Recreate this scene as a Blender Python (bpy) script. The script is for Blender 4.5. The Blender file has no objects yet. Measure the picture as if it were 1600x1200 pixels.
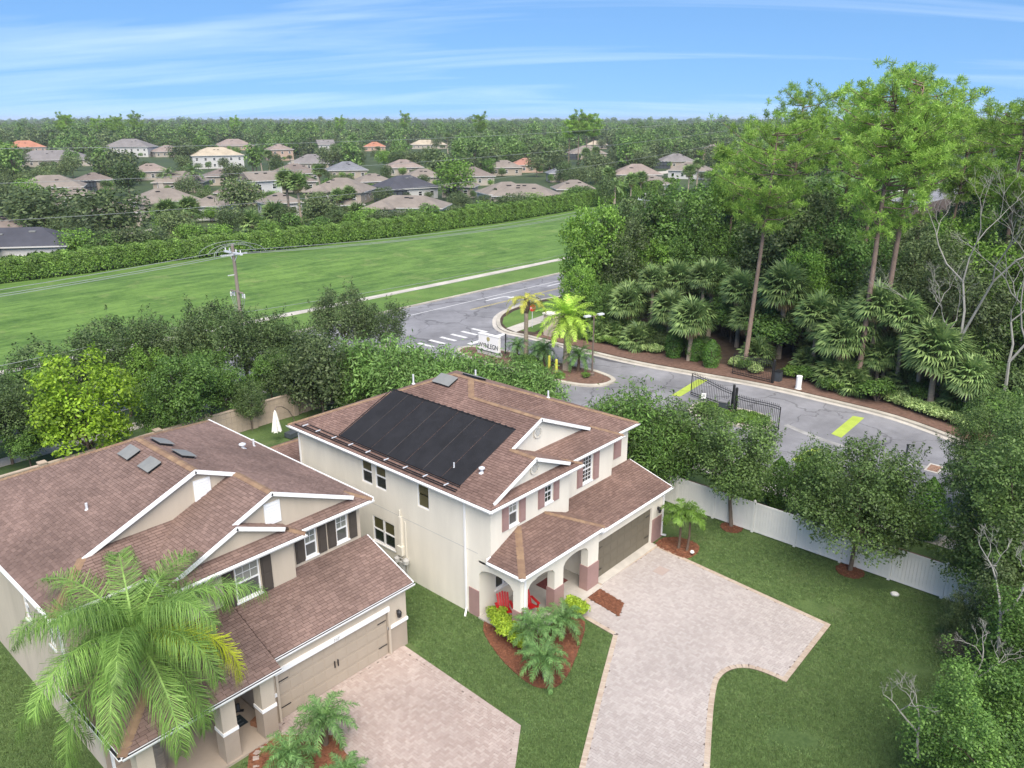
import bpy, math, random
import numpy as np
from mathutils import Vector, Matrix
from mathutils.geometry import tessellate_polygon

R = math.radians
scene = bpy.context.scene
COL = scene.collection

# ------------------------------------------------------------------ camera
# World axes: X runs along the house fronts, Y runs back from them, metres.
CAM = (-22.47, -21.2, 22.0)
YAW = -0.845
PITCH = math.atan(413.0 / 1232.0)
cam_d = bpy.data.cameras.new('camera')
cam_d.sensor_width = 36.0
cam_d.lens = 1232.0 / 1600.0 * 36.0
cam_d.clip_start = 0.5
cam_d.clip_end = 20000
cam = bpy.data.objects.new('camera', cam_d)
COL.objects.link(cam)
cam.location = CAM
cam.rotation_euler = (math.pi / 2 - PITCH, 0, YAW)
scene.camera = cam

# ------------------------------------------------------------------ sky, sun, exposure
SUN_EL, SUN_AZ = R(53), R(218)      # azimuth measured clockwise from +Y: behind and to the side of the camera
world = bpy.data.worlds.new('World')
scene.world = world
world.use_nodes = True
wn, wl = world.node_tree.nodes, world.node_tree.links
bg = wn['Background']
sky = wn.new('ShaderNodeTexSky')
sky.sky_type = 'NISHITA'
sky.sun_disc = False
sky.sun_elevation = SUN_EL
sky.sun_rotation = SUN_AZ
sky.altitude = 100
sky.air_density = 1.0
sky.dust_density = 0.35
sky.ozone_density = 2.2
tc = wn.new('ShaderNodeTexCoord')
svm = wn.new('ShaderNodeVectorMath'); svm.operation = 'MULTIPLY_ADD'
svm.inputs[1].default_value = (1, 1, 0.75); svm.inputs[2].default_value = (0, 0, 0.21)
wl.new(tc.outputs['Generated'], svm.inputs[0])
svn = wn.new('ShaderNodeVectorMath'); svn.operation = 'NORMALIZE'
wl.new(svm.outputs[0], svn.inputs[0]); wl.new(svn.outputs[0], sky.inputs['Vector'])
sep = wn.new('ShaderNodeSeparateXYZ')
wl.new(tc.outputs['Generated'], sep.inputs[0])
addz = wn.new('ShaderNodeMath'); addz.operation = 'ADD'; addz.inputs[1].default_value = 0.16
wl.new(sep.outputs['Z'], addz.inputs[0])
mx = wn.new('ShaderNodeMath'); mx.operation = 'MAXIMUM'; mx.inputs[1].default_value = 0.05
wl.new(addz.outputs[0], mx.inputs[0])
div = wn.new('ShaderNodeVectorMath'); div.operation = 'DIVIDE'
cmb = wn.new('ShaderNodeCombineXYZ')
for k in range(3): wl.new(mx.outputs[0], cmb.inputs[k])
wl.new(tc.outputs['Generated'], div.inputs[0]); wl.new(cmb.outputs[0], div.inputs[1])
mr_ = wn.new('ShaderNodeMapping'); mr_.inputs['Rotation'].default_value = (0, 0, R(54))
wl.new(div.outputs[0], mr_.inputs[0])
mp = wn.new('ShaderNodeMapping'); mp.inputs['Scale'].default_value = (0.20, 1.0, 0.0); mp.inputs['Location'].default_value = (0.9, 0.25, 0)
wl.new(mr_.outputs[0], mp.inputs[0])
nz = wn.new('ShaderNodeTexNoise'); nz.inputs['Scale'].default_value = 1.5; nz.inputs['Detail'].default_value = 9
nz.inputs['Roughness'].default_value = 0.55; nz.inputs['Distortion'].default_value = 0.7
wl.new(mp.outputs[0], nz.inputs['Vector'])
rp = wn.new('ShaderNodeValToRGB')
rp.color_ramp.elements[0].position = 0.46; rp.color_ramp.elements[0].color = (0, 0, 0, 1)
rp.color_ramp.elements[1].position = 0.92; rp.color_ramp.elements[1].color = (0.46, 0.46, 0.46, 1)
wl.new(nz.outputs['Fac'], rp.inputs[0])
hs = wn.new('ShaderNodeHueSaturation')
hs.inputs['Saturation'].default_value = 1.2
hs.inputs['Value'].default_value = 1.08
wl.new(sky.outputs[0], hs.inputs['Color'])
mix = wn.new('ShaderNodeMix'); mix.data_type = 'RGBA'
wl.new(rp.outputs[0], mix.inputs['Factor'])
wl.new(hs.outputs[0], mix.inputs['A'])
mix.inputs['B'].default_value = (8.2, 8.8, 9.6, 1)
wl.new(mix.outputs['Result'], bg.inputs['Color'])
bg.inputs['Strength'].default_value = 0.074

sun_d = bpy.data.lights.new('sun', 'SUN')
sun_d.energy = 2.8
sun_d.angle = R(58)
sun_d.color = (1.0, 0.905, 0.785)
sun = bpy.data.objects.new('sun', sun_d)
COL.objects.link(sun)
_sd = Vector((math.sin(SUN_AZ) * math.cos(SUN_EL), math.cos(SUN_AZ) * math.cos(SUN_EL), math.sin(SUN_EL)))
sun.rotation_euler = (-_sd).to_track_quat('-Z', 'Y').to_euler()
sun.location = (0, 0, 60)

scene.view_settings.view_transform = 'Standard'
scene.view_settings.look = 'None'
scene.view_settings.exposure = 1.33
scene.view_settings.gamma = 1.0
scene.render.engine = 'CYCLES'
scene.cycles.max_bounces = 6
scene.cycles.diffuse_bounces = 3
scene.cycles.glossy_bounces = 2
scene.cycles.transmission_bounces = 4
scene.cycles.transparent_max_bounces = 6
scene.cycles.volume_bounces = 0
scene.cycles.use_denoising = True
scene.cycles.caustics_reflective = False
scene.cycles.caustics_refractive = False

# ------------------------------------------------------------------ placing helpers
_F = (math.sin(-YAW), math.cos(YAW)); _Rt = (math.cos(YAW), -math.sin(-YAW))
def at(px, py, z=0.0):
    """Point of the place seen at photograph pixel (px, py), on the level z."""
    cx, cy = px - 800.0, 600.0 - py
    f = 1232.0 * math.cos(PITCH) + cy * math.sin(PITCH)
    d = -1232.0 * math.sin(PITCH) + cy * math.cos(PITCH)
    t = (z - CAM[2]) / d
    return Vector((CAM[0] + t * (cx * _Rt[0] + f * _F[0]), CAM[1] + t * (cx * _Rt[1] + f * _F[1]), z))
def pix(p):
    x, y, z = p[0] - CAM[0], p[1] - CAM[1], p[2] - CAM[2]
    f = x * _F[0] + y * _F[1]; r = x * _Rt[0] + y * _Rt[1]
    dpt = f * math.cos(PITCH) - z * math.sin(PITCH)
    u = f * math.sin(PITCH) + z * math.cos(PITCH)
    if dpt < 1: return (-9999, -9999, dpt)
    return (800 + 1232 * r / dpt, 600 - 1232 * u / dpt, dpt)
def loc_y(px, Y):
    """Point on the ground along the pixel column px at world Y (column of the horizon)."""
    cx = px - 800.0; f = 1232.0 / math.cos(PITCH)
    dx, dy = cx * _Rt[0] + f * _F[0], cx * _Rt[1] + f * _F[1]
    t = (Y - CAM[1]) / dy
    return Vector((CAM[0] + t * dx, Y, 0))

# ------------------------------------------------------------------ objects
def tag(o, label=None, cat=None, group=None, kind=None):
    if label: o['label'] = label
    if cat: o['category'] = cat
    if group: o['group'] = group
    if kind: o['kind'] = kind
    return o
def thing(name, loc, label, cat, group=None, rz=0.0):
    o = bpy.data.objects.new(name, None)
    o.empty_display_size = 0.3
    COL.objects.link(o)
    o.location = loc; o.rotation_euler = (0, 0, rz)
    return tag(o, label, cat, group)
def link_mesh(name, me, parent=None, loc=(0, 0, 0)):
    o = bpy.data.objects.new(name, me)
    COL.objects.link(o)
    if parent: o.parent = parent
    o.location = loc
    return o
def copy_tree(o, parent=None):
    c = o.copy(); COL.objects.link(c)
    c.parent = parent
    for ch in o.children: copy_tree(ch, c)
    return c

class MB:
    """Collects shapes, then becomes one mesh object."""
    def __init__(s): s.v = []; s.f = []; s.m = []; s.cm = 0
    def mat(s, k): s.cm = k; return s
    def add(s, vs, fs):
        o = len(s.v); s.v += [tuple(x) for x in vs]
        for f in fs: s.f.append(tuple(i + o for i in f)); s.m.append(s.cm)
        return s
    def box(s, x0, x1, y0, y1, z0, z1):
        v = [(x, y, z) for z in (z0, z1) for y in (y0, y1) for x in (x0, x1)]
        return s.add(v, [(0, 2, 3, 1), (4, 5, 7, 6), (0, 1, 5, 4), (2, 6, 7, 3), (0, 4, 6, 2), (1, 3, 7, 5)])
    def cbox(s, c, sx, sy, sz, rz=0.0, tilt=0.0):
        m = Matrix.Translation(Vector(c)) @ Matrix.Rotation(rz, 4, 'Z') @ Matrix.Rotation(tilt, 4, 'Y')
        v = [m @ Vector((x * sx / 2, y * sy / 2, z * sz / 2)) for z in (-1, 1) for y in (-1, 1) for x in (-1, 1)]
        return s.add(v, [(0, 2, 3, 1), (4, 5, 7, 6), (0, 1, 5, 4), (2, 6, 7, 3), (0, 4, 6, 2), (1, 3, 7, 5)])
    def prism(s, poly, z0, z1, bottom=False):
        n = len(poly)
        area = sum(poly[i][0] * poly[(i + 1) % n][1] - poly[(i + 1) % n][0] * poly[i][1] for i in range(n))
        if area < 0: poly = list(reversed(poly))
        tri = tessellate_polygon([[Vector((p[0], p[1], 0)) for p in poly]])
        v = [(p[0], p[1], z0) for p in poly] + [(p[0], p[1], z1) for p in poly]
        f = []
        for t in tri:
            a, b, c = t
            ar = (poly[b][0] - poly[a][0]) * (poly[c][1] - poly[a][1]) - (poly[c][0] - poly[a][0]) * (poly[b][1] - poly[a][1])
            if ar < 0: a, b, c = a, c, b
            f.append((a + n, b + n, c + n))
            if bottom: f.append((a, c, b))
        f += [(i, (i + 1) % n, (i + 1) % n + n, i + n) for i in range(n)]
        return s.add(v, f)
    def sheet(s, pts3):
        tri = tessellate_polygon([[Vector(p) for p in pts3]])
        return s.add(pts3, [tuple(t) for t in tri])
    def tube(s, pts, rads, n=8, cap=True):
        pts = [Vector(p) for p in pts]
        if not hasattr(rads, '__len__'): rads = [rads] * len(pts)
        o = []
        for i, p in enumerate(pts):
            d = (pts[min(i + 1, len(pts) - 1)] - pts[max(i - 1, 0)])
            if d.length < 1e-6: d = Vector((0, 0, 1))
            d.normalize()
            ref = Vector((0, 0, 1)) if abs(d.z) < 0.9 else Vector((1, 0, 0))
            a = d.cross(ref).normalized(); b = d.cross(a)
            for k in range(n):
                an = 2 * math.pi * k / n
                o.append(p + (a * math.cos(an) + b * math.sin(an)) * rads[i])
        f = []
        for i in range(len(pts) - 1):
            for k in range(n):
                k2 = (k + 1) % n
                f.append((i * n + k, i * n + k2, (i + 1) * n + k2, (i + 1) * n + k))
        if cap:
            f.append(tuple(range(n))); f.append(tuple(range((len(pts) - 1) * n, len(pts) * n)))
        return s.add(o, f)
    def lathe(s, c, prof, n=12):
        v = []
        for r, z in prof:
            for k in range(n):
                an = 2 * math.pi * k / n
                v.append((c[0] + r * math.cos(an), c[1] + r * math.sin(an), c[2] + z))
        f = []
        for i in range(len(prof) - 1):
            for k in range(n):
                k2 = (k + 1) % n
                f.append((i * n + k, i * n + k2, (i + 1) * n + k2, (i + 1) * n + k))
        f.append(tuple(reversed(range(n)))); f.append(tuple(range((len(prof) - 1) * n, len(prof) * n)))
        return s.add(v, f)
    def mesh(s, name, mats, off=(0, 0, 0), smooth=False):
        me = bpy.data.meshes.new(name)
        me.from_pydata([(a - off[0], b - off[1], c - off[2]) for a, b, c in s.v], [], s.f)
        if not isinstance(mats, (list, tuple)): mats = [mats]
        for m in mats: me.materials.append(m)
        if len(mats) > 1: me.polygons.foreach_set('material_index', s.m)
        if smooth: me.polygons.foreach_set('use_smooth', [True] * len(s.f))
        me.update()
        return me
    def build(s, name, mats, parent=None, off=None, smooth=False):
        if off is None:
            off = Vector((0, 0, 0)); p = parent
            while p: off = off + Vector(p.location); p = p.parent
        return link_mesh(name, s.mesh(name, mats, off, smooth), parent)
def np_mesh(name, v, f, mats, midx=None):
    me = bpy.data.meshes.new(name)
    v = np.asarray(v, np.float32); f = np.asarray(f, np.int32)
    k = f.shape[1]
    me.vertices.add(len(v)); me.vertices.foreach_set('co', v.ravel())
    me.loops.add(f.size); me.loops.foreach_set('vertex_index', f.ravel())
    me.polygons.add(len(f)); me.polygons.foreach_set('loop_start', np.arange(0, f.size, k, dtype=np.int32))
    me.polygons.foreach_set('loop_total', np.full(len(f), k, np.int32))
    if not isinstance(mats, (list, tuple)): mats = [mats]
    for m in mats: me.materials.append(m)
    if midx is not None: me.polygons.foreach_set('material_index', np.asarray(midx, np.int32))
    me.update(calc_edges=True)
    return me

# ------------------------------------------------------------------ materials
def _nodes(name):
    m = bpy.data.materials.new(name); m.use_nodes = True
    return m, m.node_tree.nodes, m.node_tree.links, m.node_tree.nodes['Principled BSDF']
def _rgb(c, k=1.0): return (min(1, c[0] * k), min(1, c[1] * k), min(1, c[2] * k), 1)
def mk(name, col, rough=0.8, var=0.18, scale=2.0, bump=0.0, bscale=40.0, isl=0.0, spec=0.3, metal=0.0, col2=None, big=0.0, bigscale=0.25, stretch=None, objvar=0.0):
    """Base colour with noise variation, optional second colour per piece, large blotches and fine relief."""
    m, n, l, b = _nodes(name)
    co = n.new('ShaderNodeTexCoord')
    src = co.outputs['Object']
    if stretch:
        mpn = n.new('ShaderNodeMapping'); mpn.inputs['Scale'].default_value = stretch
        l.new(src, mpn.inputs[0]); src = mpn.outputs[0]
    t = n.new('ShaderNodeTexNoise'); t.inputs['Scale'].default_value = scale; t.inputs['Detail'].default_value = 6
    t.inputs['Roughness'].default_value = 0.65
    l.new(src, t.inputs['Vector'])
    mr = n.new('ShaderNodeMapRange'); mr.inputs['From Min'].default_value = 0.3; mr.inputs['From Max'].default_value = 0.7
    l.new(t.outputs['Fac'], mr.inputs['Value'])
    mxn = n.new('ShaderNodeMix'); mxn.data_type = 'RGBA'
    l.new(mr.outputs[0], mxn.inputs['Factor'])
    mxn.inputs['A'].default_value = _rgb(col, 1 - var); mxn.inputs['B'].default_value = _rgb(col2 if (col2 and not isl) else col, 1 + var)
    out = mxn.outputs['Result']
    if isl:
        g = n.new('ShaderNodeNewGeometry')
        mi = n.new('ShaderNodeMix'); mi.data_type = 'RGBA'
        fm = n.new('ShaderNodeMath'); fm.operation = 'MULTIPLY'; fm.inputs[1].default_value = isl
        l.new(g.outputs['Random Per Island'], fm.inputs[0])
        l.new(fm.outputs[0], mi.inputs['Factor']); l.new(out, mi.inputs['A'])
        mi.inputs['B'].default_value = _rgb(col2 or tuple(0.45 * c for c in col))
        out = mi.outputs['Result']
    if big:
        t2 = n.new('ShaderNodeTexNoise'); t2.inputs['Scale'].default_value = bigscale; t2.inputs['Detail'].default_value = 4
        l.new(src, t2.inputs['Vector'])
        m2 = n.new('ShaderNodeMapRange'); m2.inputs['From Min'].default_value = 0.32; m2.inputs['From Max'].default_value = 0.68
        m2.inputs['To Min'].default_value = 1 - big; m2.inputs['To Max'].default_value = 1 + big
        l.new(t2.outputs['Fac'], m2.inputs['Value'])
        vm = n.new('ShaderNodeVectorMath'); vm.operation = 'SCALE'
        l.new(out, vm.inputs[0]); l.new(m2.outputs[0], vm.inputs['Scale'])
        out = vm.outputs[0]
    if objvar:
        oi = n.new('ShaderNodeObjectInfo')
        m3 = n.new('ShaderNodeMapRange'); m3.inputs['To Min'].default_value = 1 - objvar; m3.inputs['To Max'].default_value = 1 + objvar
        l.new(oi.outputs['Random'], m3.inputs['Value'])
        vm = n.new('ShaderNodeVectorMath'); vm.operation = 'SCALE'
        l.new(out, vm.inputs[0]); l.new(m3.outputs[0], vm.inputs['Scale'])
        out = vm.outputs[0]
    l.new(out, b.inputs['Base Color'])
    b.inputs['Roughness'].default_value = rough; b.inputs['Metallic'].default_value = metal
    b.inputs['Specular IOR Level'].default_value = spec
    if bump:
        tb = n.new('ShaderNodeTexNoise'); tb.inputs['Scale'].default_value = bscale; tb.inputs['Detail'].default_value = 4
        l.new(src, tb.inputs['Vector'])
        bp = n.new('ShaderNodeBump'); bp.inputs['Strength'].default_value = bump; bp.inputs['Distance'].default_value = 0.03
        l.new(tb.outputs['Fac'], bp.inputs['Height']); l.new(bp.outputs[0], b.inputs['Normal'])
    return m
def leafmat(name, c1, c2, trans=0.3, objvar=0.16, rough=0.5, c3=None):
    c1 = tuple(1.55 * q * k for q, k in zip(c1, (1.02, 1.0, .85))); c2 = tuple(1.7 * q * k for q, k in zip(c2, (1.02, 1.0, .85)))
    m, n, l, b = _nodes(name)
    g = n.new('ShaderNodeNewGeometry')
    r = n.new('ShaderNodeValToRGB')
    r.color_ramp.elements[0].color = _rgb(c1); r.color_ramp.elements[1].color = _rgb(c2)
    if c3:
        e = r.color_ramp.elements.new(0.93); e.color = _rgb(c2); r.color_ramp.elements[2].color = _rgb(c3)
    l.new(g.outputs['Random Per Island'], r.inputs[0])
    co = n.new('ShaderNodeTexCoord')
    t = n.new('ShaderNodeTexNoise'); t.inputs['Scale'].default_value = 0.55; t.inputs['Detail'].default_value = 2
    l.new(co.outputs['Object'], t.inputs['Vector'])
    m2 = n.new('ShaderNodeMapRange'); m2.inputs['From Min'].default_value = 0.35; m2.inputs['From Max'].default_value = 0.65
    m2.inputs['To Min'].default_value = 0.72; m2.inputs['To Max'].default_value = 1.28
    l.new(t.outputs['Fac'], m2.inputs['Value'])
    oi = n.new('ShaderNodeObjectInfo')
    m3 = n.new('ShaderNodeMapRange'); m3.inputs['To Min'].default_value = 1 - objvar; m3.inputs['To Max'].default_value = 1 + objvar
    l.new(oi.outputs['Random'], m3.inputs['Value'])
    mm = n.new('ShaderNodeMath'); mm.operation = 'MULTIPLY'
    l.new(m2.outputs[0], mm.inputs[0]); l.new(m3.outputs[0], mm.inputs[1])
    vm = n.new('ShaderNodeVectorMath'); vm.operation = 'SCALE'
    l.new(r.outputs[0], vm.inputs[0]); l.new(mm.outputs[0], vm.inputs['Scale'])
    l.new(vm.outputs[0], b.inputs['Base Color'])
    b.inputs['Roughness'].default_value = rough; b.inputs['Specular IOR Level'].default_value = 0.35
    tr = n.new('ShaderNodeBsdfTranslucent'); l.new(vm.outputs[0], tr.inputs['Color'])
    ms = n.new('ShaderNodeMixShader'); ms.inputs[0].default_value = trans
    l.new(b.outputs[0], ms.inputs[1]); l.new(tr.outputs[0], ms.inputs[2])
    l.new(ms.outputs[0], n['Material Output'].inputs['Surface'])
    return m

def grassmat(name, dark, light, fine=9.0, stripes=None, warm=None, bump=0.5, patch=0.12):
    m, n, l, b = _nodes(name)
    co = n.new('ShaderNodeTexCoord')
    def noise(scale, vec, det=5, rough=0.6):
        t = n.new('ShaderNodeTexNoise'); t.inputs['Scale'].default_value = scale; t.inputs['Detail'].default_value = det
        t.inputs['Roughness'].default_value = rough; l.new(vec, t.inputs['Vector']); return t.outputs['Fac']
    def rng(v, a, c, lo, hi):
        q = n.new('ShaderNodeMapRange'); q.inputs['From Min'].default_value = a; q.inputs['From Max'].default_value = c
        q.inputs['To Min'].default_value = lo; q.inputs['To Max'].default_value = hi; l.new(v, q.inputs['Value']); return q.outputs[0]
    def math2(op, a, c):
        q = n.new('ShaderNodeMath'); q.operation = op
        for i, x in enumerate((a, c)):
            if isinstance(x, (int, float)): q.inputs[i].default_value = x
            else: l.new(x, q.inputs[i])
        return q.outputs[0]
    f1 = noise(fine, co.outputs['Object'], 9, 0.8)
    f2 = noise(patch, co.outputs['Object'], 6, 0.6)
    v = math2('SUBTRACT', math2('ADD', math2('MULTIPLY', f1, 1.25), math2('MULTIPLY', f2, 0.95)), 0.53)
    if stripes:
        mpn = n.new('ShaderNodeMapping'); mpn.inputs['Scale'].default_value = stripes
        l.new(co.outputs['Object'], mpn.inputs[0])
        v = math2('SUBTRACT', math2('ADD', math2('MULTIPLY', v, 0.62), math2('MULTIPLY', noise(1.0, mpn.outputs[0], 6, 0.7), 1.15)), 0.33)
    fac = rng(v, 0.32, 0.80, 0, 1)
    mxn = n.new('ShaderNodeMix'); mxn.data_type = 'RGBA'
    l.new(fac, mxn.inputs['Factor']); mxn.inputs['A'].default_value = _rgb(dark); mxn.inputs['B'].default_value = _rgb(light)
    out = mxn.outputs['Result']
    if warm:
        f3 = rng(noise(0.21, co.outputs['Object'], 7, 0.7), 0.55, 0.72, 0, 0.65)
        mw = n.new('ShaderNodeMix'); mw.data_type = 'RGBA'
        l.new(f3, mw.inputs['Factor']); l.new(out, mw.inputs['A']); mw.inputs['B'].default_value = _rgb(warm)
        out = mw.outputs['Result']
    l.new(out, b.inputs['Base Color'])
    b.inputs['Roughness'].default_value = 0.75; b.inputs['Specular IOR Level'].default_value = 0.15
    bp = n.new('ShaderNodeBump'); bp.inputs['Strength'].default_value = bump; bp.inputs['Distance'].default_value = 0.06
    l.new(f1, bp.inputs['Height']); l.new(bp.outputs[0], b.inputs['Normal'])
    return m

M = {}
M['lawn'] = grassmat('lawn_turf', (0.040, 0.074, 0.022), (0.104, 0.156, 0.052), fine=7, warm=(0.145, 0.165, 0.075), patch=0.5)
M['field'] = grassmat('field_grass', (0.044, 0.096, 0.020), (0.136, 0.232, 0.052), fine=1.6, stripes=(0.14, 0.8, 1), warm=(0.21, 0.25, 0.09), patch=0.16)
M['verge'] = grassmat('verge_grass', (0.068, 0.128, 0.026), (0.142, 0.235, 0.055), fine=4, warm=(0.18, 0.20, 0.07), patch=0.2)
M['ground'] = grassmat('ground_cover', (0.030, 0.048, 0.020), (0.072, 0.100, 0.040), fine=0.6, patch=0.02, bump=0.2)
M['asphalt'] = mk('asphalt', (0.205, 0.205, 0.216), 0.9, 0.13, 0.9, 0.35, 60, big=0.22, bigscale=0.22)
def add_cracks(m):
    n, l = m.node_tree.nodes, m.node_tree.links; b = n['Principled BSDF']; src = b.inputs['Base Color'].links[0].from_socket
    co = n.new('ShaderNodeTexCoord'); nz_ = n.new('ShaderNodeTexNoise'); nz_.inputs['Scale'].default_value = .5; nz_.inputs['Detail'].default_value = 5
    ad = n.new('ShaderNodeVectorMath'); ad.operation = 'MULTIPLY_ADD'; ad.inputs[1].default_value = (3, 3, 0)
    l.new(co.outputs['Object'], nz_.inputs['Vector']); l.new(nz_.outputs['Color'], ad.inputs[0]); l.new(co.outputs['Object'], ad.inputs[2])
    vo = n.new('ShaderNodeTexVoronoi'); vo.feature = 'DISTANCE_TO_EDGE'; vo.inputs['Scale'].default_value = .16; l.new(ad.outputs[0], vo.inputs['Vector'])
    mr = n.new('ShaderNodeMapRange'); mr.inputs['From Min'].default_value = .004; mr.inputs['From Max'].default_value = .013; mr.inputs['To Min'].default_value = .62; mr.inputs['To Max'].default_value = 1.0
    l.new(vo.outputs['Distance'], mr.inputs['Value'])
    sc = n.new('ShaderNodeVectorMath'); sc.operation = 'SCALE'; l.new(src, sc.inputs[0]); l.new(mr.outputs[0], sc.inputs['Scale']); l.new(sc.outputs[0], b.inputs['Base Color'])
add_cracks(M['asphalt'])
M['concrete'] = mk('concrete', (0.46, 0.43, 0.38), 0.85, 0.12, 1.5, 0.25, 30, big=0.12, bigscale=0.4)
M['kerb'] = mk('kerb_concrete', (0.42, 0.39, 0.33), 0.85, 0.2, 0.8, 0.25, 30, big=0.15, bigscale=0.3)
M['white_paint'] = mk('white_road_paint', (0.60, 0.60, 0.59), 0.75, 0.16, 3.0)
M['yellow_paint'] = mk('yellow_road_paint', (0.46, 0.385, 0.14), 0.75, 0.2, 3.0)
M['lime_paint'] = mk('lime_road_paint', (0.36, 0.45, 0.075), 0.7, 0.16, 1.2)
M['soil'] = mk('woodland_soil', (0.060, 0.042, 0.028), 0.95, 0.35, 1.5, 0.8, 12)
M['mulch'] = mk('red_mulch', (0.23, 0.095, 0.052), 0.95, 0.4, 9.0, 0.9, 25, isl=0.75, col2=(0.09, 0.035, 0.02))
M['brown_mulch'] = mk('brown_mulch', (0.15, 0.090, 0.066), 0.95, 0.35, 3.0, 0.9, 15)
M['paver'] = mk('grey_pink_paver', (0.430, 0.388, 0.360), 0.88, 0.07, 8, 0.25, 60, isl=0.8, col2=(0.340, 0.298, 0.275), big=0.09, bigscale=0.22)
M['paver_edge'] = mk('tan_edge_paver', (0.46, 0.385, 0.305), 0.88, 0.1, 8, 0.25, 60, isl=0.8, col2=(0.36, 0.275, 0.21))
M['paver_pink'] = mk('pink_paver', (0.415, 0.345, 0.305), 0.88, 0.07, 8, 0.25, 60, isl=0.85, col2=(0.320, 0.250, 0.218), big=0.11, bigscale=0.25)
M['sand'] = mk('joint_sand', (0.13, 0.105, 0.092), 0.95, 0.15, 6)
M['stucco_cream'] = mk('cream_stucco', (0.74, 0.70, 0.605), 0.9, 0.045, 1.0, 0.3, 60, big=0.05, bigscale=0.6, stretch=(1.6, 1.6, 0.35))
M['stucco_tan'] = mk('tan_stucco', (0.51, 0.44, 0.350), 0.9, 0.05, 1.0, 0.3, 60, big=0.06, bigscale=0.6, stretch=(1.6, 1.6, 0.35))
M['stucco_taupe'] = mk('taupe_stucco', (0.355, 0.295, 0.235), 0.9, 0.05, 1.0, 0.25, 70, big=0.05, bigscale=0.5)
M['mauve'] = mk('mauve_paint', (0.335, 0.215, 0.195), 0.85, 0.07, 2.0, 0.2, 60)
M['white'] = mk('white_trim', (0.82, 0.82, 0.81), 0.6, 0.03, 2.0)
M['dark_shutter'] = mk('dark_brown_shutter', (0.070, 0.058, 0.048), 0.7, 0.08, 3.0)
M['garage_olive'] = mk('olive_brown_door', (0.150, 0.132, 0.098), 0.6, 0.05, 1.5)
M['garage_tan'] = mk('taupe_door', (0.385, 0.325, 0.255), 0.65, 0.05, 1.5)
M['black'] = mk('black_metal', (0.018, 0.018, 0.020), 0.45, 0.1, 4.0, spec=0.5)
M['solar'] = mk('black_rubber_mat', (0.0145, 0.0145, 0.0165), 0.75, 0.25, 2.5, 0.25, 24, big=0.2, bigscale=0.8)
M['solar_seam'] = mk('solar_seam_dust', (0.075, 0.068, 0.064), 0.8, 0.3, 2.0)
M['deck'] = mk('roof_deck', (0.075, 0.048, 0.038), 0.95, 0.1)
M['shingle'] = mk('brown_shingle', (0.218, 0.142, 0.116), 0.95, 0.08, 3.0, 0.5, 90, isl=0.75, col2=(0.135, 0.084, 0.069), big=0.17, bigscale=0.35)
M['shingle_b'] = mk('red_brown_shingle', (0.222, 0.152, 0.127), 0.95, 0.08, 3.0, 0.5, 90, isl=0.75, col2=(0.142, 0.094, 0.079), big=0.22, bigscale=0.30)
M['ridge'] = mk('tan_ridge_cap', (0.275, 0.185, 0.112), 0.95, 0.16, 4, 0.4, 80, isl=0.8, col2=(0.185, 0.115, 0.078))
M['vent'] = mk('grey_roof_vent', (0.20, 0.205, 0.195), 0.6, 0.08, 4)
M['glass'] = mk('dark_glass', (0.022, 0.026, 0.024), 0.06, 0.25, 0.8, spec=0.8)
M['glass_blind'] = mk('glass_over_blind', (0.235, 0.245, 0.215), 0.10, 0.12, 1.5, spec=0.8)
M['glass_olive'] = mk('glass_olive_reflection', (0.095, 0.085, 0.040), 0.10, 0.12, 1.0, spec=0.8)  # olive reflection mixed into the pane colour
M['glass_low'] = mk('glass_over_room', (0.085, 0.090, 0.085), 0.08, 0.2, 0.9, spec=0.8)
M['red'] = mk('red_painted_wood', (0.42, 0.012, 0.014), 0.5, 0.12, 3, spec=0.4)
M['rug'] = mk('dark_red_rug', (0.16, 0.05, 0.045), 0.9, 0.3, 12)
M['mat'] = mk('dark_door_mat', (0.020, 0.030, 0.034), 0.9, 0.2, 12)
M['bark'] = mk('grey_brown_bark', (0.125, 0.098, 0.078), 0.95, 0.3, 3, 0.6, 12, stretch=(3, 3, 0.6))
M['pine_bark'] = mk('pine_bark', (0.185, 0.135, 0.108), 0.95, 0.3, 2, 0.6, 8, stretch=(3, 3, 0.7))
M['pale_bark'] = mk('pale_dead_wood', (0.27, 0.262, 0.235), 0.9, 0.15, 3)
M['palm_bark'] = mk('palm_trunk', (0.270, 0.225, 0.175), 0.95, 0.25, 3, 0.5, 10, stretch=(1, 1, 5))
M['dark_trunk'] = mk('dark_palm_trunk', (0.105, 0.075, 0.055), 0.95, 0.3, 3, 0.5, 10)
M['wood_pole'] = mk('weathered_pole_wood', (0.255, 0.215, 0.180), 0.9, 0.18, 2, 0.3, 20, stretch=(4, 4, 0.5))
M['metal'] = mk('galvanised_metal', (0.60, 0.62, 0.65), 0.45, 0.08, 3, spec=0.5)
M['wire'] = mk('aluminium_wire', (0.27, 0.29, 0.29), 0.5, 0.05, 3)
M['porcelain'] = mk('pale_porcelain', (0.58, 0.60, 0.58), 0.4, 0.05, 3)
M['vinyl'] = mk('almond_vinyl', (0.73, 0.715, 0.665), 0.6, 0.03, 0.8, big=0.03, bigscale=0.4)
M['block_wall'] = mk('tan_block_wall', (0.41, 0.335, 0.265), 0.92, 0.12, 1.2, 0.3, 20, big=0.08, bigscale=0.5)
M['canvas'] = mk('white_canvas', (0.76, 0.75, 0.70), 0.9, 0.06, 3)
M['dark_grey'] = mk('dark_grey_plastic', (0.055, 0.065, 0.075), 0.6, 0.12, 3)
M['utility_grey'] = mk('grey_utility_box', (0.47, 0.465, 0.44), 0.7, 0.08, 3)
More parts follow.
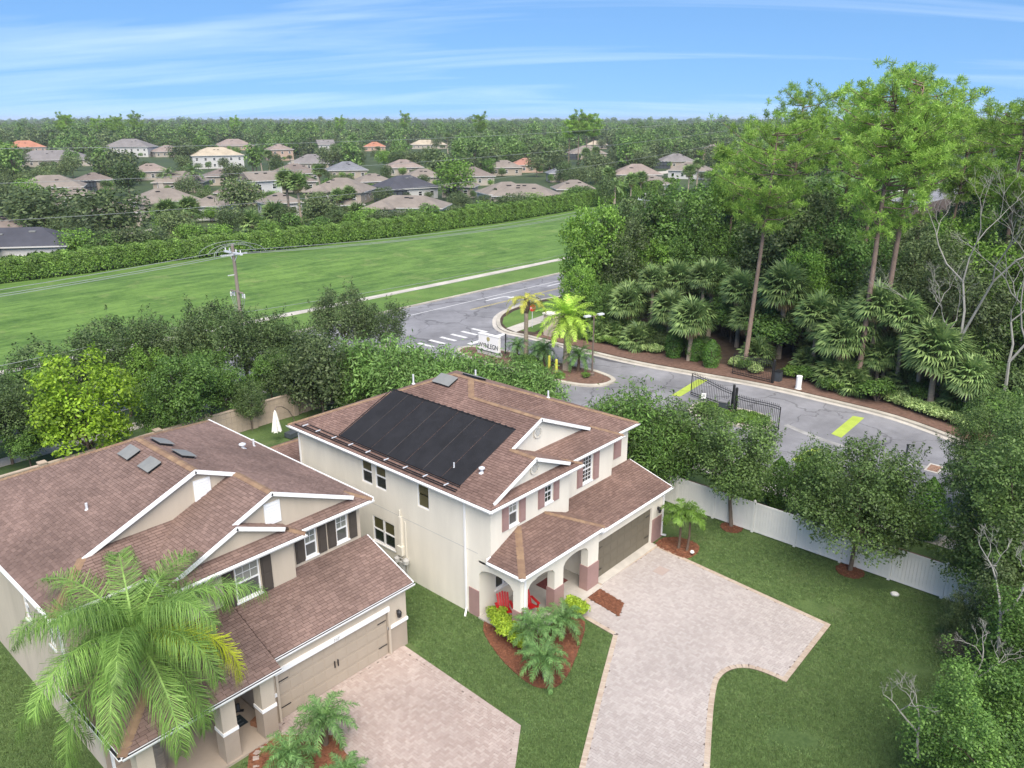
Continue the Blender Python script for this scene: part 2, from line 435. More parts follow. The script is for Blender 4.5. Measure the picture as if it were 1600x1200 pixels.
M['bollard'] = mk('yellow_bollard', (0.55, 0.55, 0.08), 0.6, 0.1, 3)
M['bronze'] = mk('bronze_lamp_metal', (0.150, 0.120, 0.100), 0.55, 0.1, 3)
M['stop_red'] = mk('red_sign', (0.52, 0.035, 0.03), 0.5, 0.05, 3)
M['letter'] = mk('dark_letter', (0.075, 0.085, 0.085), 0.6, 0.05, 3)
M['gold'] = mk('gold_emblem', (0.42, 0.36, 0.18), 0.6, 0.15, 6)
M['rust'] = mk('rusty_grate', (0.25, 0.12, 0.065), 0.9, 0.3, 6)
M['gutter_pan'] = mk('worn_gutter_pan', (0.29, 0.285, 0.275), 0.9, 0.25, 0.8, 0.3, 30, big=0.2, bigscale=0.5)
M['asphalt_dark'] = mk('asphalt_patch', (0.10, 0.10, 0.108), 0.9, 0.2, 1.2, 0.3, 60)
# foliage: leaf base colours
M['lf_oak'] = leafmat('oak_leaf', (0.028, 0.052, 0.019), (0.080, 0.122, 0.046))
M['lf_oak_grey'] = leafmat('grey_oak_leaf', (0.034, 0.057, 0.024), (0.086, 0.120, 0.052))
M['lf_fresh'] = leafmat('fresh_tree_leaf', (0.032, 0.064, 0.018), (0.092, 0.148, 0.046))
M['lf_grass'] = leafmat('turf_blade', (0.047, 0.090, 0.030), (0.106, 0.172, 0.064), 0.3, 0.3)
M['lf_grass_b'] = leafmat('turf_blade_light', (0.066, 0.112, 0.040), (0.138, 0.202, 0.082), 0.3, 0.3)
M['lf_dark'] = leafmat('dark_leaf', (0.017, 0.034, 0.015), (0.056, 0.092, 0.036))
M['lf_mid'] = leafmat('mid_green_leaf', (0.034, 0.076, 0.018), (0.096, 0.175, 0.042))
M['lf_bright'] = leafmat('bright_green_leaf', (0.060, 0.125, 0.020), (0.140, 0.245, 0.048))
M['lf_lime'] = leafmat('yellow_green_leaf', (0.075, 0.145, 0.012), (0.195, 0.300, 0.028), 0.35, 0.08)
M['lf_limeshrub'] = leafmat('lime_shrub_leaf', (0.120, 0.210, 0.018), (0.290, 0.390, 0.045), 0.35, 0.08)
M['lf_pine'] = leafmat('pine_needle', (0.090, 0.170, 0.030), (0.215, 0.335, 0.075), 0.35, 0.2)
M['lf_cedar'] = leafmat('conifer_spray', (0.026, 0.072, 0.012), (0.070, 0.150, 0.026), 0.2)
M['lf_bamboo'] = leafmat('feathery_leaf', (0.055, 0.120, 0.030), (0.140, 0.240, 0.075), 0.3)
M['lf_hedge'] = leafmat('hedge_leaf', (0.028, 0.064, 0.012), (0.110, 0.190, 0.036), 0.25, 0.06)
M['lf_variegated'] = leafmat('variegated_leaf', (0.110, 0.190, 0.060), (0.330, 0.420, 0.200), 0.3)
M['lf_sabal'] = leafmat('fan_palm_leaf', (0.055, 0.105, 0.038), (0.150, 0.215, 0.085), 0.22)
M['lf_sabal_dead'] = leafmat('dead_palm_leaf', (0.20, 0.150, 0.085), (0.36, 0.28, 0.17), 0.2)
M['lf_queen'] = leafmat('queen_palm_leaf', (0.060, 0.125, 0.028), (0.165, 0.270, 0.075), 0.3, 0.05)
M['lf_queen_y'] = leafmat('yellowing_palm_leaf', (0.24, 0.31, 0.020), (0.44, 0.47, 0.035), 0.3, 0.05)
M['lf_date'] = leafmat('date_palm_leaf', (0.042, 0.100, 0.034), (0.120, 0.215, 0.078), 0.28, 0.08)
M['lf_canary'] = leafmat('bright_date_palm_leaf', (0.150, 0.260, 0.040), (0.360, 0.500, 0.095), 0.35, 0.05)
M['lf_canary_y'] = leafmat('yellow_date_palm_leaf', (0.19, 0.21, 0.035), (0.34, 0.34, 0.07), 0.3, 0.05)
M['lf_far'] = leafmat('far_leaf', (0.036, 0.060, 0.026), (0.105, 0.140, 0.060), 0.25, 0.35)
M['lf_farpine'] = leafmat('far_pine_leaf', (0.040, 0.082, 0.022), (0.110, 0.180, 0.052), 0.25, 0.3)
M['lf_grey'] = leafmat('grey_twig', (0.075, 0.085, 0.055), (0.17, 0.175, 0.135), 0.2)

def text_part(name, body, size, mat, parent, loc, rot, extrude=.008, scale=(1, 1, 1), space=1.0):
    """Lettering as a mesh of its own."""
    tx = bpy.data.curves.new(name, 'FONT'); tx.body = body; tx.size = size; tx.extrude = extrude; tx.align_x = 'CENTER'; tx.space_character = space
    to = bpy.data.objects.new(name, tx); COL.objects.link(to)
    bpy.context.view_layer.update()
    me = bpy.data.meshes.new_from_object(to.evaluated_get(bpy.context.evaluated_depsgraph_get()))
    bpy.data.objects.remove(to); me.materials.clear(); me.materials.append(mat)
    o = link_mesh(name, me, parent, loc); o.rotation_euler = rot; o.scale = scale
    return o

# ================================================================== the setting
def struct(name, mb, mat, parent=None):
    o = mb.build(name, mat, parent)
    if not parent: o['kind'] = 'structure'
    return o
def P2(lst): return [at(*p).to_2d() for p in lst]
def offset_line(pts, d):
    out = []
    for i, p in enumerate(pts):
        a = Vector(pts[max(i - 1, 0)][:2]); b = Vector(pts[min(i + 1, len(pts) - 1)][:2])
        t = (b - a).normalized(); out.append(Vector((p[0] - t.y * d, p[1] + t.x * d)))
    return out
def smooth_line(pts, k=3):
    pts = [Vector(p[:2]) for p in pts]; out = []
    for i in range(len(pts) - 1):
        p0, p1, p2, p3 = pts[max(i - 1, 0)], pts[i], pts[i + 1], pts[min(i + 2, len(pts) - 1)]
        for j in range(k):
            t = j / k
            out.append(0.5 * ((2 * p1) + (p2 - p0) * t + (2 * p0 - 5 * p1 + 4 * p2 - p3) * t * t + (3 * p1 - p0 - 3 * p2 + p3) * t ** 3))
    return out + [pts[-1]]
def strip(mb, line, w0, w1, z0, z1):
    a, b = offset_line(line, w0), offset_line(line, w1); n = len(line)
    v = []
    for i in range(n): v += [(a[i].x, a[i].y, z0), (a[i].x, a[i].y, z1), (b[i].x, b[i].y, z1), (b[i].x, b[i].y, z0)]
    f = []
    for i in range(n - 1):
        o, q = 4 * i, 4 * i + 4
        f += [(o, q, q + 1, o + 1), (o + 1, q + 1, q + 2, o + 2), (o + 2, q + 2, q + 3, o + 3)]
    f += [(0, 1, 2, 3), (4 * n - 4, 4 * n - 1, 4 * n - 2, 4 * n - 3)]
    return mb.add(v, f)

struct('ground', MB().add([(-9000, -9000, -0.3), (9000, -9000, -0.3), (9000, 9000, -0.3), (-9000, 9000, -0.3)], [(0, 1, 2, 3)]), M['ground'])
struct('main_road', MB().add([(-300, 41.0, -0.10), (420, 41.0, -0.10), (420, 52.2, -0.10), (-300, 52.2, -0.10)], [(0, 1, 2, 3)]), M['asphalt'])
struct('entrance_road', MB().add([(24.0, -90, -0.104), (60, -90, -0.104), (60, 41.6, -0.104), (24.0, 41.6, -0.104)], [(0, 1, 2, 3)]), M['asphalt'])
# verge, footpath and the wide field with a soft rise towards the hedge
struct('verge', MB().box(-300, 420, 52.3, 58.8, -0.25, 0.0), M['verge'])
sw = MB()
for i in range(-120, 200):
    sw.box(i * 2.0, i * 2.0 + 1.985, 58.8, 60.25, -0.2, 0.02)
struct('footpath', sw, M['concrete'])
struct('kerb_far', MB().box(-300, 420, 52.0, 52.32, -0.2, 0.03), M['kerb'])
def field_h(x, y):
    t = (y - 60.2) / 46.0
    return 0.9 * math.exp(-((t - 0.55) / 0.22) ** 2) + 0.35 * math.sin(x * 0.021 + 1.0) * math.exp(-((t - 0.6) / 0.3) ** 2) + 0.05 * math.sin(x * 0.23 + y * 0.11)
gv, gf = [], []
NX, NY = 150, 34
for j in range(NY + 1):
    for i in range(NX + 1):
        x = -120 + i * 3.4; y = 60.2 + j * 1.42
        gv.append((x, y, -0.02 + (field_h(x, y) if 0 < j else 0)))
for j in range(NY):
    for i in range(NX):
        a = j * (NX + 1) + i; gf.append((a, a + 1, a + NX + 2, a + NX + 1))
fo = struct('field', MB().add(gv, gf), M['field'])
fo.data.polygons.foreach_set('use_smooth', [True] * len(gf))

lawn_poly = [(-90, -70), (24.2, -70), (24.2, 36.0), (23.2, 39.0), (20.5, 41.2), (-90, 41.2)]
struct('lawn', MB().prism(lawn_poly, -0.3, 0.0), M['lawn'])
nk = smooth_line([(24.1, -70), (24.1, 10), (24.1, 36.0), (23.1, 39.0), (20.4, 41.1), (-90, 41.1)], 4)
struct('kerb_near', strip(MB(), nk, -0.15, 0.17, -0.2, 0.03), M['kerb'])
sw = MB()
for i in range(-60, 13): sw.box(i * 1.5, i * 1.5 + 1.485, 36.3, 37.8, -0.2, 0.02)
for i in range(-40, 24): sw.box(21.3, 22.7, i * 1.5, i * 1.5 + 1.485, -0.2, 0.021)
struct('footpath_near', sw, M['concrete'])

KPX = [(905, 458), (880, 463), (840, 470), (800, 483), (783, 494), (781, 505), (786, 513), (800, 519), (830, 525), (880, 538), (930, 550), (1000, 566),
       (1100, 584), (1200, 602), (1300, 625), (1400, 650), (1490, 682), (1545, 707), (1600, 738), (1660, 780)]
kline = smooth_line(P2(KPX), 3)
wood_poly = [Vector((420, 41.0)), Vector((60, 41.0))] + kline + [Vector((70, -60)), Vector((420, -160))]
struct('woodland_floor', MB().prism(wood_poly, -0.28, 0.0), M['soil'])
struct('kerb_wood', strip(MB(), kline, -0.38, 0.06, -0.25, 0.05), M['kerb'])
struct('gutter_apron', strip(MB(), kline, -0.85, -0.385, -0.2, -0.088), M['concrete'])
corner = P2([(880, 466), (842, 473), (803, 486), (787, 496), (785, 505), (790, 511), (802, 515), (835, 519), (850, 512), (886, 500), (900, 470)])
struct('corner_lawn', MB().prism(corner, -0.2, 0.012), M['verge'])
struct('corner_footpath', MB().prism(P2([(791, 513), (868, 486), (905, 470), (912, 476), (874, 494), (806, 519)]), -0.2, 0.024), M['concrete'])
bed = smooth_line(P2([(832, 524), (880, 536), (930, 548), (1000, 564), (1100, 582), (1200, 600), (1300, 623), (1400, 648), (1490, 680), (1545, 705)]), 2)
bo = offset_line(bed, 3.4)
struct('mulch_strip', MB().prism(bed + list(reversed(bo)), -0.1, 0.03), M['brown_mulch'])

# road markings, 5 mm above the asphalt
def mark(name, polys, mat, z=-0.094):
    mb = MB()
    for p in polys:
        n = len(p); mb.add([(q[0], q[1], z) for q in p], [tuple(range(n))])
    return struct(name, mb, mat)
mark('white_lane_line', [[(-40, 48.62), (140, 48.62), (140, 48.76), (-40, 48.76)]], M['white_paint'])
mark('yellow_line', [[(44.9, 45.16), (140, 45.16), (140, 45.27), (44.9, 45.27)], [(44.9, 45.42), (140, 45.42), (140, 45.53), (44.9, 45.53)]], M['yellow_paint'])
def arrow(cx, cy):
    s = 1.25
    body = [(-1.5, -.12), (0.2, -.12), (0.2, .12), (-1.5, .12)]
    curve = [(0.2, -.12), (0.75, -.02), (1.0, .35), (1.0, .75), (0.76, .75), (0.74, .4), (0.55, .16), (0.2, .12)]
    head = [(0.45, .72), (1.32, .72), (0.88, 1.32)]
    return [[(cx + x * s * 1.25, cy - y * s) for x, y in p] for p in (body, curve[:4] + curve[4:], head)]
for px in ((777, 464), (864, 441)):
    c = at(*px); mark('turn_arrow', arrow(c.x, 46.95 + 0.5), M['white_paint'])
zebra = []
for i in range(9):
    x = 25.4 + i * 1.6
    zebra.append([(x, 36.5), (x + 0.45, 36.5), (x + 0.45, 38.8), (x, 38.8)])
mark('crosswalk', zebra, M['white_paint'])
mark('stop_line', [[(33.6, 34.2), (40.2, 34.2), (40.2, 34.85), (33.6, 34.85)]], M['white_paint'])
for q in ([(1049, 616), (1063, 618), (1107, 592), (1090, 591)], [(1299, 676), (1315, 682), (1351, 651), (1333, 648)], [(1236, 716), (1248, 722), (1286, 700), (1272, 697)]):
    mark('lime_stripe', [P2(q)], M['lime_paint'])
gl = smooth_line(P2([(1228, 662), (1271, 680), (1320, 696), (1380, 712), (1430, 724), (1505, 741), (1560, 757)]), 3)
struct('valley_gutter', strip(MB(), gl, -0.25, 0.25, -0.2, -0.09), M['gutter_pan'])
d0 = at(1460, 730)
dr = struct('storm_drain', MB().box(d0.x - 0.75, d0.x + 0.75, d0.y - 0.45, d0.y + 0.45, -0.2, -0.07), M['concrete'])
gb = MB()
for k in range(7): gb.box(d0.x - 0.55 + k * 0.16, d0.x - 0.47 + k * 0.16, d0.y - 0.33, d0.y + 0.33, -0.1, -0.05)
gb.build('grate', M['rust'], dr)
mark('patched_asphalt', [P2([(880, 539), (905, 541), (960, 556), (1010, 568), (1008, 572), (950, 563), (890, 548)])], M['asphalt_dark'], -0.097)

# median islands
def island(name, pts, soil, label=None):
    line = smooth_line(pts + [pts[0]], 4)
    o = struct(name, MB().prism(line[:-1], -0.25, 0.02), soil)
    k = strip(MB(), line, -0.05, 0.38, -0.25, 0.06)
    k.build('kerb', M['kerb'], o)
    return o
isl1 = [(33.9, 17.2), (33.2, 16.4), (31.6, 16.6), (30.4, 18.5), (29.9, 24), (30.2, 31.5), (31.5, 33.6), (33.2, 32.6), (34.1, 27), (34.4, 20)]
island('sign_island', isl1, M['brown_mulch'])
isl2 = P2([(1081, 643), (1088, 634), (1105, 631), (1150, 640), (1185, 648), (1199, 659), (1190, 668), (1160, 664), (1120, 655), (1093, 650)])
island('gate_island', isl2, M['soil'])

# ------------------------------------------------------------------ paving, piece by piece
def inside(x, y, poly):
    r = False; n = len(poly); j = n - 1
    for i in range(n):
        xi, yi = poly[i][0], poly[i][1]; xj, yj = poly[j][0], poly[j][1]
        if (yi > y) != (yj > y) and x < (xj - xi) * (y - yi) / (yj - yi) + xi: r = not r
        j = i
    return r
def edge_dist(x, y, poly):
    best = 1e9; n = len(poly)
    for i in range(n):
        ax, ay = poly[i][0], poly[i][1]; bx, by = poly[(i + 1) % n][0], poly[(i + 1) % n][1]
        dx, dy = bx - ax, by - ay; L = dx * dx + dy * dy
        t = max(0, min(1, ((x - ax) * dx + (y - ay) * dy) / L)) if L else 0
        best = min(best, math.hypot(x - ax - t * dx, y - ay - t * dy))
    return best
def pave(name, poly, mat, z, edge_mat=None, w=0.115, seed=1, skip=()):
    rng = random.Random(seed)
    base = struct(name, MB().prism(poly, -0.2, z - 0.012), M['sand'])
    xs = [p[0] for p in poly]; ys = [p[1] for p in poly]
    g = 0.004
    mb = MB()
    ew = 0.22 if edge_mat else 0.0
    i0, i1 = int(min(xs) / w) - 2, int(max(xs) / w) + 2; j0, j1 = int(min(ys) / w) - 2, int(max(ys) / w) + 2
    for i in range(i0, i1):
        for j in range(j0, j1):
            m = (i - j) % 4
            if m == 0: x0, x1, y0, y1 = i * w, (i + 2) * w, j * w, (j + 1) * w
            elif m == 2: x0, x1, y0, y1 = i * w, (i + 1) * w, (j - 1) * w, (j + 1) * w
            else: continue
            cx, cy = (x0 + x1) / 2, (y0 + y1) / 2
            if not inside(cx, cy, poly): continue
            if edge_mat and edge_dist(cx, cy, poly) < ew - 0.05: continue
            if any(inside(cx, cy, s) for s in skip): continue
            h = z + rng.uniform(-0.003, 0.003); t = rng.uniform(-0.0025, 0.0025)
            x0 += g; x1 -= g; y0 += g; y1 -= g
            v = [(x0, y0, z - 0.05), (x1, y0, z - 0.05), (x1, y1, z - 0.05), (x0, y1, z - 0.05),
                 (x0, y0, h + t), (x1, y0, h - t), (x1, y1, h - t), (x0, y1, h + t)]
            mb.add(v, [(4, 5, 6, 7), (0, 1, 5, 4), (3, 0, 4, 7), (1, 2, 6, 5), (2, 3, 7, 6)])
    o = mb.build('paver', mat, base); o['kind'] = 'stuff'
    if edge_mat:
        eb = MB(); n = len(poly)
        cxm = 0
        for i in range(n):
            a, b = Vector(poly[i][:2]), Vector(poly[(i + 1) % n][:2]); L = (b - a).length
            if L < 0.05: continue
            d = (b - a) / L; nrm = Vector((-d.y, d.x))
            mid = (a + b) / 2 + nrm * 0.05
            if not inside(mid.x, mid.y, poly): nrm = -nrm
            k = max(1, round(L / w))
            for q in range(k):
                s0, s1 = L * q / k + g, L * (q + 1) / k - g
                p = [a + d * s0, a + d * s1, a + d * s1 + nrm * (ew - g), a + d * s0 + nrm * (ew - g)]
                h = z + 0.004 + rng.uniform(-0.002, 0.004)
                eb.add([(q_.x, q_.y, z - 0.05) for q_ in p] + [(q_.x, q_.y, h) for q_ in p], [(4, 5, 6, 7), (0, 1, 5, 4), (3, 0, 4, 7), (1, 2, 6, 5), (2, 3, 7, 6)])
        e = eb.build('edge_paver', edge_mat, base); e['kind'] = 'stuff'
    return base
bed_small = P2([(918, 935), (936, 921), (975, 944), (967, 964)])
arc = smooth_line(P2([(1228, 1067), (1200, 1054), (1170, 1045), (1143, 1047), (1124, 1062), (1117, 1090), (1113, 1130), (1109, 1200)]), 3)
drive_poly = P2([(934, 912), (1024, 852), (1298, 977)]) + arc + P2([(1098, 1380), (870, 1380), (905, 1200), (940, 1060), (958, 993), (904, 962), (919, 929)])
pave('paver_driveway', drive_poly, M['paver'], 0.045, M['paver_edge'], seed=4, skip=(bed_small,))
drive_tan = P2([(436, 1128), (601, 1022), (632, 1010), (814, 1135), (805, 1200), (780, 1380), (400, 1380), (395, 1180)])
pave('pink_driveway', drive_tan, M['paver_pink'], 0.045, M['paver_pink'], seed=5)
# stain where a square of pavers was relaid
q = at(1033, 893)
struct('relaid_paving', MB().box(q.x - 0.35, q.x + 0.35, q.y - 0.3, q.y + 0.3, 0.0, 0.052), M['paver_pink'])

def mulch(name, poly, seed, n, mat='mulch', z=0.05):
    rng = random.Random(seed)
    o = struct(name, MB().prism(poly, -0.1, z), M[mat])
    mb = MB(); xs = [p[0] for p in poly]; ys = [p[1] for p in poly]; k = 0
    while k < n:
        x, y = rng.uniform(min(xs), max(xs)), rng.uniform(min(ys), max(ys))
        if inside(x, y, poly):
            mb.cbox((x, y, z + rng.uniform(0, 0.02)), rng.uniform(.06, .16), rng.uniform(.02, .05), .015, rng.uniform(0, 3.14), rng.uniform(-.4, .4)); k += 1
    c = mb.build('chips', M[mat], o); c['kind'] = 'stuff'
    return o
bedf = smooth_line(P2([(760, 960), (755, 985), (768, 1010), (790, 1038), (825, 1068), (850, 1076), (872, 1072), (890, 1050), (905, 1012), (914, 982), (904, 966), (860, 962), (800, 968), (760, 960)]), 3)[:-1]
mulch('mulch_bed', bedf, 3, 1500)
mulch('mulch_bed', bed_small, 4, 500, z=0.06)
mulch('mulch_bed', smooth_line(P2([(1022, 853), (1035, 842), (1062, 841), (1088, 850), (1092, 860), (1082, 870), (1065, 872), (1022, 853)]), 3)[:-1], 5, 700)
for px, r in (((1143, 825), 0.62), ((1328, 893), 0.7)):
    c = at(*px); mulch('mulch_ring', [(c.x + r * math.cos(t * .5236), c.y + r * math.sin(t * .5236)) for t in range(12)], px[0], 200)
mulch('mulch_bed', [(16.3, 4), (19.6, 4), (19.6, -24), (16.3, -24)], 9, 500, 'brown_mulch', 0.03)
mulch('mulch_bed', P2([(395, 1130), (432, 1150), (520, 1150), (560, 1205), (560, 1260), (380, 1260)]), 11, 300)

# patio behind the cream house
struct('patio', MB().box(-4.5, 9, 19.7, 22.3, -0.1, 0.05), M['concrete'])
M['patio_white'] = M['concrete']

# ================================================================== house building kit
# Faces seen by the camera look along -Y (axis 'y': plane Y=c, s runs along X) or -X (axis 'x': plane X=c, s runs along Y).
def w3(axis, c, s, d, z): return (s, c + d, z) if axis == 'y' else (c + d, s, z)
def fbox(mb, axis, c, s0, s1, d0, d1, z0, z1):
    if axis == 'y': return mb.box(s0, s1, c + d0, c + d1, z0, z1)
    return mb.box(c + d0, c + d1, s0, s1, z0, z1)
def wall_face(mb, axis, c, s0, s1, z0, z1, holes=(), depth=0.12, skip=()):
    ss = sorted({s0, s1, *[h[0] for h in holes], *[h[1] for h in holes]}); zs = sorted({z0, z1, *[h[2] for h in holes], *[h[3] for h in holes]})
    for i in range(len(ss) - 1):
        for j in range(len(zs) - 1):
            cs, cz = (ss[i] + ss[i + 1]) / 2, (zs[j] + zs[j + 1]) / 2
            if any(h[0] < cs < h[1] and h[2] < cz < h[3] for h in holes): continue
            mb.add([w3(axis, c, ss[i], 0, zs[j]), w3(axis, c, ss[i + 1], 0, zs[j]), w3(axis, c, ss[i + 1], 0, zs[j + 1]), w3(axis, c, ss[i], 0, zs[j + 1])], [(0, 1, 2, 3)])
    for a, b, p, q in holes:
        for ei, ((u0, v0), (u1, v1)) in enumerate((((a, p), (b, p)), ((b, p), (b, q)), ((b, q), (a, q)), ((a, q), (a, p)))):
            if ei in skip: continue
            mb.add([w3(axis, c, u0, 0, v0), w3(axis, c, u1, 0, v1), w3(axis, c, u1, depth, v1), w3(axis, c, u0, depth, v0)], [(0, 1, 2, 3)])
def window(root, axis, c, s0, s1, z0, z1, depth=0.10, grid=(0, 0), glass=('glass', 'glass'), frame='white', sill=True, grid_low=True, units=1, single=False, trim=0.0):
    """Hung sash window: frame with meeting rail and bars; panes and sill are its pieces."""
    fw = 0.055; mb = MB(); panes = []
    ow = (s1 - s0) / units
    for k in range(units):
        a, b = s0 + k * ow, s0 + (k + 1) * ow
        fbox(mb, axis, c, a, a + fw, depth - 0.07, depth, z0, z1); fbox(mb, axis, c, b - fw, b, depth - 0.07, depth, z0, z1)
        fbox(mb, axis, c, a + fw, b - fw, depth - 0.07, depth, z0, z0 + fw); fbox(mb, axis, c, a + fw, b - fw, depth - 0.07, depth, z1 - fw, z1)
        zm = (z0 + z1) / 2
        if not single: fbox(mb, axis, c, a + fw, b - fw, depth - 0.062, depth - 0.004, zm - 0.03, zm + 0.03)
        for lo, hi, gm in ((z0 + fw, zm - 0.03, glass[0]), (zm + 0.03, z1 - fw, glass[1])):
            panes.append((a + fw, b - fw, lo, hi, gm))
            nx, nz = grid if (grid_low or lo > z0 + .2) else (0, 0)
            for i in range(1, nx + 1):
                s = a + fw + (b - a - 2 * fw) * i / (nx + 1); fbox(mb, axis, c, s - 0.008, s + 0.008, depth - 0.045, depth - 0.02, lo, hi)
            for i in range(1, nz + 1):
                z = lo + (hi - lo) * i / (nz + 1); fbox(mb, axis, c, a + fw, b - fw, depth - 0.044, depth - 0.021, z - 0.008, z + 0.008)
    if trim:
        for (a, b, p, q) in ((s0 - trim, s0, z0 - trim, z1 + trim), (s1, s1 + trim, z0 - trim, z1 + trim), (s0, s1, z1, z1 + trim), (s0, s1, z0 - trim, z0)):
            fbox(mb, axis, c, a, b, -0.03, -0.002, p, q)
    o = mb.build('window', M[frame], root)
    for a, b, lo, hi, gm in panes:
        fbox(MB(), axis, c, a, b, depth - 0.018, depth - 0.008, lo, hi).build('pane', M[gm], o)
    if sill:
        fbox(MB(), axis, c, s0 - 0.06, s1 + 0.06, -0.05, depth - 0.075, z0 - 0.07, z0 - 0.002).build('sill', M[frame], o)
    return o
def shutter(root, axis, c, s0, s1, z0, z1, mat):
    mb = MB(); fbox(mb, axis, c, s0, s1, -0.045, -0.002, z0, z1)
    w = s1 - s0
    zm = (z0 + z1) / 2
    for lo, hi in ((z0 + 0.09, zm - 0.05), (zm + 0.05, z1 - 0.09)):
        fbox(mb, axis, c, s0 + 0.07, s1 - 0.07, -0.062, -0.046, lo, hi)
    return mb.build('shutter', M[mat], root)
def beam(mb, p0, p1, w, h, up=Vector((0, 0, 1))):
    p0, p1 = Vector(p0), Vector(p1); d = (p1 - p0).normalized()
    a = d.cross(up).normalized() * (w / 2); b = a.cross(d).normalized() * (h / 2)
    v = [p + s * a + t * b for p in (p0, p1) for s in (-1, 1) for t in (-1, 1)]
    return mb.add(v, [(0, 1, 3, 2), (4, 6, 7, 5), (0, 4, 5, 1), (2, 3, 7, 6), (0, 2, 6, 4), (1, 5, 7, 3)])
def clip_convex(poly, clip):
    out = poly
    n = len(clip)
    for i in range(n):
        a, b = clip[i], clip[(i + 1) % n]
        inp, out = out, []
        if not inp: break
        def sd(p): return (b[0] - a[0]) * (p[1] - a[1]) - (b[1] - a[1]) * (p[0] - a[0])
        for k in range(len(inp)):
            p, q = inp[k], inp[(k + 1) % len(inp)]; dp, dq = sd(p), sd(q)
            if dp >= -1e-9: out.append(p)
            if (dp > 1e-9 and dq < -1e-9) or (dp < -1e-9 and dq > 1e-9):
                t = dp / (dp - dq); out.append((p[0] + (q[0] - p[0]) * t, p[1] + (q[1] - p[1]) * t))
    return out
class Roof:
    def __init__(s, root, name='roof', mat='shingle', seed=1):
        s.root, s.deck, s.sh, s.mat, s.rng, s.caps = root, MB(), MB(), mat, random.Random(seed), []
        s.trims = []; s.soffit = MB()
    def plane(s, poly, fz, tw=0.305, th=0.142):
        pts = [Vector((x, y, fz(x, y))) for x, y in poly]
        nrm = Vector((0, 0, 0))
        for i in range(len(pts)): nrm += pts[i].cross(pts[(i + 1) % len(pts)])
        if nrm.z < 0: pts.reverse(); nrm = -nrm
        n = nrm.normalized()
        e = Vector((0, 0, 1)).cross(n)
        e = e.normalized() if e.length > 1e-4 else Vector((1, 0, 0))
        u = n.cross(e)
        k = len(pts)
        low = [p - Vector((0, 0, 0.10)) for p in pts]; top = [p - n * 0.004 for p in pts]
        tri = [tuple(t) for t in tessellate_polygon([pts])]
        fx = []
        for a, b, c in tri:
            if (pts[b] - pts[a]).cross(pts[c] - pts[a]).dot(n) < 0: b, c = c, b
            fx.append((a + k, b + k, c + k)); fx.append((a, c, b))
        s.deck.add(low + top, fx + [(i, (i + 1) % k, (i + 1) % k + k, i + k) for i in range(k)])
        p2 = [(p.dot(e), p.dot(u)) for p in pts]; base = pts[0].dot(n)
        tri2 = []
        for a, b, c in tri:
            ar = (p2[b][0] - p2[a][0]) * (p2[c][1] - p2[a][1]) - (p2[c][0] - p2[a][0]) * (p2[b][1] - p2[a][1])
            tri2.append([p2[a], p2[b], p2[c]] if ar > 0 else [p2[a], p2[c], p2[b]])
        e0, e1 = min(p[0] for p in p2), max(p[0] for p in p2); u0, u1 = min(p[1] for p in p2), max(p[1] for p in p2)
        rows = int((u1 - u0) / th) + 1
        for r in range(rows):
            ya, yb = u0 + r * th, u0 + (r + 1) * th
            off = (tw / 2 if r % 2 else 0) + s.rng.uniform(-0.05, 0.05)
            x = e0 - off
            while x < e1:
                wv = tw * s.rng.uniform(0.86, 1.14)
                q = [(x + 0.007, ya), (x + wv - 0.007, ya), (x + wv - 0.007, yb), (x + 0.007, yb)]
                x += wv
                cx, cy = (q[0][0] + q[1][0]) / 2, (ya + yb) / 2
                ins = [inside(a, b, p2) for a, b in q]
                if all(ins) and inside(cx, cy, p2): pieces = [q]
                elif any(ins) or inside(cx, cy, p2): pieces = [c for c in (clip_convex(q, t) for t in tri2) if len(c) >= 3]
                else: continue
                lift = 0.022 + s.rng.uniform(-0.004, 0.006)
                for pc in pieces:
                    vs = [e * a + u * b + n * (base + 0.002 + lift * max(0, (yb - b) / th)) for a, b in pc]
                    fs = [tuple(range(len(pc)))]
                    if pc is q:
                        vs += [e * q[0][0] + u * ya + n * base, e * q[1][0] + u * ya + n * base]
                        fs.append((0, 4, 5, 1))
                    s.sh.add(vs, fs)
    def cap(s, p0, p1, w=0.33, step=0.24):
        s.caps.append((Vector(p0), Vector(p1), w, step))
    def board(s, p0, p1, w=0.05, h=0.16, dz=-0.06):
        s.trims.append(beam(MB(), Vector(p0) + Vector((0, 0, dz)), Vector(p1) + Vector((0, 0, dz)), w, h))
    def finish(s, ridge='ridge'):
        o = s.deck.build('roof', M['deck'], s.root)
        sh = s.sh.build('shingles', M[s.mat], o); sh['kind'] = 'stuff'
        for p0, p1, w, st in s.caps:
            mb = MB(); L = (p1 - p0).length; d = (p1 - p0) / L; k = max(1, int(L / st))
            side = d.cross(Vector((0, 0, 1))).normalized()
            for i in range(k):
                a = p0 + d * (L * i / k); b = p0 + d * (L * (i + 1) / k + 0.02)
                mb.add([a - side * w / 2 + Vector((0, 0, -0.022)), a + Vector((0, 0, 0.040)), a + side * w / 2 + Vector((0, 0, -0.022)),
                        b - side * w / 2 + Vector((0, 0, -0.034)), b + Vector((0, 0, 0.028)), b + side * w / 2 + Vector((0, 0, -0.034))],
                       [(0, 1, 4, 3), (1, 2, 5, 4), (0, 2, 1), (3, 4, 5)])
            mb.build('ridge_cap', M[ridge], o)
        for q in s.trims: q.build('rake_board', M['white'], o)
        if s.soffit.v: s.soffit.build('soffit', M['white'], o)
        return o
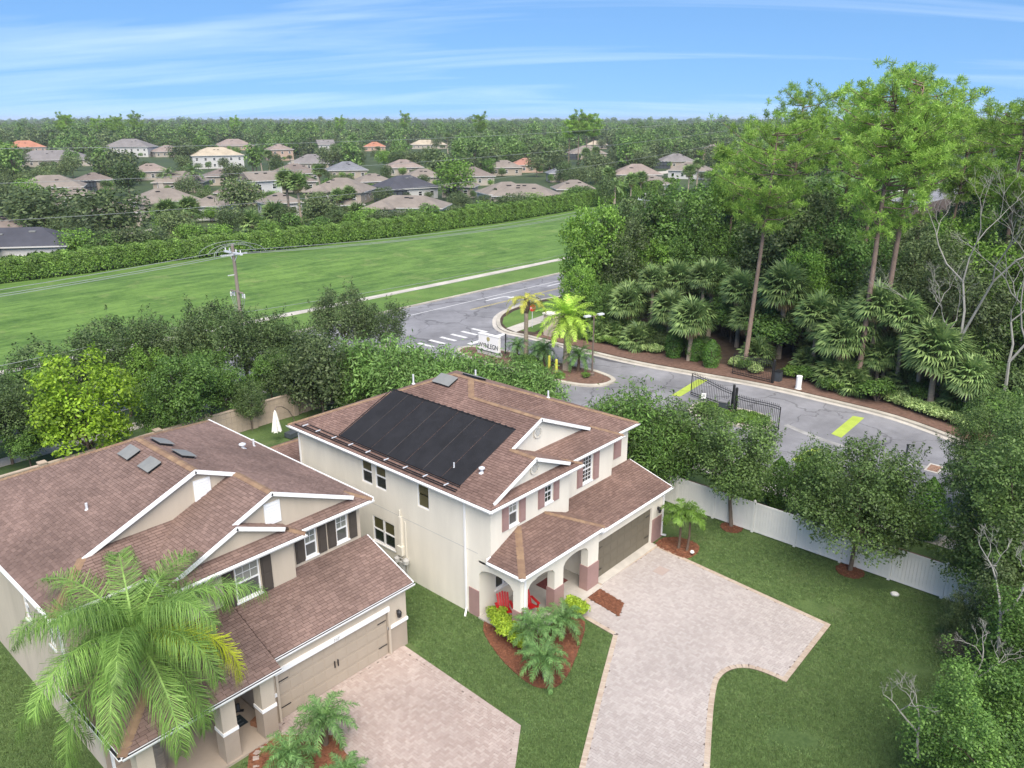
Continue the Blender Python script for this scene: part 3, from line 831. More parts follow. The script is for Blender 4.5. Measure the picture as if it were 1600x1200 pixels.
def gutter(root, p0, p1, mat='white', debris=False):
    p0, p1 = Vector(p0), Vector(p1); d = (p1 - p0).normalized(); a = d.cross(Vector((0, 0, 1))).normalized()
    prof = [(0.0, 0.02), (-0.0, -0.10), (0.09, -0.10), (0.125, -0.03), (0.125, 0.015), (0.112, 0.015), (0.105, -0.03), (0.02, -0.04), (0.015, 0.02)]
    v = [p + a * x + Vector((0, 0, z)) for p in (p0, p1) for x, z in prof]; n = len(prof)
    mb = MB().add(v, [(i, (i + 1) % n, (i + 1) % n + n, i + n) for i in range(n)] + [tuple(range(n)), tuple(range(2 * n - 1, n - 1, -1))])
    return mb.build('gutter', M[mat], root)
def downspout(root, axis, c, s, z0, z1, w=0.085, kick=(0, 0)):
    mb = MB(); fbox(mb, axis, c, s - w / 2, s + w / 2, -0.10, -0.02, z0 + 0.16, z1)
    p = Vector(w3(axis, c, s, -0.06, z0 + 0.17)); e = Vector((p.x + kick[0], p.y + kick[1], z0 + 0.04))
    if kick != (0, 0): beam(mb, p, e, 0.085, 0.085)
    return mb.build('downspout', M['white'], root)
def arch_band(mb, axis, c, s0, s1, zs, zc, zt, t, n=12):
    pts = [(s0 + (s1 - s0) * i / n, zs + (zc - zs) * math.sqrt(max(0, 1 - ((i / n) * 2 - 1) ** 2))) for i in range(n + 1)]
    for i in range(n):
        (a, p), (b, q) = pts[i], pts[i + 1]
        v = [w3(axis, c, a, 0, p), w3(axis, c, b, 0, q), w3(axis, c, b, 0, zt), w3(axis, c, a, 0, zt), w3(axis, c, a, t, p), w3(axis, c, b, t, q), w3(axis, c, b, t, zt), w3(axis, c, a, t, zt)]
        mb.add(v, [(0, 1, 2, 3), (5, 4, 7, 6), (0, 4, 5, 1), (2, 6, 7, 3)])
def box_vent(roof_o, c, ang, along, w=0.75, l=0.95):
    """Low box vent lying on a slope; ang tilts it about the given horizontal axis."""
    m = Matrix.Translation(Vector(c)) @ (Matrix.Rotation(ang, 4, 'Y') if along == 'y' else Matrix.Rotation(ang, 4, 'X'))
    mb = MB()
    def add(x0, x1, y0, y1, z0, z1, z2=None):
        z2 = z1 if z2 is None else z2
        v = [(x0, y0, z0), (x1, y0, z0), (x1, y1, z0), (x0, y1, z0), (x0, y0, z1), (x1, y0, z1), (x1, y1, z2), (x0, y1, z2)]
        mb.add([m @ Vector(q) for q in v], [(0, 3, 2, 1), (4, 5, 6, 7), (0, 1, 5, 4), (1, 2, 6, 5), (2, 3, 7, 6), (3, 0, 4, 7)])
    add(-w / 2, w / 2, -l / 2, l / 2, 0.0, 0.015)
    add(-w / 2 + .04, w / 2 - .04, -l / 2 + .05, l / 2 - .05, 0.016, 0.10)
    v = mb.cm
    o = mb.build('roof_vent', M['black'], roof_o)
    t = MB()
    vv = [(-w / 2 - .02, -l / 2 - .03, 0.102), (w / 2 + .02, -l / 2 - .03, 0.102), (w / 2 + .02, l / 2 + .03, 0.102), (-w / 2 - .02, l / 2 + .03, 0.102)]
    vv += [(x, y, 0.122) for x, y, _ in vv] + [(-w / 2 - .02, 0, .150), (w / 2 + .02, 0, .150)]
    t.add([m @ Vector(q) for q in vv], [(0, 3, 2, 1), (0, 1, 5, 4), (2, 3, 7, 6), (4, 5, 9, 8), (8, 9, 6, 7), (1, 2, 6, 9, 5), (0, 4, 8, 7, 3)])
    t.build('vent_hood', M['vent'], o)
    return o
def pipe_vent(roof_o, c, r=0.06, h=0.35, hood=False):
    mb = MB().lathe((c[0], c[1], c[2] - 0.03), [(r * 2.2, 0), (r * 1.4, 0.05), (r, 0.07), (r, h)], 12)
    if hood: mb.lathe((c[0], c[1], c[2] + h - 0.05), [(r * 1.2, 0), (r * 2.1, 0.02), (r * 2.1, 0.07), (r * 0.6, 0.13)], 12)
    return mb.build('vent_pipe', M['metal'], roof_o)

# ================================================================== the cream house with the solar mats
cream = thing('cream_house', (0, 0, 0), 'cream two-storey house with black solar mats on its brown roof', 'house')
w = MB()
side_low = [(6.65, 8.38, 1.22, 2.68)]
side_up = [(8.20, 9.04, 4.38, 5.76), (7.11, 7.95, 4.38, 5.76), (3.98, 4.80, 4.40, 5.76)]
wall_face(w, 'x', 0.0, 0.75, 14.5, 0, 2.95, side_low)
wall_face(w, 'x', 0.0, 0.0, 14.5, 2.95, 6.0, side_up)
f_up = [(1.22, 1.84, 4.5, 5.76), (3.76, 4.34, 4.66, 5.80)]
wall_face(w, 'y', 0.0, 0.0, 5.65, 2.95, 6.0, f_up)
wall_face(w, 'y', 0.6, 5.65, 10.2, 2.95, 6.0, [(7.58, 8.40, 4.15, 5.62)])
wall_face(w, 'y', 0.95, 10.2, 12.2, 2.95, 6.0)
w.add([(5.65, 0, 2.95), (5.65, .6, 2.95), (5.65, .6, 6.0), (5.65, 0, 6.0)], [(0, 1, 2, 3)])
w.add([(10.2, .6, 2.95), (10.2, .95, 2.95), (10.2, .95, 6.0), (10.2, .6, 6.0)], [(0, 1, 2, 3)])
w.add([(12.2, -1.55, 0), (12.2, 14.5, 0), (12.2, 14.5, 6.0), (12.2, .95, 6.0), (12.2, .95, 3.6), (12.2, -1.55, 2.95)], [(0, 1, 2, 3, 4, 5)])
w.add([(0, 14.5, 0), (12.2, 14.5, 0), (12.2, 14.5, 6.0), (0, 14.5, 6.0)], [(3, 2, 1, 0)])
wall_face(w, 'y', -1.55, 5.85, 12.2, 0, 3.0, [(6.05, 11.05, 0.0, 2.22)], 0.16)
w.add([(5.85, -1.55, 0), (5.85, 0.75, 0), (5.85, .75, 3.0), (5.85, -1.55, 3.0)], [(0, 1, 2, 3)])
door_x = (4.15, 5.15)
wall_face(w, 'y', 0.75, 0.0, 5.85, 0, 2.95, [(1.1, 2.3, 0.95, 2.35), (door_x[0], door_x[1], 0.1, 2.25)])
w.add([(0, -1.75, 2.93), (5.85, -1.75, 2.93), (5.85, .75, 2.93), (0, .75, 2.93)], [(0, 1, 2, 3)])
w.build('wall', M['stucco_cream'], cream)
# recessed joint line between the storeys on the long side wall
MB().box(-0.006, -0.001, 0.8, 14.45, 3.36, 3.385).build('wall_joint', M['utility_grey'], cream)
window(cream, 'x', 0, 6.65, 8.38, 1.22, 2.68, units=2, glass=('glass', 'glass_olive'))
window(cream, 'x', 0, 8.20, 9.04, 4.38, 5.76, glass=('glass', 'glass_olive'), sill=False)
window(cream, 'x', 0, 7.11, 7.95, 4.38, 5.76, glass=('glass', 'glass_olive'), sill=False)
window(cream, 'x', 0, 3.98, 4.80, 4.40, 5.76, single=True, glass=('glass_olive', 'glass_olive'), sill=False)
window(cream, 'y', 0, 1.22, 1.84, 4.5, 5.76, glass=('glass_low', 'glass_blind'), grid=(1, 1), grid_low=False)
window(cream, 'y', 0, 3.76, 4.34, 4.66, 5.80, glass=('glass', 'glass'), grid=(1, 1))
window(cream, 'y', .6, 7.58, 8.40, 4.15, 5.62, glass=('glass', 'glass'), grid=(2, 2))
for a, b, z0, z1, c in ((.74, 1.17, 4.45, 5.80, 0), (1.9, 2.33, 4.45, 5.80, 0), (3.25, 3.70, 4.60, 5.82, 0), (4.40, 4.82, 4.60, 5.82, 0), (7.08, 7.53, 4.08, 5.65, .6), (8.46, 8.96, 4.08, 5.65, .6), (10.84, 11.52, 4.36, 5.44, .95)):
    shutter(cream, 'y', c, a, b, z0, z1, 'mauve')
window(cream, 'y', .75, 1.1, 2.3, .95, 2.35, units=2)
d = MB(); fbox(d, 'y', .75, door_x[0], door_x[1], .05, .1, .1, 2.25)
for k in (0.35, 1.3): fbox(d, 'y', .75, door_x[0] + .15, door_x[1] - .15, .03, .05, k, k + .7)
do = d.build('front_door', M['garage_olive'], cream)
MB().lathe((door_x[0] + .1, .74, 1.05), [(.0, 0), (.035, .01), (.035, .06), (0, .07)], 8).build('door_knob', M['metal'], do)
# garage door: four rows of panels, strap hinges and lamp
g = MB()
for r in range(4):
    z0 = 0.02 + r * .55
    fbox(g, 'y', -1.55, 6.06, 11.04, .10, .15, z0, z0 + .535)
    for k in range(8): fbox(g, 'y', -1.55, 6.12 + k * .616, 6.12 + k * .616 + .52, .088, .10, z0 + .08, z0 + .455)
go = g.build('garage_door', M['garage_olive'], cream)
for sx in (6.16, 10.56):
    for z in (.5, 1.75): MB().box(sx, sx + .42, -1.475, -1.462, z, z + .035).build('strap_hinge', M['black'], go)
MB().box(6.0, 11.1, -1.95, -1.35, -.02, .075).build('threshold', M['concrete'], cream)
# porch
p = MB(); PT = .42
fbox(p, 'y', -1.75, 0.0, .5, 0, PT, 1.42, 3.3); fbox(p, 'y', -1.75, 2.4, 3.05, 0, PT, 1.42, 2.05); fbox(p, 'y', -1.75, 4.98, 5.84, 0, PT, 1.42, 3.1)
fbox(p, 'y', -1.75, 2.4, 3.05, 0, PT, 2.05, 3.05)
arch_band(p, 'y', -1.75, .5, 2.4, 2.32, 2.68, 3.05, PT); arch_band(p, 'y', -1.75, 3.05, 4.98, 2.32, 2.68, 3.05, PT)
arch_band(p, 'x', 0.0, -1.33, .75, 2.32, 2.70, 3.05, .35)
p.box(0.52, 5.82, -1.74, -1.34, 3.055, 3.3)
p.build('porch_arch', M['stucco_cream'], cream)
for a, b in ((-.035, .535), (2.365, 3.085), (4.945, 5.875)):
    MB().box(a, b, -1.785, -1.295, 0, 1.42).build('column_base', M['mauve'], cream)
MB().box(-.035, .0, .752, 1.40, 0, 1.42).build('column_base', M['mauve'], cream)
MB().box(11.12, 12.235, -1.59, -1.545, 0, 1.42).build('column_base', M['mauve'], cream)
MB().box(-.1, 5.84, -2.1, .74, -.05, .10).build('porch_floor', M['concrete'], cream)
# roof
E, S = 6.1, .42
ro = Roof(cream, mat='shingle', seed=2)
fP1 = lambda x, y: E + S * (x + .4)
fF = lambda x, y: E + S * (y - .6)
ro.plane([(-.4, 14.9), (-.4, -.4), (-.12, -.22), (2.82, -.22), (2.82, 1.28), (5.0, 1.28), (5.0, 6.0), (6.13, 7.13), (6.13, 8.37)], fP1)
ro.plane([(12.66, .6), (6.13, 7.13), (5.0, 6.0), (9.72, 1.28), (10.4, .6)], fF)
fW1 = lambda x, y: 8.37 - S * (x - 5.0)
ro.plane([(5.0, 1.28), (9.72, 1.28), (5.0, 6.0)], fW1)
fF2 = lambda x, y: E + S * (y - .2)
ro.plane([(5.2, .2), (10.6, .2), (9.3, 1.5), (4.2, 1.5)], fF2)
ro.plane([(10.6, .2), (10.6, 1.5), (9.3, 1.5)], lambda x, y: E + S * (10.6 - x))
fW3 = lambda x, y: 7.452 - S * (x - 2.82)
ro.plane([(2.82, -.22), (2.82, 1.5), (4.73, 1.5), (6.03, .2), (6.03, -.22)], fW3)
ro.plane([(-.4, -.4), (6.2, -.4), (5.73, .07), (.07, .07)], lambda x, y: E + S * (y + .4))
ro.plane([(12.66, .6), (12.66, 14.9), (6.13, 8.37), (6.13, 7.13)], lambda x, y: E + S * (12.66 - x))
ro.plane([(12.66, 14.9), (-.4, 14.9), (6.13, 8.37)], lambda x, y: E + S * (14.9 - y))
PE, PS = 3.4, .43
ro.plane([(-.25, -2.07), (5.85, -2.07), (3.75, 0), (1.83, 0)], lambda x, y: PE + PS * (y + 2.07))
ro.plane([(-.25, -2.07), (1.83, 0), (-.25, 0)], lambda x, y: PE + PS * (x + .25))
ro.plane([(5.85, -2.07), (5.85, 0), (3.75, 0)], lambda x, y: PE + PS * (5.85 - x))
GS = .29
ro.plane([(5.2, -1.85), (12.45, -1.85), (12.45, .95), (10.2, .95), (10.2, .6), (5.65, .6), (5.65, 0), (5.2, 0)], lambda x, y: 3.05 + GS * (y + 1.85))
LE = 2.9
ro.plane([(-.1, 19.6), (-.1, 14.5), (2.45, 14.5), (2.45, 17.05)], lambda x, y: LE + S * (x + .1))
ro.plane([(-.1, 19.6), (2.45, 17.05), (9.0, 17.05), (9.0, 19.6)], lambda x, y: LE + S * (19.6 - y))
ro.plane([(2.45, 14.5), (9, 14.5), (9, 17.05), (2.45, 17.05)], lambda x, y: LE + S * 2.55)
def r3(fz, x, y, dz=0): return Vector((x, y, fz(x, y) + dz))
ro.cap(r3(fP1, 2.82, 1.3), r3(fP1, 2.82, -.2)); ro.cap(r3(fP1, 5, 6.0), r3(fP1, 5, 1.3)); ro.cap(r3(fP1, 6.13, 7.13), r3(fP1, 5, 6.0))
ro.cap(r3(fP1, 6.13, 8.37), r3(fP1, 6.13, 7.13)); ro.cap(r3(fP1, 6.13, 8.37), r3(fP1, -.38, 14.88)); ro.cap(r3(fP1, 6.13, 7.13), r3(fF, 12.64, .62))
ro.cap(r3(fF2, 9.3, 1.5), r3(fF2, 10.58, .22)); ro.cap((5.3, .3, 6.42), (6.15, -.35, 6.14))
ro.cap((1.83, 0, 4.29), (-.23, -2.05, 3.41)); ro.cap((3.75, 0, 4.29), (5.83, -2.05, 3.41)); ro.cap((2.45, 17.05, 3.97), (-.08, 19.58, 2.91)); ro.cap((2.45, 17.05, 3.97), (9, 17.05, 3.97))
# rake boards of the two small gables
ro.board(r3(fP1, -.05, -.25), r3(fP1, 2.84, -.25)); ro.board(r3(fW3, 2.80, -.25), r3(fW3, 5.35, -.25))
ro.board(r3(fP1, 2.85, 1.25), r3(fP1, 5.02, 1.25)); ro.board(r3(fW1, 4.98, 1.25), r3(fW1, 9.0, 1.25))
# soffits
ro.soffit.box(-.38, 0, -.36, 14.9, 5.90, 5.97); ro.soffit.box(0.002, 6.15, -.36, -.002, 5.90, 5.97); ro.soffit.box(5.66, 10.58, .24, .598, 5.90, 5.97); ro.soffit.box(10.21, 12.64, .64, .948, 5.90, 5.97)
ro.soffit.box(-.22, -.002, -2.04, 0, 3.2, 3.28); ro.soffit.box(0, 5.83, -2.04, -1.752, 3.2, 3.28); ro.soffit.box(5.9, 12.42, -1.82, -1.552, 2.84, 2.92)
ro_o = ro.finish()
gm = MB()
gm.add([(.1, .07, 6.2), (2.82, .07, 7.36), (5.5, .07, 6.25)], [(0, 2, 1)])
gm.add([(2.9, 1.5, 6.3), (9.1, 1.5, 6.55), (5.0, 1.5, 8.28), (2.9, 1.5, 7.38)], [(0, 1, 2, 3)])
gm.build('gable_wall', M['stucco_cream'], cream)
for x, y, z in ((3.02, .05, 6.80), (4.95, 1.48, 7.62)):
    mb = MB(); n = 20
    for r0, r1, yy in ((.30, .24, -.05), (.24, 0.0, -.02)):
        v = [(x + r * math.cos(6.2832 * k / n), y + yy, z + r * math.sin(6.2832 * k / n)) for r in (r0, max(r1, .001)) for k in range(n)]
        mb.add(v, [(k, (k + 1) % n, (k + 1) % n + n, k + n) for k in range(n)])
    v = [(x + .30 * math.cos(6.2832 * k / n), y + yy, z + .30 * math.sin(6.2832 * k / n)) for yy in (-.05, .02) for k in range(n)]
    mb.add(v, [(k, (k + 1) % n, (k + 1) % n + n, k + n) for k in range(n)])
    vo = mb.build('gable_vent', M['stucco_cream'], cream)
    for k in range(5): MB().box(x - .2 + abs(k - 2) * .05, x + .2 - abs(k - 2) * .05, y - .05, y - .022, z - .16 + k * .08, z - .125 + k * .08).build('louvre', M['utility_grey'], vo)
for a, b in (((-.4, 14.9, 6.06), (-.4, -.4, 6.06)), ((-.4, -.4, 6.06), (6.2, -.4, 6.06)), ((5.75, .2, 6.06), (10.6, .2, 6.06)), ((10.45, .6, 6.06), (12.66, .6, 6.06)),
             ((-.25, -.03, 3.36), (-.25, -2.07, 3.36)), ((-.25, -2.07, 3.36), (5.85, -2.07, 3.36)), ((5.85, -1.85, 3.01), (12.45, -1.85, 3.01)), ((-.1, 19.6, 2.86), (-.1, 14.6, 2.86))):
    gutter(cream, a, b)
MB().box(-.27, -.004, -.02, .03, 3.20, 3.53).build('fascia', M['white'], cream)
beam(MB(), (12.46, -1.85, 2.99), (12.46, .95, 3.80), .05, .16).build('fascia', M['white'], cream)
downspout(cream, 'x', 0, 1.55, 0, 5.98, kick=(-.35, -.25)); downspout(cream, 'x', 0, 14.42, 3.0, 5.98, kick=(0, 0))
downspout(cream, 'y', -1.75, .25, .05, 3.3); downspout(cream, 'y', -1.55, 12.1, 0, 3.0, kick=(.3, -.1))
beam(MB(), (6.2, -.42, 6.0), (6.3, .1, 5.92), .08, .08).build('downspout', M['white'], cream)
# roof fittings
sl = math.atan(S)
box_vent(ro_o, r3(fP1, 5.45, 8.4, .02), -sl, 'y', .75, 1.25)
box_vent(ro_o, (6.85, 7.6, 8.60), sl, 'y', .75, 1.25)
pipe_vent(ro_o, r3(fP1, 1.15, 1.6), .07, .22, True); pipe_vent(ro_o, r3(fP1, .85, 3.1), .035, .3)
pipe_vent(ro_o, (5.0, 10.5, 8.1), .05, .55); pipe_vent(ro_o, (8.0, 8.6, 8.1), .05, .5); pipe_vent(ro_o, (9.5, 4.5, 7.5), .05, .4)
# solar heating mats: separate mats side by side, headers above and below, supply pipes along the eave
nmat = 7; y0, y1 = 1.95, 10.9
for k in range(nmat):
    a = y0 + (y1 - y0) * k / nmat + .012; b = y0 + (y1 - y0) * (k + 1) / nmat - .012
    mb = MB()
    x0, x1 = .12, 3.88
    nr = 30
    v = []
    for i in range(nr + 1):
        y = a + (b - a) * i / nr; h = .035 + (.010 if i % 2 else 0)
        v += [(x0, y, fP1(x0, y) + h), (x1, y, fP1(x1, y) + h)]
    mb.add(v, [(2 * i, 2 * i + 1, 2 * i + 3, 2 * i + 2) for i in range(nr)])
    for x in (x0, x1): mb.tube([(x, a, fP1(x, a) + .045), (x, b, fP1(x, b) + .045)], .035, 8)
    for q in range(3): mb.tube([(x1 + .01, a + (b - a) * (q + .5) / 3 - .05, fP1(x1, a) + .05), (x1 + .01, a + (b - a) * (q + .5) / 3 + .05, fP1(x1, a) + .05)], .055, 8)
    so = mb.build('solar_mat', M['solar'], ro_o)
for k in (2, 4, 6):
    y = y0 + (y1 - y0) * k / nmat
    v = [(.15, y - .012, fP1(.15, y) + .052), (.15, y + .012, fP1(.15, y) + .052), (3.8, y + .012, fP1(3.8, y) + .052), (3.8, y - .012, fP1(3.8, y) + .052)]
    MB().add(v, [(0, 1, 2, 3)]).build('mat_strap', M['solar_seam'], ro_o)
for k, x in enumerate((-.26, -.16, .02)):
    MB().tube([(x, 1.9, fP1(x, 0) + .05), (x, 14.4 - k * .5, fP1(x, 0) + .05)], .03, 8).build('supply_pipe', M['solar'], ro_o)
MB().tube([(.12, 10.95, fP1(.12, 0) + .05), (3.9, 10.98, fP1(3.9, 0) + .06)], .022, 6).build('supply_pipe', M['solar'], ro_o)
for y in (2.6, 4, 5.4, 6.8, 8.2, 9.6, 11, 12.4, 13.6):
    MB().box(-.30, .06, y - .025, y + .025, fP1(-.1, 0) + .06, fP1(-.1, 0) + .10).build('pipe_clip', M['metal'], ro_o)
# service meters on the long wall
mt = MB().box(-.12, -.002, 6.02, 6.18, 1.55, 3.4); mt.tube([(-.06, 6.1, 3.35), (-.06, 6.1, 3.75)], .05, 8)
mt.box(-.18, -.002, 5.95, 6.3, 1.25, 1.75).box(-.05, -.002, 5.75, 5.82, .3, 3.2)
mt.build('meter_box', M['stucco_cream'], cream)
mt = MB().tube([(-.15, 5.6, .1), (-.15, 5.6, 1.1)], .02, 6).tube([(-.15, 5.6, 1.1), (-.15, 6.2, 1.1)], .025, 6).lathe((-.18, 5.65, .95), [(.02, 0), (.17, .03), (.17, .22), (.08, .3)], 12)
mt.lathe((-.16, 6.35, .8), [(.02, 0), (.16, .03), (.16, .25), (.05, .32)], 12).box(-.25, -.05, 5.85, 6.1, .35, .95)
mt.build('gas_meter', M['utility_grey'], cream)
lamp = MB().box(11.55, 11.67, -1.62, -1.552, 1.9, 2.05).lathe((11.61, -1.70, 1.72), [(.03, 0), (.075, .04), (.095, .25), (.02, .36)], 8)
lamp.build('wall_lamp', M['black'], cream)
for k in range(2): MB().box(4.75 + k * .45, 4.85 + k * .45, -1.80, -1.70, 3.12, 3.18).build('flood_lamp', M['white'], cream)

# ================================================================== the tan house
tan = thing('tan_house', (-9.5, 6, 0), 'tan two-storey house with dark shutters and brown shingle roof', 'house')
w = MB()
wall_face(w, 'y', 4.7, -7.16, -3.5, 2.9, 6.0, [(-6.38, -5.79, 4.43, 5.68), (-4.78, -4.16, 4.45, 5.70)])
wall_face(w, 'y', 4.3, -12.0, -7.16, 2.9, 6.0, [(-9.8, -8.75, 4.16, 5.72)])
wall_face(w, 'y', 5.85, -15.42, -12.0, 2.9, 6.0, [(-14.6, -13.5, 4.16, 5.72)])
wall_face(w, 'x', -15.42, 5.85, 18.3, 0, 6.0, [(7.2, 7.8, 3.7, 4.95), (9.6, 10.2, 3.7, 4.95)])
wall_face(w, 'x', -15.42, 4.2, 5.85, 0, 2.95)
wall_face(w, 'x', -12.0, 4.3, 5.85, 2.9, 6.0)
w.add([(-7.16, 4.3, 2.9), (-7.16, 4.7, 2.9), (-7.16, 4.7, 6), (-7.16, 4.3, 6)], [(0, 1, 2, 3)])
w.add([(-3.5, 1.8, 0), (-3.5, 18.3, 0), (-3.5, 18.3, 6), (-3.5, 4.7, 6), (-3.5, 4.7, 4.1), (-3.5, 1.8, 3.0)], [(0, 1, 2, 3, 4, 5)])
w.add([(-15.42, 18.3, 0), (-3.5, 18.3, 0), (-3.5, 18.3, 6), (-15.42, 18.3, 6)], [(3, 2, 1, 0)])
wall_face(w, 'y', 1.8, -10.25, -3.5, 1.42, 2.95, [(-9.95, -4.52, 1.42, 2.2)], .12, (0,))
w.build('wall', M['stucco_tan'], tan)
for a_, b_ in ((-10.25, -9.95), (-4.52, -3.5)): MB().box(a_, b_, 1.8, 1.92, 0, 1.28).build('lower_wall', M['stucco_taupe'], tan)
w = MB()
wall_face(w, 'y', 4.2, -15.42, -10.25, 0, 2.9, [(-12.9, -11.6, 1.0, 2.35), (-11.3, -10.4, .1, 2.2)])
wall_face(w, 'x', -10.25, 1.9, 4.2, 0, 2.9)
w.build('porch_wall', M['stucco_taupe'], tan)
for a, b in ((-10.27, -9.93), (-4.54, -3.46)): MB().box(a, b, 1.74, 1.84, 1.28, 1.42).build('wall_band', M['white'], tan)
MB().box(-10.30, -10.252, 1.72, 4.2, 1.28, 1.42).build('wall_band', M['white'], tan)
MB().box(-10.0, -4.45, 1.73, 1.80, 2.20, 2.42).build('door_head', M['white'], tan)
for a in (-10.0, -4.54): MB().box(a, a + .10, 1.735, 1.80, 0, 2.2).build('door_jamb', M['stucco_tan'], tan)
text_part('house_number', '747', .2, M['utility_grey'], tan, (-7.2 + 9.5, 1.722 - 6, 2.24), (R(90), 0, 0))
g = MB()
for r in range(4):
    z0 = .02 + r * .55
    fbox(g, 'y', 1.8, -9.9, -4.55, .08, .12, z0, z0 + .535)
    for k in range(10): fbox(g, 'y', 1.8, -9.86 + k * .531, -9.86 + k * .531 + .46, .068, .08, z0 + .07, z0 + .46)
go = g.build('garage_door', M['garage_tan'], tan)
for sx in (-9.85, -5.05):
    for z in (.55, 1.75): MB().box(sx, sx + .45, 1.845, 1.866, z, z + .035).build('strap_hinge', M['black'], go)
for sx in (-7.32, -7.16): MB().box(sx, sx + .04, 1.82, 1.866, .95, 1.25).build('handle', M['black'], go)
window(tan, 'y', 4.7, -6.38, -5.79, 4.43, 5.68, glass=('glass_low', 'glass_blind'), grid=(1, 1), grid_low=False)
window(tan, 'y', 4.7, -4.78, -4.16, 4.45, 5.70, glass=('glass_low', 'glass_blind'), grid=(1, 1), grid_low=False)
window(tan, 'y', 4.3, -9.8, -8.75, 4.16, 5.72, glass=('glass_low', 'glass_blind'), grid=(2, 1), grid_low=False)
window(tan, 'y', 5.85, -14.6, -13.5, 4.16, 5.72, glass=('glass', 'glass_blind'), grid=(2, 1))
window(tan, 'x', -15.42, 7.2, 7.8, 3.7, 4.95); window(tan, 'x', -15.42, 9.6, 10.2, 3.7, 4.95)
window(tan, 'y', 4.2, -12.9, -11.6, 1.0, 2.35, units=2)
MB().box(-11.28, -10.42, 4.25, 4.30, .1, 2.18).build('front_door', M['dark_shutter'], tan)
for a, b, z0, z1, c in ((-6.86, -6.42, 4.38, 5.70, 4.7), (-5.74, -5.32, 4.38, 5.70, 4.7), (-5.24, -4.83, 4.40, 5.72, 4.7), (-4.11, -3.70, 4.40, 5.72, 4.7), (-10.32, -9.86, 4.10, 5.75, 4.3), (-8.70, -8.24, 4.10, 5.75, 4.3)):
    shutter(tan, 'y', c, a, b, z0, z1, 'dark_shutter')
# porch: floor, two square columns with bands
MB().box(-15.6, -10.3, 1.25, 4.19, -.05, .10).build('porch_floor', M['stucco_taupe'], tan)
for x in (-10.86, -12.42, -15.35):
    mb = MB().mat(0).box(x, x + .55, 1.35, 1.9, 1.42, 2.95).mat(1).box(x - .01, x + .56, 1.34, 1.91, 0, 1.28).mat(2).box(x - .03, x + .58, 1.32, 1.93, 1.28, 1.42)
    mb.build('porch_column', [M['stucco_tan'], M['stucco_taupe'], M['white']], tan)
MB().box(-15.35, -10.31, 1.38, 1.86, 2.7, 2.98).build('porch_beam', M['stucco_tan'], tan)
# roof
ro = Roof(tan, mat='shingle_b', seed=8)
fPL = lambda x, y: E + S * (x + 15.82)
fPR = lambda x, y: E + S * (-3.02 - x)
fQL = lambda x, y: 8.09 + S * (x + 7.75)
fFL = lambda x, y: E + S * (y - 5.45)
fFR = lambda x, y: E + S * (y - 4.3)
fFB = lambda x, y: E + S * (y - 3.9)
ro.plane([(-15.82, 18.7), (-15.82, 5.45), (-14.02, 7.25), (-9.42, 7.25), (-9.42, 12.3)], fPL)
ro.plane([(-3.02, 4.3), (-3.02, 18.7), (-9.42, 12.3), (-9.42, 7.25), (-7.75, 7.25), (-7.75, 4.55), (-3.9, 4.55), (-3.9, 5.18)], fPR)
ro.plane([(-15.82, 18.7), (-9.42, 12.3), (-3.02, 18.7)], lambda x, y: E + S * (18.7 - y))
ro.plane([(-15.82, 5.45), (-12.0, 5.45), (-9.9, 7.72), (-13.55, 7.72), (-14.02, 7.25)], fFL)
ro.plane([(-7.75, 7.7), (-7.75, 4.55), (-9.50, 4.55), (-9.50, 4.28), (-12.42, 4.28), (-12.42, 5.45), (-10.7, 7.7)], fQL)
fG3 = lambda x, y: fQL(-9.5, 0) - S * (x + 9.5)
ro.plane([(-9.50, 4.28), (-7.3, 4.28), (-7.3, 4.75), (-9.50, 4.75)], fG3)
ro.plane([(-12.42, 3.9), (-6.78, 3.9), (-7.63, 4.77), (-12.0, 4.77)], fFB)
ro.plane([(-9.2, 4.3), (-3.02, 4.3), (-3.85, 5.12), (-9.2, 5.12)], fFR)
ro.plane([(-6.78, 3.9), (-6.78, 4.77), (-7.63, 4.77)], lambda x, y: E + S * (-6.78 - x))
TG = .385
ro.plane([(-10.0, 1.65), (-3.15, 1.65), (-3.15, 4.7), (-7.16, 4.7), (-7.16, 4.3), (-10.0, 4.3)], lambda x, y: 3.05 + TG * (y - 1.65))
ro.plane([(-15.85, 1.05), (-10.12, 1.05), (-10.12, 4.3), (-12.0, 4.3), (-12.0, 5.84), (-11.06, 5.84)], lambda x, y: 3.05 + TG * (y - 1.05))
ro.plane([(-15.85, 1.05), (-11.06, 5.84), (-15.85, 5.84)], lambda x, y: 3.05 + TG * (x + 15.85))
ro.cap(r3(fPL, -9.42, 12.3), r3(fPL, -9.42, 7.3)); ro.cap(r3(fPR, -7.75, 7.2), r3(fPR, -7.75, 4.6)); ro.cap(r3(fPL, -14.02, 7.25), r3(fPL, -15.8, 5.47))
ro.cap(r3(fPL, -9.42, 12.3), r3(fPL, -15.8, 18.68)); ro.cap(r3(fPR, -9.42, 12.3), r3(fPR, -3.04, 18.68)); ro.cap(r3(fPR, -3.9, 5.18), r3(fPR, -3.05, 4.33))
ro.cap(r3(fFB, -7.63, 4.77), r3(fFB, -6.8, 3.93)); ro.cap((-11.06, 5.84, 4.9), (-15.83, 1.07, 3.06))
ro.board(r3(fPL, -14.0, 7.2), r3(fPL, -9.40, 7.2)); ro.board(r3(fPR, -9.44, 7.2), r3(fPR, -7.75, 7.2))
ro.board(r3(fPR, -7.77, 4.5), r3(fPR, -3.9, 4.5)); ro.board(r3(fQL, -9.50, 4.5), r3(fQL, -7.73, 4.5))
ro.board(r3(fQL, -12.3, 4.23), r3(fQL, -9.48, 4.23)); ro.board(r3(fG3, -9.52, 4.23), r3(fG3, -7.5, 4.23))
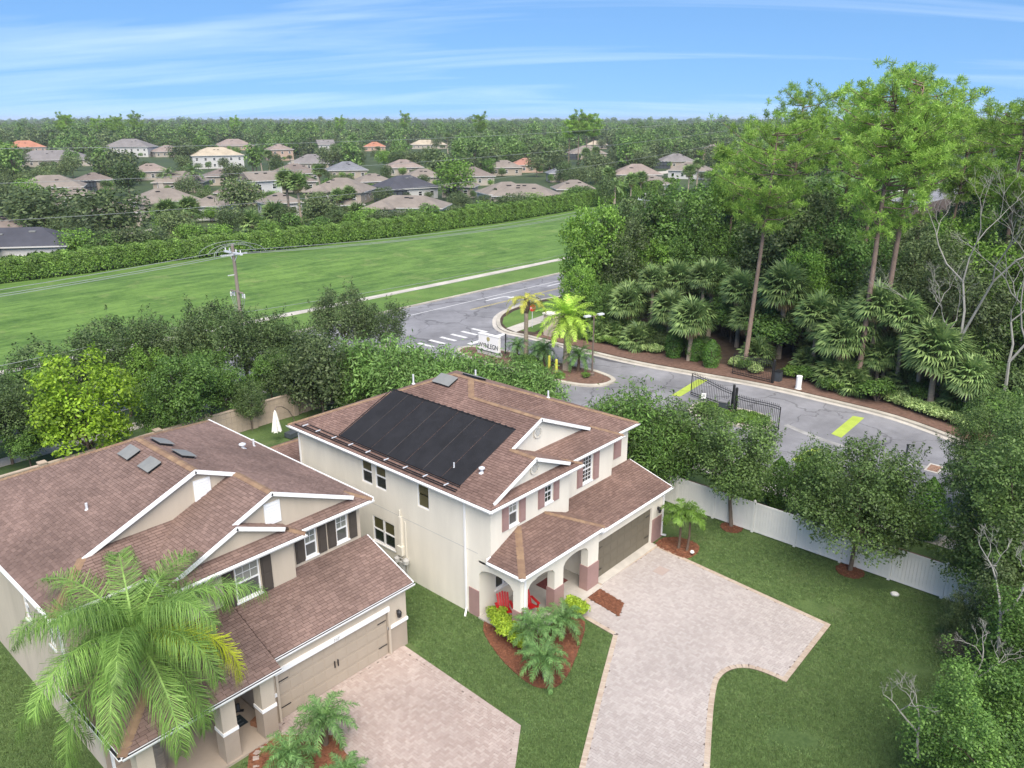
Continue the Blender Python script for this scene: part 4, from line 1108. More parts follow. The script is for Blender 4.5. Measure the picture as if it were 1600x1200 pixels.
ro.board((-15.86, 18.72, 6.1), (-3.0, 18.72, 6.1))
ro.soffit.box(-3.498, -3.04, 4.35, 18.66, 5.90, 5.97); ro.soffit.box(-15.80, -15.422, 5.5, 18.66, 5.90, 5.97); ro.soffit.box(-7.15, -3.51, 4.34, 4.698, 5.90, 5.97)
ro.soffit.box(-12.38, -6.8, 3.94, 4.298, 5.90, 5.97); ro.soffit.box(-15.41, -12.4, 5.49, 5.848, 5.90, 5.97); ro.soffit.box(-10.2, -3.17, 1.69, 1.798, 2.9, 2.97); ro.soffit.box(-15.8, -10.2, 1.1, 1.36, 2.9, 2.97)
ro_t = ro.finish()
gm = MB()
gm.add([(-13.75, 7.42, 6.85), (-10.2, 7.42, 6.85), (-7.75, 7.42, 7.85), (-7.75, 7.42, 8.0), (-9.42, 7.42, 8.69), (-13.75, 7.42, 6.88)], [(0, 1, 2, 3, 4, 5)])
gm.add([(-9.3, 4.74, 6.22), (-3.55, 4.74, 6.22), (-7.75, 4.74, 7.99), (-9.3, 4.74, 7.34)], [(0, 1, 2, 3)])
gm.add([(-12.2, 4.46, 6.15), (-7.1, 4.46, 6.25), (-9.5, 4.46, 7.26)], [(0, 1, 2)])
gm.build('gable_wall', M['stucco_tan'], tan)
for x, y, z in ((-9.15, 7.42, 7.80), (-7.7, 4.74, 7.12)):
    mb = MB().box(x - .36, x + .36, y - .05, y - .002, z - .50, z + .46)
    vo = mb.build('gable_vent', M['white'], tan)
    for k in range(7): MB().box(x - .28, x + .28, y - .068, y - .052, z - .40 + k * .118, z - .33 + k * .118).build('louvre', M['white'], vo)
for a, b in (((-15.82, 18.7, 6.06), (-15.82, 5.45, 6.06)), ((-15.82, 5.45, 6.06), (-12.45, 5.45, 6.06)), ((-12.45, 5.45, 6.06), (-12.45, 3.9, 6.06)), ((-12.45, 3.9, 6.06), (-6.78, 3.9, 6.06)), ((-7.05, 4.3, 6.06), (-3.02, 4.3, 6.06)),
             ((-10.05, 1.65, 3.01), (-3.15, 1.65, 3.01)), ((-15.85, 1.05, 3.01), (-10.12, 1.05, 3.01)), ((-15.85, 5.8, 3.01), (-15.85, 1.05, 3.01))):
    gutter(tan, a, b)
    va, vb = Vector(a), Vector(b); dd = (vb - va).normalized(); off = dd.cross(Vector((0, 0, 1))) * .062
    if a[2] < 4: beam(MB(), va + off + Vector((0, 0, -.012)), vb + off + Vector((0, 0, -.012)), .075, .02).build('gutter_litter', M['black'], tan)
MB().box(-3.01, -2.96, 4.3, 18.7, 6.02, 6.16).build('fascia', M['white'], tan)
beam(MB(), (-3.16, 1.65, 2.99), (-3.16, 4.7, 4.16), .05, .16).build('fascia', M['white'], tan)
downspout(tan, 'x', -15.42, 3.2, 0, 2.95, kick=(-.3, -.6)); downspout(tan, 'x', -15.42, 6.2, 3, 5.95)
MB().tube([(-3.2, 1.75, 2.9), (-3.45, 1.9, 2.75)], .05, 8).build('downspout', M['white'], tan)
box_vent(ro_t, r3(fPL, -10.15, 11.5, .02), -sl, 'y', .62, .9); box_vent(ro_t, r3(fPL, -10.15, 9.6, .02), -sl, 'y', .62, .9)
box_vent(ro_t, r3(fPR, -8.72, 11.6, .02), sl, 'y', .62, .95); box_vent(ro_t, r3(fPR, -8.74, 9.6, .02), sl, 'y', .62, .95)
pipe_vent(ro_t, r3(fPL, -12.7, 9.9), .05, .3); pipe_vent(ro_t, r3(fPR, -4.64, 12.2), .08, .22, True); pipe_vent(ro_t, r3(fPR, -3.6, 13.0), .05, .4)
lamp = MB().box(-4.05, -3.93, 1.74, 1.798, 1.85, 2.0).lathe((-3.99, 1.68, 1.66), [(.03, 0), (.09, .05), (.11, .28), (.02, .4)], 8)
lamp.build('wall_lamp', M['black'], tan)

# ================================================================== things on the porches
def slat_chair(name, loc, rz, label):
    t = thing(name, loc, label, 'chair', None, rz)
    for k in range(5):
        mb = MB(); x = -.22 + k * .11
        beam(mb, (x, .18, .30), (x * 1.12, .55, 1.02 - abs(k - 2) * .05), .095, .022, Vector((0, 1, 0)))
        mb.build('back_slat', M['red'], t, off=(0, 0, 0))
    for k in range(5):
        mb = MB(); y = -.30 + k * .11
        beam(mb, (-.27, y, .40 - k * .025), (.27, y, .40 - k * .025), .10, .022); mb.build('seat_slat', M['red'], t, off=(0, 0, 0))
    for s in (-1, 1):
        beam(MB(), (s * .34, -.38, .56), (s * .34, .38, .54), .13, .025).build('arm', M['red'], t, off=(0, 0, 0))
        beam(MB(), (s * .31, -.33, 0), (s * .31, -.33, .55), .04, .10, Vector((0, 1, 0))).build('leg', M['red'], t, off=(0, 0, 0))
        beam(MB(), (s * .27, -.36, .40), (s * .27, .62, .02), .03, .12).build('leg', M['red'], t, off=(0, 0, 0))
    return t
slat_chair('porch_chair', (.75, -.15, .10), R(-35), 'red slatted garden chair in the side arch of the porch')
t = slat_chair('porch_chair', (1.75, -.75, .10), R(-20), 'red slatted garden chair behind the front arch of the porch')
t = thing('side_table', (.35, -1.05, .10), 'low brown slatted table beside the red porch chair', 'table')
for k in range(6): MB().box(-.3, .3, -.3 + k * .1, -.212 + k * .1, .40, .425).build('top_slat', M['rug'], t, off=(0, 0, 0))
for sx in (-.26, .26):
    for sy in (-.24, .24): MB().box(sx - .02, sx + .02, sy - .02, sy + .02, 0, .40).build('leg', M['dark_shutter'], t, off=(0, 0, 0))
r_ = MB().box(3.7, 5.1, -.5, .45, .101, .112); tag(r_.build('porch_rug', M['rug']), 'dark red patterned rug on the cream porch floor', 'rug')
m_ = thing('door_mat', (-11.35, 2.95, .10), 'dark door mat on the tan house porch', 'mat')
MB().cbox((0, 0, .012), 1.05, .62, .02, R(0)).build('pile', M['mat'], m_, off=(0, 0, 0))
for k in range(3): MB().cbox((0, -.2 + k * .2, .0255), .8, .06, .006).build('rib', M['dark_grey'], m_, off=(0, 0, 0))
for k, (x, y) in enumerate(((-10.95, 3.55), (-10.72, 3.42))):
    b_ = thing('boot', (x, y, .10), 'dark boot standing by the tan house wall', 'boot', 'boots by the door mat', R(30 + 20 * k))
    MB().box(-.05, .05, -.14, .12, 0, .05).build('sole', M['black'], b_, off=(0, 0, 0))
    MB().lathe((0, .05, .05), [(.06, 0), (.07, .08), (.06, .25), (.065, .30)], 10).build('shaft', M['dark_grey'], b_, off=(0, 0, 0))
b_ = thing('parcel', (-10.62, 2.35, .10), 'small orange and white bundle lying by the porch column', 'parcel', None, R(20))
MB().cbox((0, 0, .1), .42, .3, .2).build('box', M['rust'], b_, off=(0, 0, 0)); MB().cbox((.05, -.28, .06), .5, .28, .12, .3, .1).build('wrapping', M['canvas'], b_, off=(0, 0, 0))

# ================================================================== street furniture
# white vinyl fence along the side lawn: each panel and post a piece
fence = thing('vinyl_fence', (16.0, 2.2, 0), 'almond vinyl privacy fence along the side lawn', 'fence')
FX = 16.0
ys = [2.2 - 2.44 * k for k in range(9)]
for k, y in enumerate(ys):
    MB().box(FX - .065, FX + .065, y - .065, y + .065, 0, 1.92).lathe((FX, y, 1.92), [(.095, 0), (.095, .02), (.02, .075)], 4).build('post', M['vinyl'], fence)
    if k < len(ys) - 1:
        y2 = ys[k + 1]
        mb = MB().box(FX - .03, FX + .03, y2 + .066, y - .066, 1.72, 1.84).box(FX - .03, FX + .03, y2 + .066, y - .066, .06, .18)
        mb.build('rail', M['vinyl'], fence)
        n = 14; w_ = (y - y2 - .14) / n
        for q in range(n):
            a = y2 + .07 + q * w_
            MB().box(FX - .018, FX + .018, a + .004, a + w_ - .004, .18, 1.72).build('board', M['vinyl'], fence)
# block wall behind the back yards
bw = thing('block_wall', (-8, 30, 0), 'tan block garden wall behind the back lawns', 'wall')
for k in range(14):
    x = -30 + k * 3.6
    MB().box(x - .2, x + .2, 29.8, 30.2, 0, 1.95).box(x - .24, x + .24, 29.76, 30.24, 1.95, 2.03).build('pier', M['block_wall'], bw)
    if k < 13:
        bb = MB()
        for r in range(4):
            for q in range(8):
                a, b = x + .2 + 3.2 * q / 8, x + .2 + 3.2 * (q + 1) / 8
                bb.box(a + .008, b - .008, 29.93, 30.07, .45 * r + .008, .45 * r + .442)
        bo_ = bb.build('blockwork', M['block_wall'], bw); bo_['kind'] = 'stuff'
        MB().box(x + .2, x + 3.4, 29.95, 30.05, 0, 1.8).build('wall_core', M['kerb'], bw)
        MB().box(x + .2, x + 3.4, 29.89, 30.11, 1.8, 1.88).build('coping', M['block_wall'], bw)

# closed garden parasol with a dark cover beside it
pr = at(434, 688); t = thing('garden_parasol', (pr.x, pr.y, 0), 'closed white cantilever parasol hanging on the back lawn', 'parasol'); t.scale = (.85, .85, .85)
mb = MB()
prof = [(.05, .75), (.34, .8), (.27, 1.3), (.19, 1.9), (.10, 2.5), (.03, 2.75)]
n = 16; v = []
for r, z in prof:
    for k in range(n):
        rr = r * (1 + .28 * (1 if k % 2 else -1) * (1 if r > .08 else 0)); an = 6.2832 * k / n
        v.append((rr * math.cos(an), rr * math.sin(an), z + (.12 if k % 4 == 0 and z < 1 else 0)))
mb.add(v, [(i * n + k, i * n + (k + 1) % n, (i + 1) * n + (k + 1) % n, (i + 1) * n + k) for i in range(len(prof) - 1) for k in range(n)])
mb.build('canopy', M['canvas'], t, off=(0, 0, 0))
MB().tube([(0, 0, 2.7), (.15, .05, 2.95), (.9, .35, 2.75), (1.7, .65, 2.1), (2.3, .9, 1.1), (2.5, .95, 0)], .04, 8).build('arm', M['bronze'], t, off=(0, 0, 0))
MB().cbox((2.5, .95, .05), .9, .9, .1).build('base', M['dark_grey'], t, off=(0, 0, 0))
pc = at(450, 682); t = thing('covered_lounger', (pc.x + .6, pc.y - .3, .05), 'dark grey covered garden lounger on the pale patio', 'lounger', None, R(8))
MB().cbox((0, 0, .2), 1.8, .7, .35).cbox((.7, 0, .5), .6, .7, .3, 0, -.5).build('cover', M['dark_grey'], t, off=(0, 0, 0))
for sx in (-.8, .8): MB().cbox((sx, 0, .02), .06, .6, .04).build('leg', M['black'], t, off=(0, 0, 0))

# entrance gates: tubular frame, curved top rail, one picket at a time
def gate(p_post, p_end, label, high_end):
    a, b = Vector(p_post), Vector(p_end); L = (b - a).length; ang = math.atan2(b.y - a.y, b.x - a.x)
    t = thing('entrance_gate', (a.x, a.y, -.05), label, 'gate', None, ang)
    H0, H1 = (1.55, 1.95) if high_end else (1.95, 1.95)
    def top(s):
        u = s / L
        return H0 + (H1 - H0) * (.5 - .5 * math.cos(math.pi * u))
    MB().box(-.075, .075, -.075, .075, -.1, 2.15).lathe((0, 0, 2.15), [(.12, 0), (.12, .04), (.02, .09)], 4).build('post', M['black'], t, off=(0, 0, 0))
    for dz in (0, -.18):
        MB().tube([(L * k / 14 + .13 * (1 - k / 14), 0, top(L * k / 14) + dz) for k in range(15)], .028, 6).build('top_rail', M['black'], t, off=(0, 0, 0))
    for z in (.10, .28): MB().box(.13, L, -.026, .026, z, z + .05).build('bottom_rail', M['black'], t, off=(0, 0, 0))
    for s in (.14, L - .03): MB().box(s - .03, s + .03, -.03, .03, .1, top(s)).build('stile', M['black'], t, off=(0, 0, 0))
    n = 24
    for k in range(1, n):
        s = .14 + (L - .17) * k / n
        MB().box(s - .011, s + .011, -.011, .011, .1, top(s) + .12).add([(s - .02, -.02, top(s) + .12), (s + .02, -.02, top(s) + .12), (s + .02, .02, top(s) + .12), (s - .02, .02, top(s) + .12), (s, 0, top(s) + .22)], [(0, 1, 4), (1, 2, 4), (2, 3, 4), (3, 0, 4)]).build('picket', M['black'], t, off=(0, 0, 0))
    return t
gate(at(1144, 641), at(1079, 617), 'black picket gate leaf swung open behind the grey motor box', True)
gate(at(1148, 646), at(1216, 674), 'black picket gate leaf overhanging the rounded end of its island', True)
gate(at(1207, 599), at(1144, 584), 'black picket gate leaf against the woods by the far kerb', False)
gp = at(1205, 596); t = thing('gate_operator', (gp.x + .5, gp.y - .4, 0), 'dark gate motor cabinet at the woods kerb', 'cabinet')
MB().cbox((0, 0, .45), .6, .5, .9).build('case', M['dark_grey'], t, off=(0, 0, 0)); MB().cbox((0, 0, .94), .66, .56, .08).build('lid', M['black'], t, off=(0, 0, 0))
gp = at(1130, 642); t = thing('gate_operator', (gp.x, gp.y, .02), 'grey gate motor box among the island shrubs', 'cabinet', None, R(10))
MB().cbox((0, 0, .4), .7, .6, .8).build('case', M['dark_grey'], t, off=(0, 0, 0)); MB().cbox((0, 0, .84), .76, .66, .09).build('lid', M['asphalt'], t, off=(0, 0, 0)); MB().cbox((.5, .15, .3), .25, .3, .6).build('arm', M['porcelain'], t, off=(0, 0, 0))
gp = at(1098, 634); t = thing('small_sign', (gp.x, gp.y, 0), 'small white sign on a stake in the gate island', 'sign', None, R(-48))
MB().cbox((0, 0, .35), .04, .04, .7).build('stake', M['black'], t, off=(0, 0, 0))
MB().cbox((0, 0, .85), .38, .02, .45).build('board', M['white'], t, off=(0, 0, 0))
for k in range(2): MB().cbox((0, -.012, .95 - k * .14), .26, .004, .04).build('marking', M['letter'], t, off=(0, 0, 0))

# entrance sign on its island
sg = thing('entrance_sign', (31.9, 30.0, 0), 'white entrance sign wall with emblem and dark lettering', 'sign'); sg.scale = (.85, .85, .85)
MB().box(-.22, .22, -1.75, 1.75, 0, .45).build('base', M['utility_grey'], sg, off=(0, 0, 0))
MB().box(-.2, .2, -1.55, 1.55, .53, 2.35).build('panel', M['white'], sg, off=(0, 0, 0))
MB().box(-.26, .26, -1.62, 1.62, .45, .53).build('band', M['letter'], sg, off=(0, 0, 0))
MB().box(-.24, .24, -1.6, 1.6, 2.35, 2.45).build('cap', M['white'], sg, off=(0, 0, 0))
text_part('lettering', 'WYNLEGN', .78, M['letter'], sg, (-.215, 0, .85), (R(90), 0, R(-90)), .015, (.82, 1, 1), .95)
mb = MB(); n = 16
mb.add([(-.215, .26 * math.cos(6.2832 * k / n), 1.95 + .26 * math.sin(6.2832 * k / n)) for k in range(n)], [tuple(range(n))])
for k in range(8):
    an = .7854 * k; mb.add([(-.222, .05 * math.cos(an + .4), 1.95 + .05 * math.sin(an + .4)), (-.222, .24 * math.cos(an), 1.95 + .24 * math.sin(an)), (-.222, .05 * math.cos(an - .4), 1.95 + .05 * math.sin(an - .4))], [(0, 1, 2)])
mb.build('emblem', M['gold'], sg, off=(0, 0, 0))
c = at(790, 553); t = thing('post', (c.x, c.y, 0), 'thin black post beside the white entrance sign', 'post')
MB().tube([(0, 0, 0), (0, 0, 1.95)], .06, 8).build('shaft', M['black'], t, off=(0, 0, 0)); MB().lathe((0, 0, 1.95), [(.09, 0), (.09, .05), (.01, .12)], 8).build('cap', M['black'], t, off=(0, 0, 0))
# bollards, lamp post, stop sign, entry pillar
for px, g_ in (((858, 579), 1), ((869, 585), 2)):
    c = at(*px); t = thing('bollard', (c.x, c.y, 0), 'yellow steel bollard guarding the entry keypad', 'bollard', 'yellow bollards on the sign island')
    MB().lathe((0, 0, 0), [(.13, -.05), (.13, 1.35), (.10, 1.43), (.02, 1.47)], 12).build('pipe', M['bollard'], t, off=(0, 0, 0))
    MB().lathe((0, 0, 0), [(.2, -.02), (.2, .05), (.14, .07)], 12).build('collar', M['kerb'], t, off=(0, 0, 0))
c = at(864, 576); t = thing('keypad', (c.x + .3, c.y + .3, 0), 'entry keypad on a bent steel stand between bollards', 'keypad')
MB().tube([(0, 0, 0), (0, 0, 1.0), (-.15, 0, 1.25)], .05, 8).build('stand', M['black'], t, off=(0, 0, 0)); MB().cbox((-.22, 0, 1.35), .2, .35, .45).build('case', M['porcelain'], t, off=(0, 0, 0))
c = at(925, 587); t = thing('street_lamp', (c.x, c.y, 0), 'twin-headed brown street lamp on the sign island', 'street lamp')
MB().lathe((0, 0, 0), [(.22, -.02), (.22, .25), (.12, .3)], 10).build('base', M['bronze'], t, off=(0, 0, 0))
MB().tube([(0, 0, .28), (0, 0, 5.6)], [.085, .06], 10).build('pole', M['bronze'], t, off=(0, 0, 0))
for s in (-1, 1):
    MB().tube([(0, 0, 5.45), (.3 * s, -.1 * s, 5.6), (.5 * s, -.15 * s, 5.62)], .035, 6).build('arm', M['bronze'], t, off=(0, 0, 0))
    h_ = MB().cbox((.72 * s, -.2 * s, 5.62), .62, .32, .13, -.27).build('lamp_head', M['metal'], t, off=(0, 0, 0))
    MB().cbox((.72 * s, -.2 * s, 5.545), .45, .24, .015, -.27).build('lens', M['canvas'], h_, off=(0, 0, 0))
c = at(827, 513); t = thing('stop_sign', (c.x + .5, c.y, 0), 'red stop sign standing behind the yellowing palm', 'sign', None, R(-15))
MB().tube([(0, 0, 0), (0, 0, 2.3)], .035, 6).build('post', M['metal'], t, off=(0, 0, 0))
MB().add([(.42 * math.cos(R(22.5 + 45 * k)), yy, 2.25 + .42 * math.sin(R(22.5 + 45 * k))) for yy in (-.06, -.04) for k in range(8)], [tuple(range(8)), tuple(range(15, 7, -1))] + [(k, (k + 1) % 8, (k + 1) % 8 + 8, k + 8) for k in range(8)]).build('plate', M['stop_red'], t, off=(0, 0, 0))
text_part('lettering', 'STOP', .3, M['white'], t, (0, -.064, 2.14), (R(90), 0, 0), .003)
c = at(857, 526); t = thing('entry_pillar', (c.x + .6, c.y + .2, 0), 'cream stucco entry pillar with a low wall behind', 'pillar')
MB().box(-.55, .55, -.55, .55, 0, 2.35).build('shaft', M['stucco_tan'], t, off=(0, 0, 0)); MB().box(-.65, .65, -.65, .65, 2.35, 2.5).build('cap', M['stucco_cream'], t, off=(0, 0, 0))
MB().box(.56, 7, -.15, .15, 0, 1.9).build('wall', M['block_wall'], t, off=(0, 0, 0)); MB().box(.67, 7, -.2, .2, 1.9, 2.0).build('coping', M['stucco_tan'], t, off=(0, 0, 0))
c = at(1247, 608); t = thing('marker_post', (c.x, c.y, 0), 'stout white post beside the curving kerb', 'post')
MB().lathe((0, 0, 0), [(.26, -.05), (.26, .1), (.24, .12), (.24, 1.12), (.26, 1.14), (.24, 1.2), (.05, 1.25)], 14).build('shaft', M['white'], t, off=(0, 0, 0)); MB().lathe((0, 0, 0), [(.32, -.02), (.32, .05), (.27, .06)], 14).build('collar', M['kerb'], t, off=(0, 0, 0))
c = at(1409, 752); t = thing('sign_post', (c.x, c.y, 0), 'dark square pole rising behind the fence shrubs', 'pole')
MB().box(-.05, .05, -.05, .05, -.1, 2.5).build('shaft', M['dark_grey'], t, off=(0, 0, 0)); MB().box(-.07, .07, -.07, .07, 2.5, 2.56).build('cap', M['black'], t, off=(0, 0, 0))
# small lawn things
c = at(1081, 868); t = thing('garden_light', (c.x, c.y, .05), 'small pale garden light in the red mulch bed', 'garden light')
MB().tube([(0, 0, 0), (0, 0, .15)], .03, 8).build('stake', M['black'], t, off=(0, 0, 0)); MB().lathe((0, 0, .12), [(.1, 0), (.12, .05), (.08, .12), (.01, .15)], 10).build('lens', M['canvas'], t, off=(0, 0, 0))
c = at(1398, 929); t = thing('valve_box', (c.x, c.y, 0), 'pale round valve cover in the lawn by the fence', 'valve cover')
MB().lathe((0, 0, 0), [(.2, -.02), (.2, .05), (.17, .07)], 14).build('ring', M['utility_grey'], t, off=(0, 0, 0)); MB().lathe((0, 0, .05), [(.16, 0), (.15, .04), (.02, .05)], 14).build('lid', M['canvas'], t, off=(0, 0, 0))

# ------------------------------------------------------------------ poles and wires
def catenary(a, b, sag, n=18):
    a, b = Vector(a), Vector(b)
    return [a.lerp(b, k / n) - Vector((0, 0, sag * 4 * (k / n) * (1 - k / n))) for k in range(n + 1)]
PX, PY = 11.5, 40.2
up = thing('utility_pole', (PX, PY, 0), 'weathered wooden utility pole with pale crossarms and cutouts', 'utility pole')
MB().tube([(0, 0, 0), (.05, 0, 6), (.0, 0, 12.15)], [.19, .16, .13], 10).build('pole', M['wood_pole'], up, off=(0, 0, 0))
MB().box(-.10, .10, -1.35, 1.35, 11.35, 11.49).build('crossarm', M['metal'], up, off=(0, 0, 0))
MB().box(-1.2, 1.2, -.16, -.06, 11.25, 11.36).build('crossarm', M['metal'], up, off=(0, 0, 0))
MB().box(-.05, .05, -.9, 1.1, 8.05, 8.15).build('crossarm', M['wood_pole'], up, off=(0, 0, 0))
for s in (-1, 1): beam(MB(), (0, 0, 10.6), (0, s * .7, 11.35), .04, .05).build('brace', M['metal'], up, off=(0, 0, 0))
for y in (-1.2, -.5, .5, 1.2): MB().lathe((0, y, 11.5), [(.03, 0), (.07, .05), (.04, .1), (.07, .15), (.04, .2), (.06, .28)], 8).build('insulator', M['porcelain'], up, off=(0, 0, 0))
for k, (x, y) in enumerate(((.12, -.85), (.12, -.55), (.12, .3), (.12, .75), (.12, 1.05), (-.1, .95))):
    MB().lathe((x, y, 7.6), [(.03, 0), (.08, .06), (.05, .12), (.08, .18), (.05, .24), (.08, .3), (.03, .42)], 8).build('cutout', M['porcelain'], up, off=(0, 0, 0))
    MB().tube([(x, y, 7.6), (x * .6, y * .6, 6.6), (.15, y * .15, 5.4), (.16, 0, 3)], .018, 5).build('lead', M['wire'], up, off=(0, 0, 0))
MB().tube([(.17, .06, 0.2), (.19, .06, 5), (.15, .05, 9)], .05, 8).build('conduit', M['utility_grey'], up, off=(0, 0, 0))
MB().box(-.7, -.1, -.03, .03, 9.55, 9.62).build('bracket', M['porcelain'], up, off=(0, 0, 0))
for y, r in ((-1.2, 1.55), (-.5, 1.2), (.5, 1.3), (1.2, 1.6)):     # arched jumper leads over the arm
    MB().tube([(r * 1.5 * math.cos(math.pi * k / 12), y * (1 - .4 * math.sin(math.pi * k / 12)), 11.45 + r * .55 * math.sin(math.pi * k / 12)) for k in range(13)], .018, 5).build('jumper', M['wire'], up, off=(0, 0, 0))
P2X = 75.0
up2 = thing('utility_pole', (P2X, PY, 0), 'pale concrete utility pole rising out of the woods edge', 'utility pole')
MB().tube([(0, 0, 0), (0, 0, 12.2)], [.22, .15], 10).build('pole', M['utility_grey'], up2, off=(0, 0, 0)); MB().box(-.08, .08, -1.2, 1.2, 11.2, 11.34).build('crossarm', M['metal'], up2, off=(0, 0, 0))
for y in (-1.1, .4, 1.1): MB().lathe((0, y, 11.34), [(.03, 0), (.07, .05), (.04, .1), (.06, .2)], 8).build('insulator', M['porcelain'], up2, off=(0, 0, 0))
def wire(pts, label, grp, r=.028):
    o = MB().tube(pts, r, 5, cap=True).build('power_line', M['wire'])
    return tag(o, label, 'wire', grp)
for y in (-1.2, -.5, 1.2):
    wire(catenary((PX, PY + y, 11.45), (PX - 62, PY + y, 11.6), .9), 'power line running from the wooden pole away over the road', 'lines on the wooden pole', .022)
    wire(catenary((PX, PY + y, 11.45), (P2X, PY + min(1.1, y), 11.35), 1.0), 'power line strung between the wooden pole and the woods', 'lines on the wooden pole', .022)
for z0, z1, z2 in ((20.2, 19.4, 21.6), (17.2, 16.4, 19.2), (13.9, 13.1, 16.6)):
    pts = [Vector((-15 + 160 * k / 40, 60.8, 0)) for k in range(41)]
    for q in pts:
        u_ = (q.x - 22) / 105.0
        q.z = z1 + (z2 - z1) * (u_ * u_ if u_ > 0 else .35 * u_ * u_ * 6)
    wire(pts, 'long thin power line high across the field', 'high lines over the field', .018)
for z, y in ((6.4, 39.6), (5.7, 39.9)):
    wire(catenary((PX, y, z), (PX - 62, y, z + .1), .6), 'low cable passing in front of the field', 'low cables along the road', .018)
    wire(catenary((PX, y, z), (P2X, y, z + .1), .6), 'low cable passing in front of the field', 'low cables along the road', .018)

# ================================================================== vegetation kit
def leaf_quads(rng, pos, nrm, size, ratio=0.55, jitter=0.45):
    n = len(pos)
    nrm = nrm + rng.normal(0, jitter, (n, 3)); nrm /= np.linalg.norm(nrm, axis=1, keepdims=True) + 1e-9
    r = rng.normal(0, 1, (n, 3)); a = np.cross(nrm, r); a /= np.linalg.norm(a, axis=1, keepdims=True) + 1e-9
    b = np.cross(nrm, a)
    s = (size * rng.uniform(.65, 1.35, n))[:, None]
    v = np.stack([pos - a * s * .5, pos + b * s * ratio * .5, pos + a * s * .5, pos - b * s * ratio * .5], 1).reshape(-1, 3)
    f = np.arange(4 * n).reshape(n, 4)
    return v, f
def lobe_cloud(rng, cen, rad, n, size, shell=.55, squash=.8, jitter=.5):
    """Leaves in the outer shells of a set of lobes."""
    cen = np.asarray(cen, float); rad = np.asarray(rad, float)
    pr = rad ** 2 / (rad ** 2).sum(); k = rng.choice(len(rad), n, p=pr)
    d = rng.normal(0, 1, (n, 3)); d /= np.linalg.norm(d, axis=1, keepdims=True)
    d[:, 2] = np.where(d[:, 2] < -.35, -d[:, 2], d[:, 2])
    r = rad[k] * (shell + (1 - shell) * rng.random(n) ** .6)
    pos = cen[k] + d * r[:, None] * np.array([1, 1, squash])
    nr = d * .7 + np.array([0, 0, .45])
    return leaf_quads(rng, pos, nr, size, jitter=jitter)
def branch_tubes(mb, rng, base, h, cen, r0, bend=.3, sides=7):
    top = Vector((rng.uniform(-.3, .3), rng.uniform(-.3, .3), h))
    pts = [Vector(base), Vector(base).lerp(top, .5) + Vector((rng.uniform(-bend, bend), rng.uniform(-bend, bend), 0)) * .5, top]
    mb.tube(pts, [r0, r0 * .8, r0 * .55], sides)
    for c in cen:
        c = Vector(c); s = pts[1].lerp(pts[2], rng.uniform(.0, 1.0))
        m = s.lerp(c, .5) + Vector((rng.uniform(-bend, bend), rng.uniform(-bend, bend), rng.uniform(0, bend)))
        mb.tube([s, m, c], [r0 * .42, r0 * .26, r0 * .1], 5, cap=False)
PROTO = {}
def broad(key, H, W, nl, n, size, leaf, bark='bark', seed=0, base=.28, squash=.8, lobe=(.22, .34), shell=.5, top_bias=1.0, jitter=.5):
    """Broadleaf tree of height H and crown width W: crown and trunk meshes."""
    rg = np.random.default_rng(seed); rn = random.Random(seed)
    cen, rad = [], []
    zc = H * (base + (1 - base) * .5); rz = H * (1 - base) * .5; rx = W * .5
    for i in range(nl):
        an = i * 2.39996 + rn.uniform(-.4, .4); t = (i + .5) / nl
        zz = -0.75 + 1.62 * t; rr = math.sqrt(max(0, 1 - zz * zz * .85)) * rn.uniform(.55, .85)
        R_ = W * rn.uniform(*lobe) * (1 - .25 * max(0, zz))
        cen.append((rr * (rx - R_ * .45) * math.cos(an) * 1.1, rr * (rx - R_ * .45) * math.sin(an) * 1.1, zc + zz * (rz - R_ * .5 * squash))); rad.append(R_)
    cen.append((0, 0, zc)); rad.append(W * .30)
    m_ = int(n * .80)
    v, f = lobe_cloud(rg, cen, rad, m_, size, shell, squash, jitter)
    # twiggy sprays standing out of the crown
    ns = 90; sp = rg.choice(m_, ns); tip = v[4 * sp]; out = tip - np.array([0, 0, zc - rz * .4]); out /= np.linalg.norm(out, axis=1, keepdims=True)
    per = max(1, (n - m_) // ns); t_ = rg.random((ns, per, 1))
    q_ = tip[:, None, :] + (out[:, None, :] + np.array([0, 0, .35])) * t_ * W * .11 + rg.normal(0, 1, (ns, per, 3)) * (W * .022) * (1.2 - t_)
    v2, f2 = leaf_quads(rg, q_.reshape(-1, 3), np.repeat(out, per, 0), size * .9, .5, .7)
    v = np.vstack([v, v2]); f = np.vstack([f, f2 + 4 * m_])
    cm = np_mesh(key + '_crown', v, f, M[leaf])
    mb = MB(); branch_tubes(mb, rn, (0, 0, -.15), H * (base + .25), cen[:-1][::max(1, nl // 9)], max(.08, H * .017))
    tm = mb.mesh(key + '_trunk', M[bark], smooth=True)
    PROTO[key] = dict(H=H, W=W, parts=[('trunk', tm), ('crown', cm)])
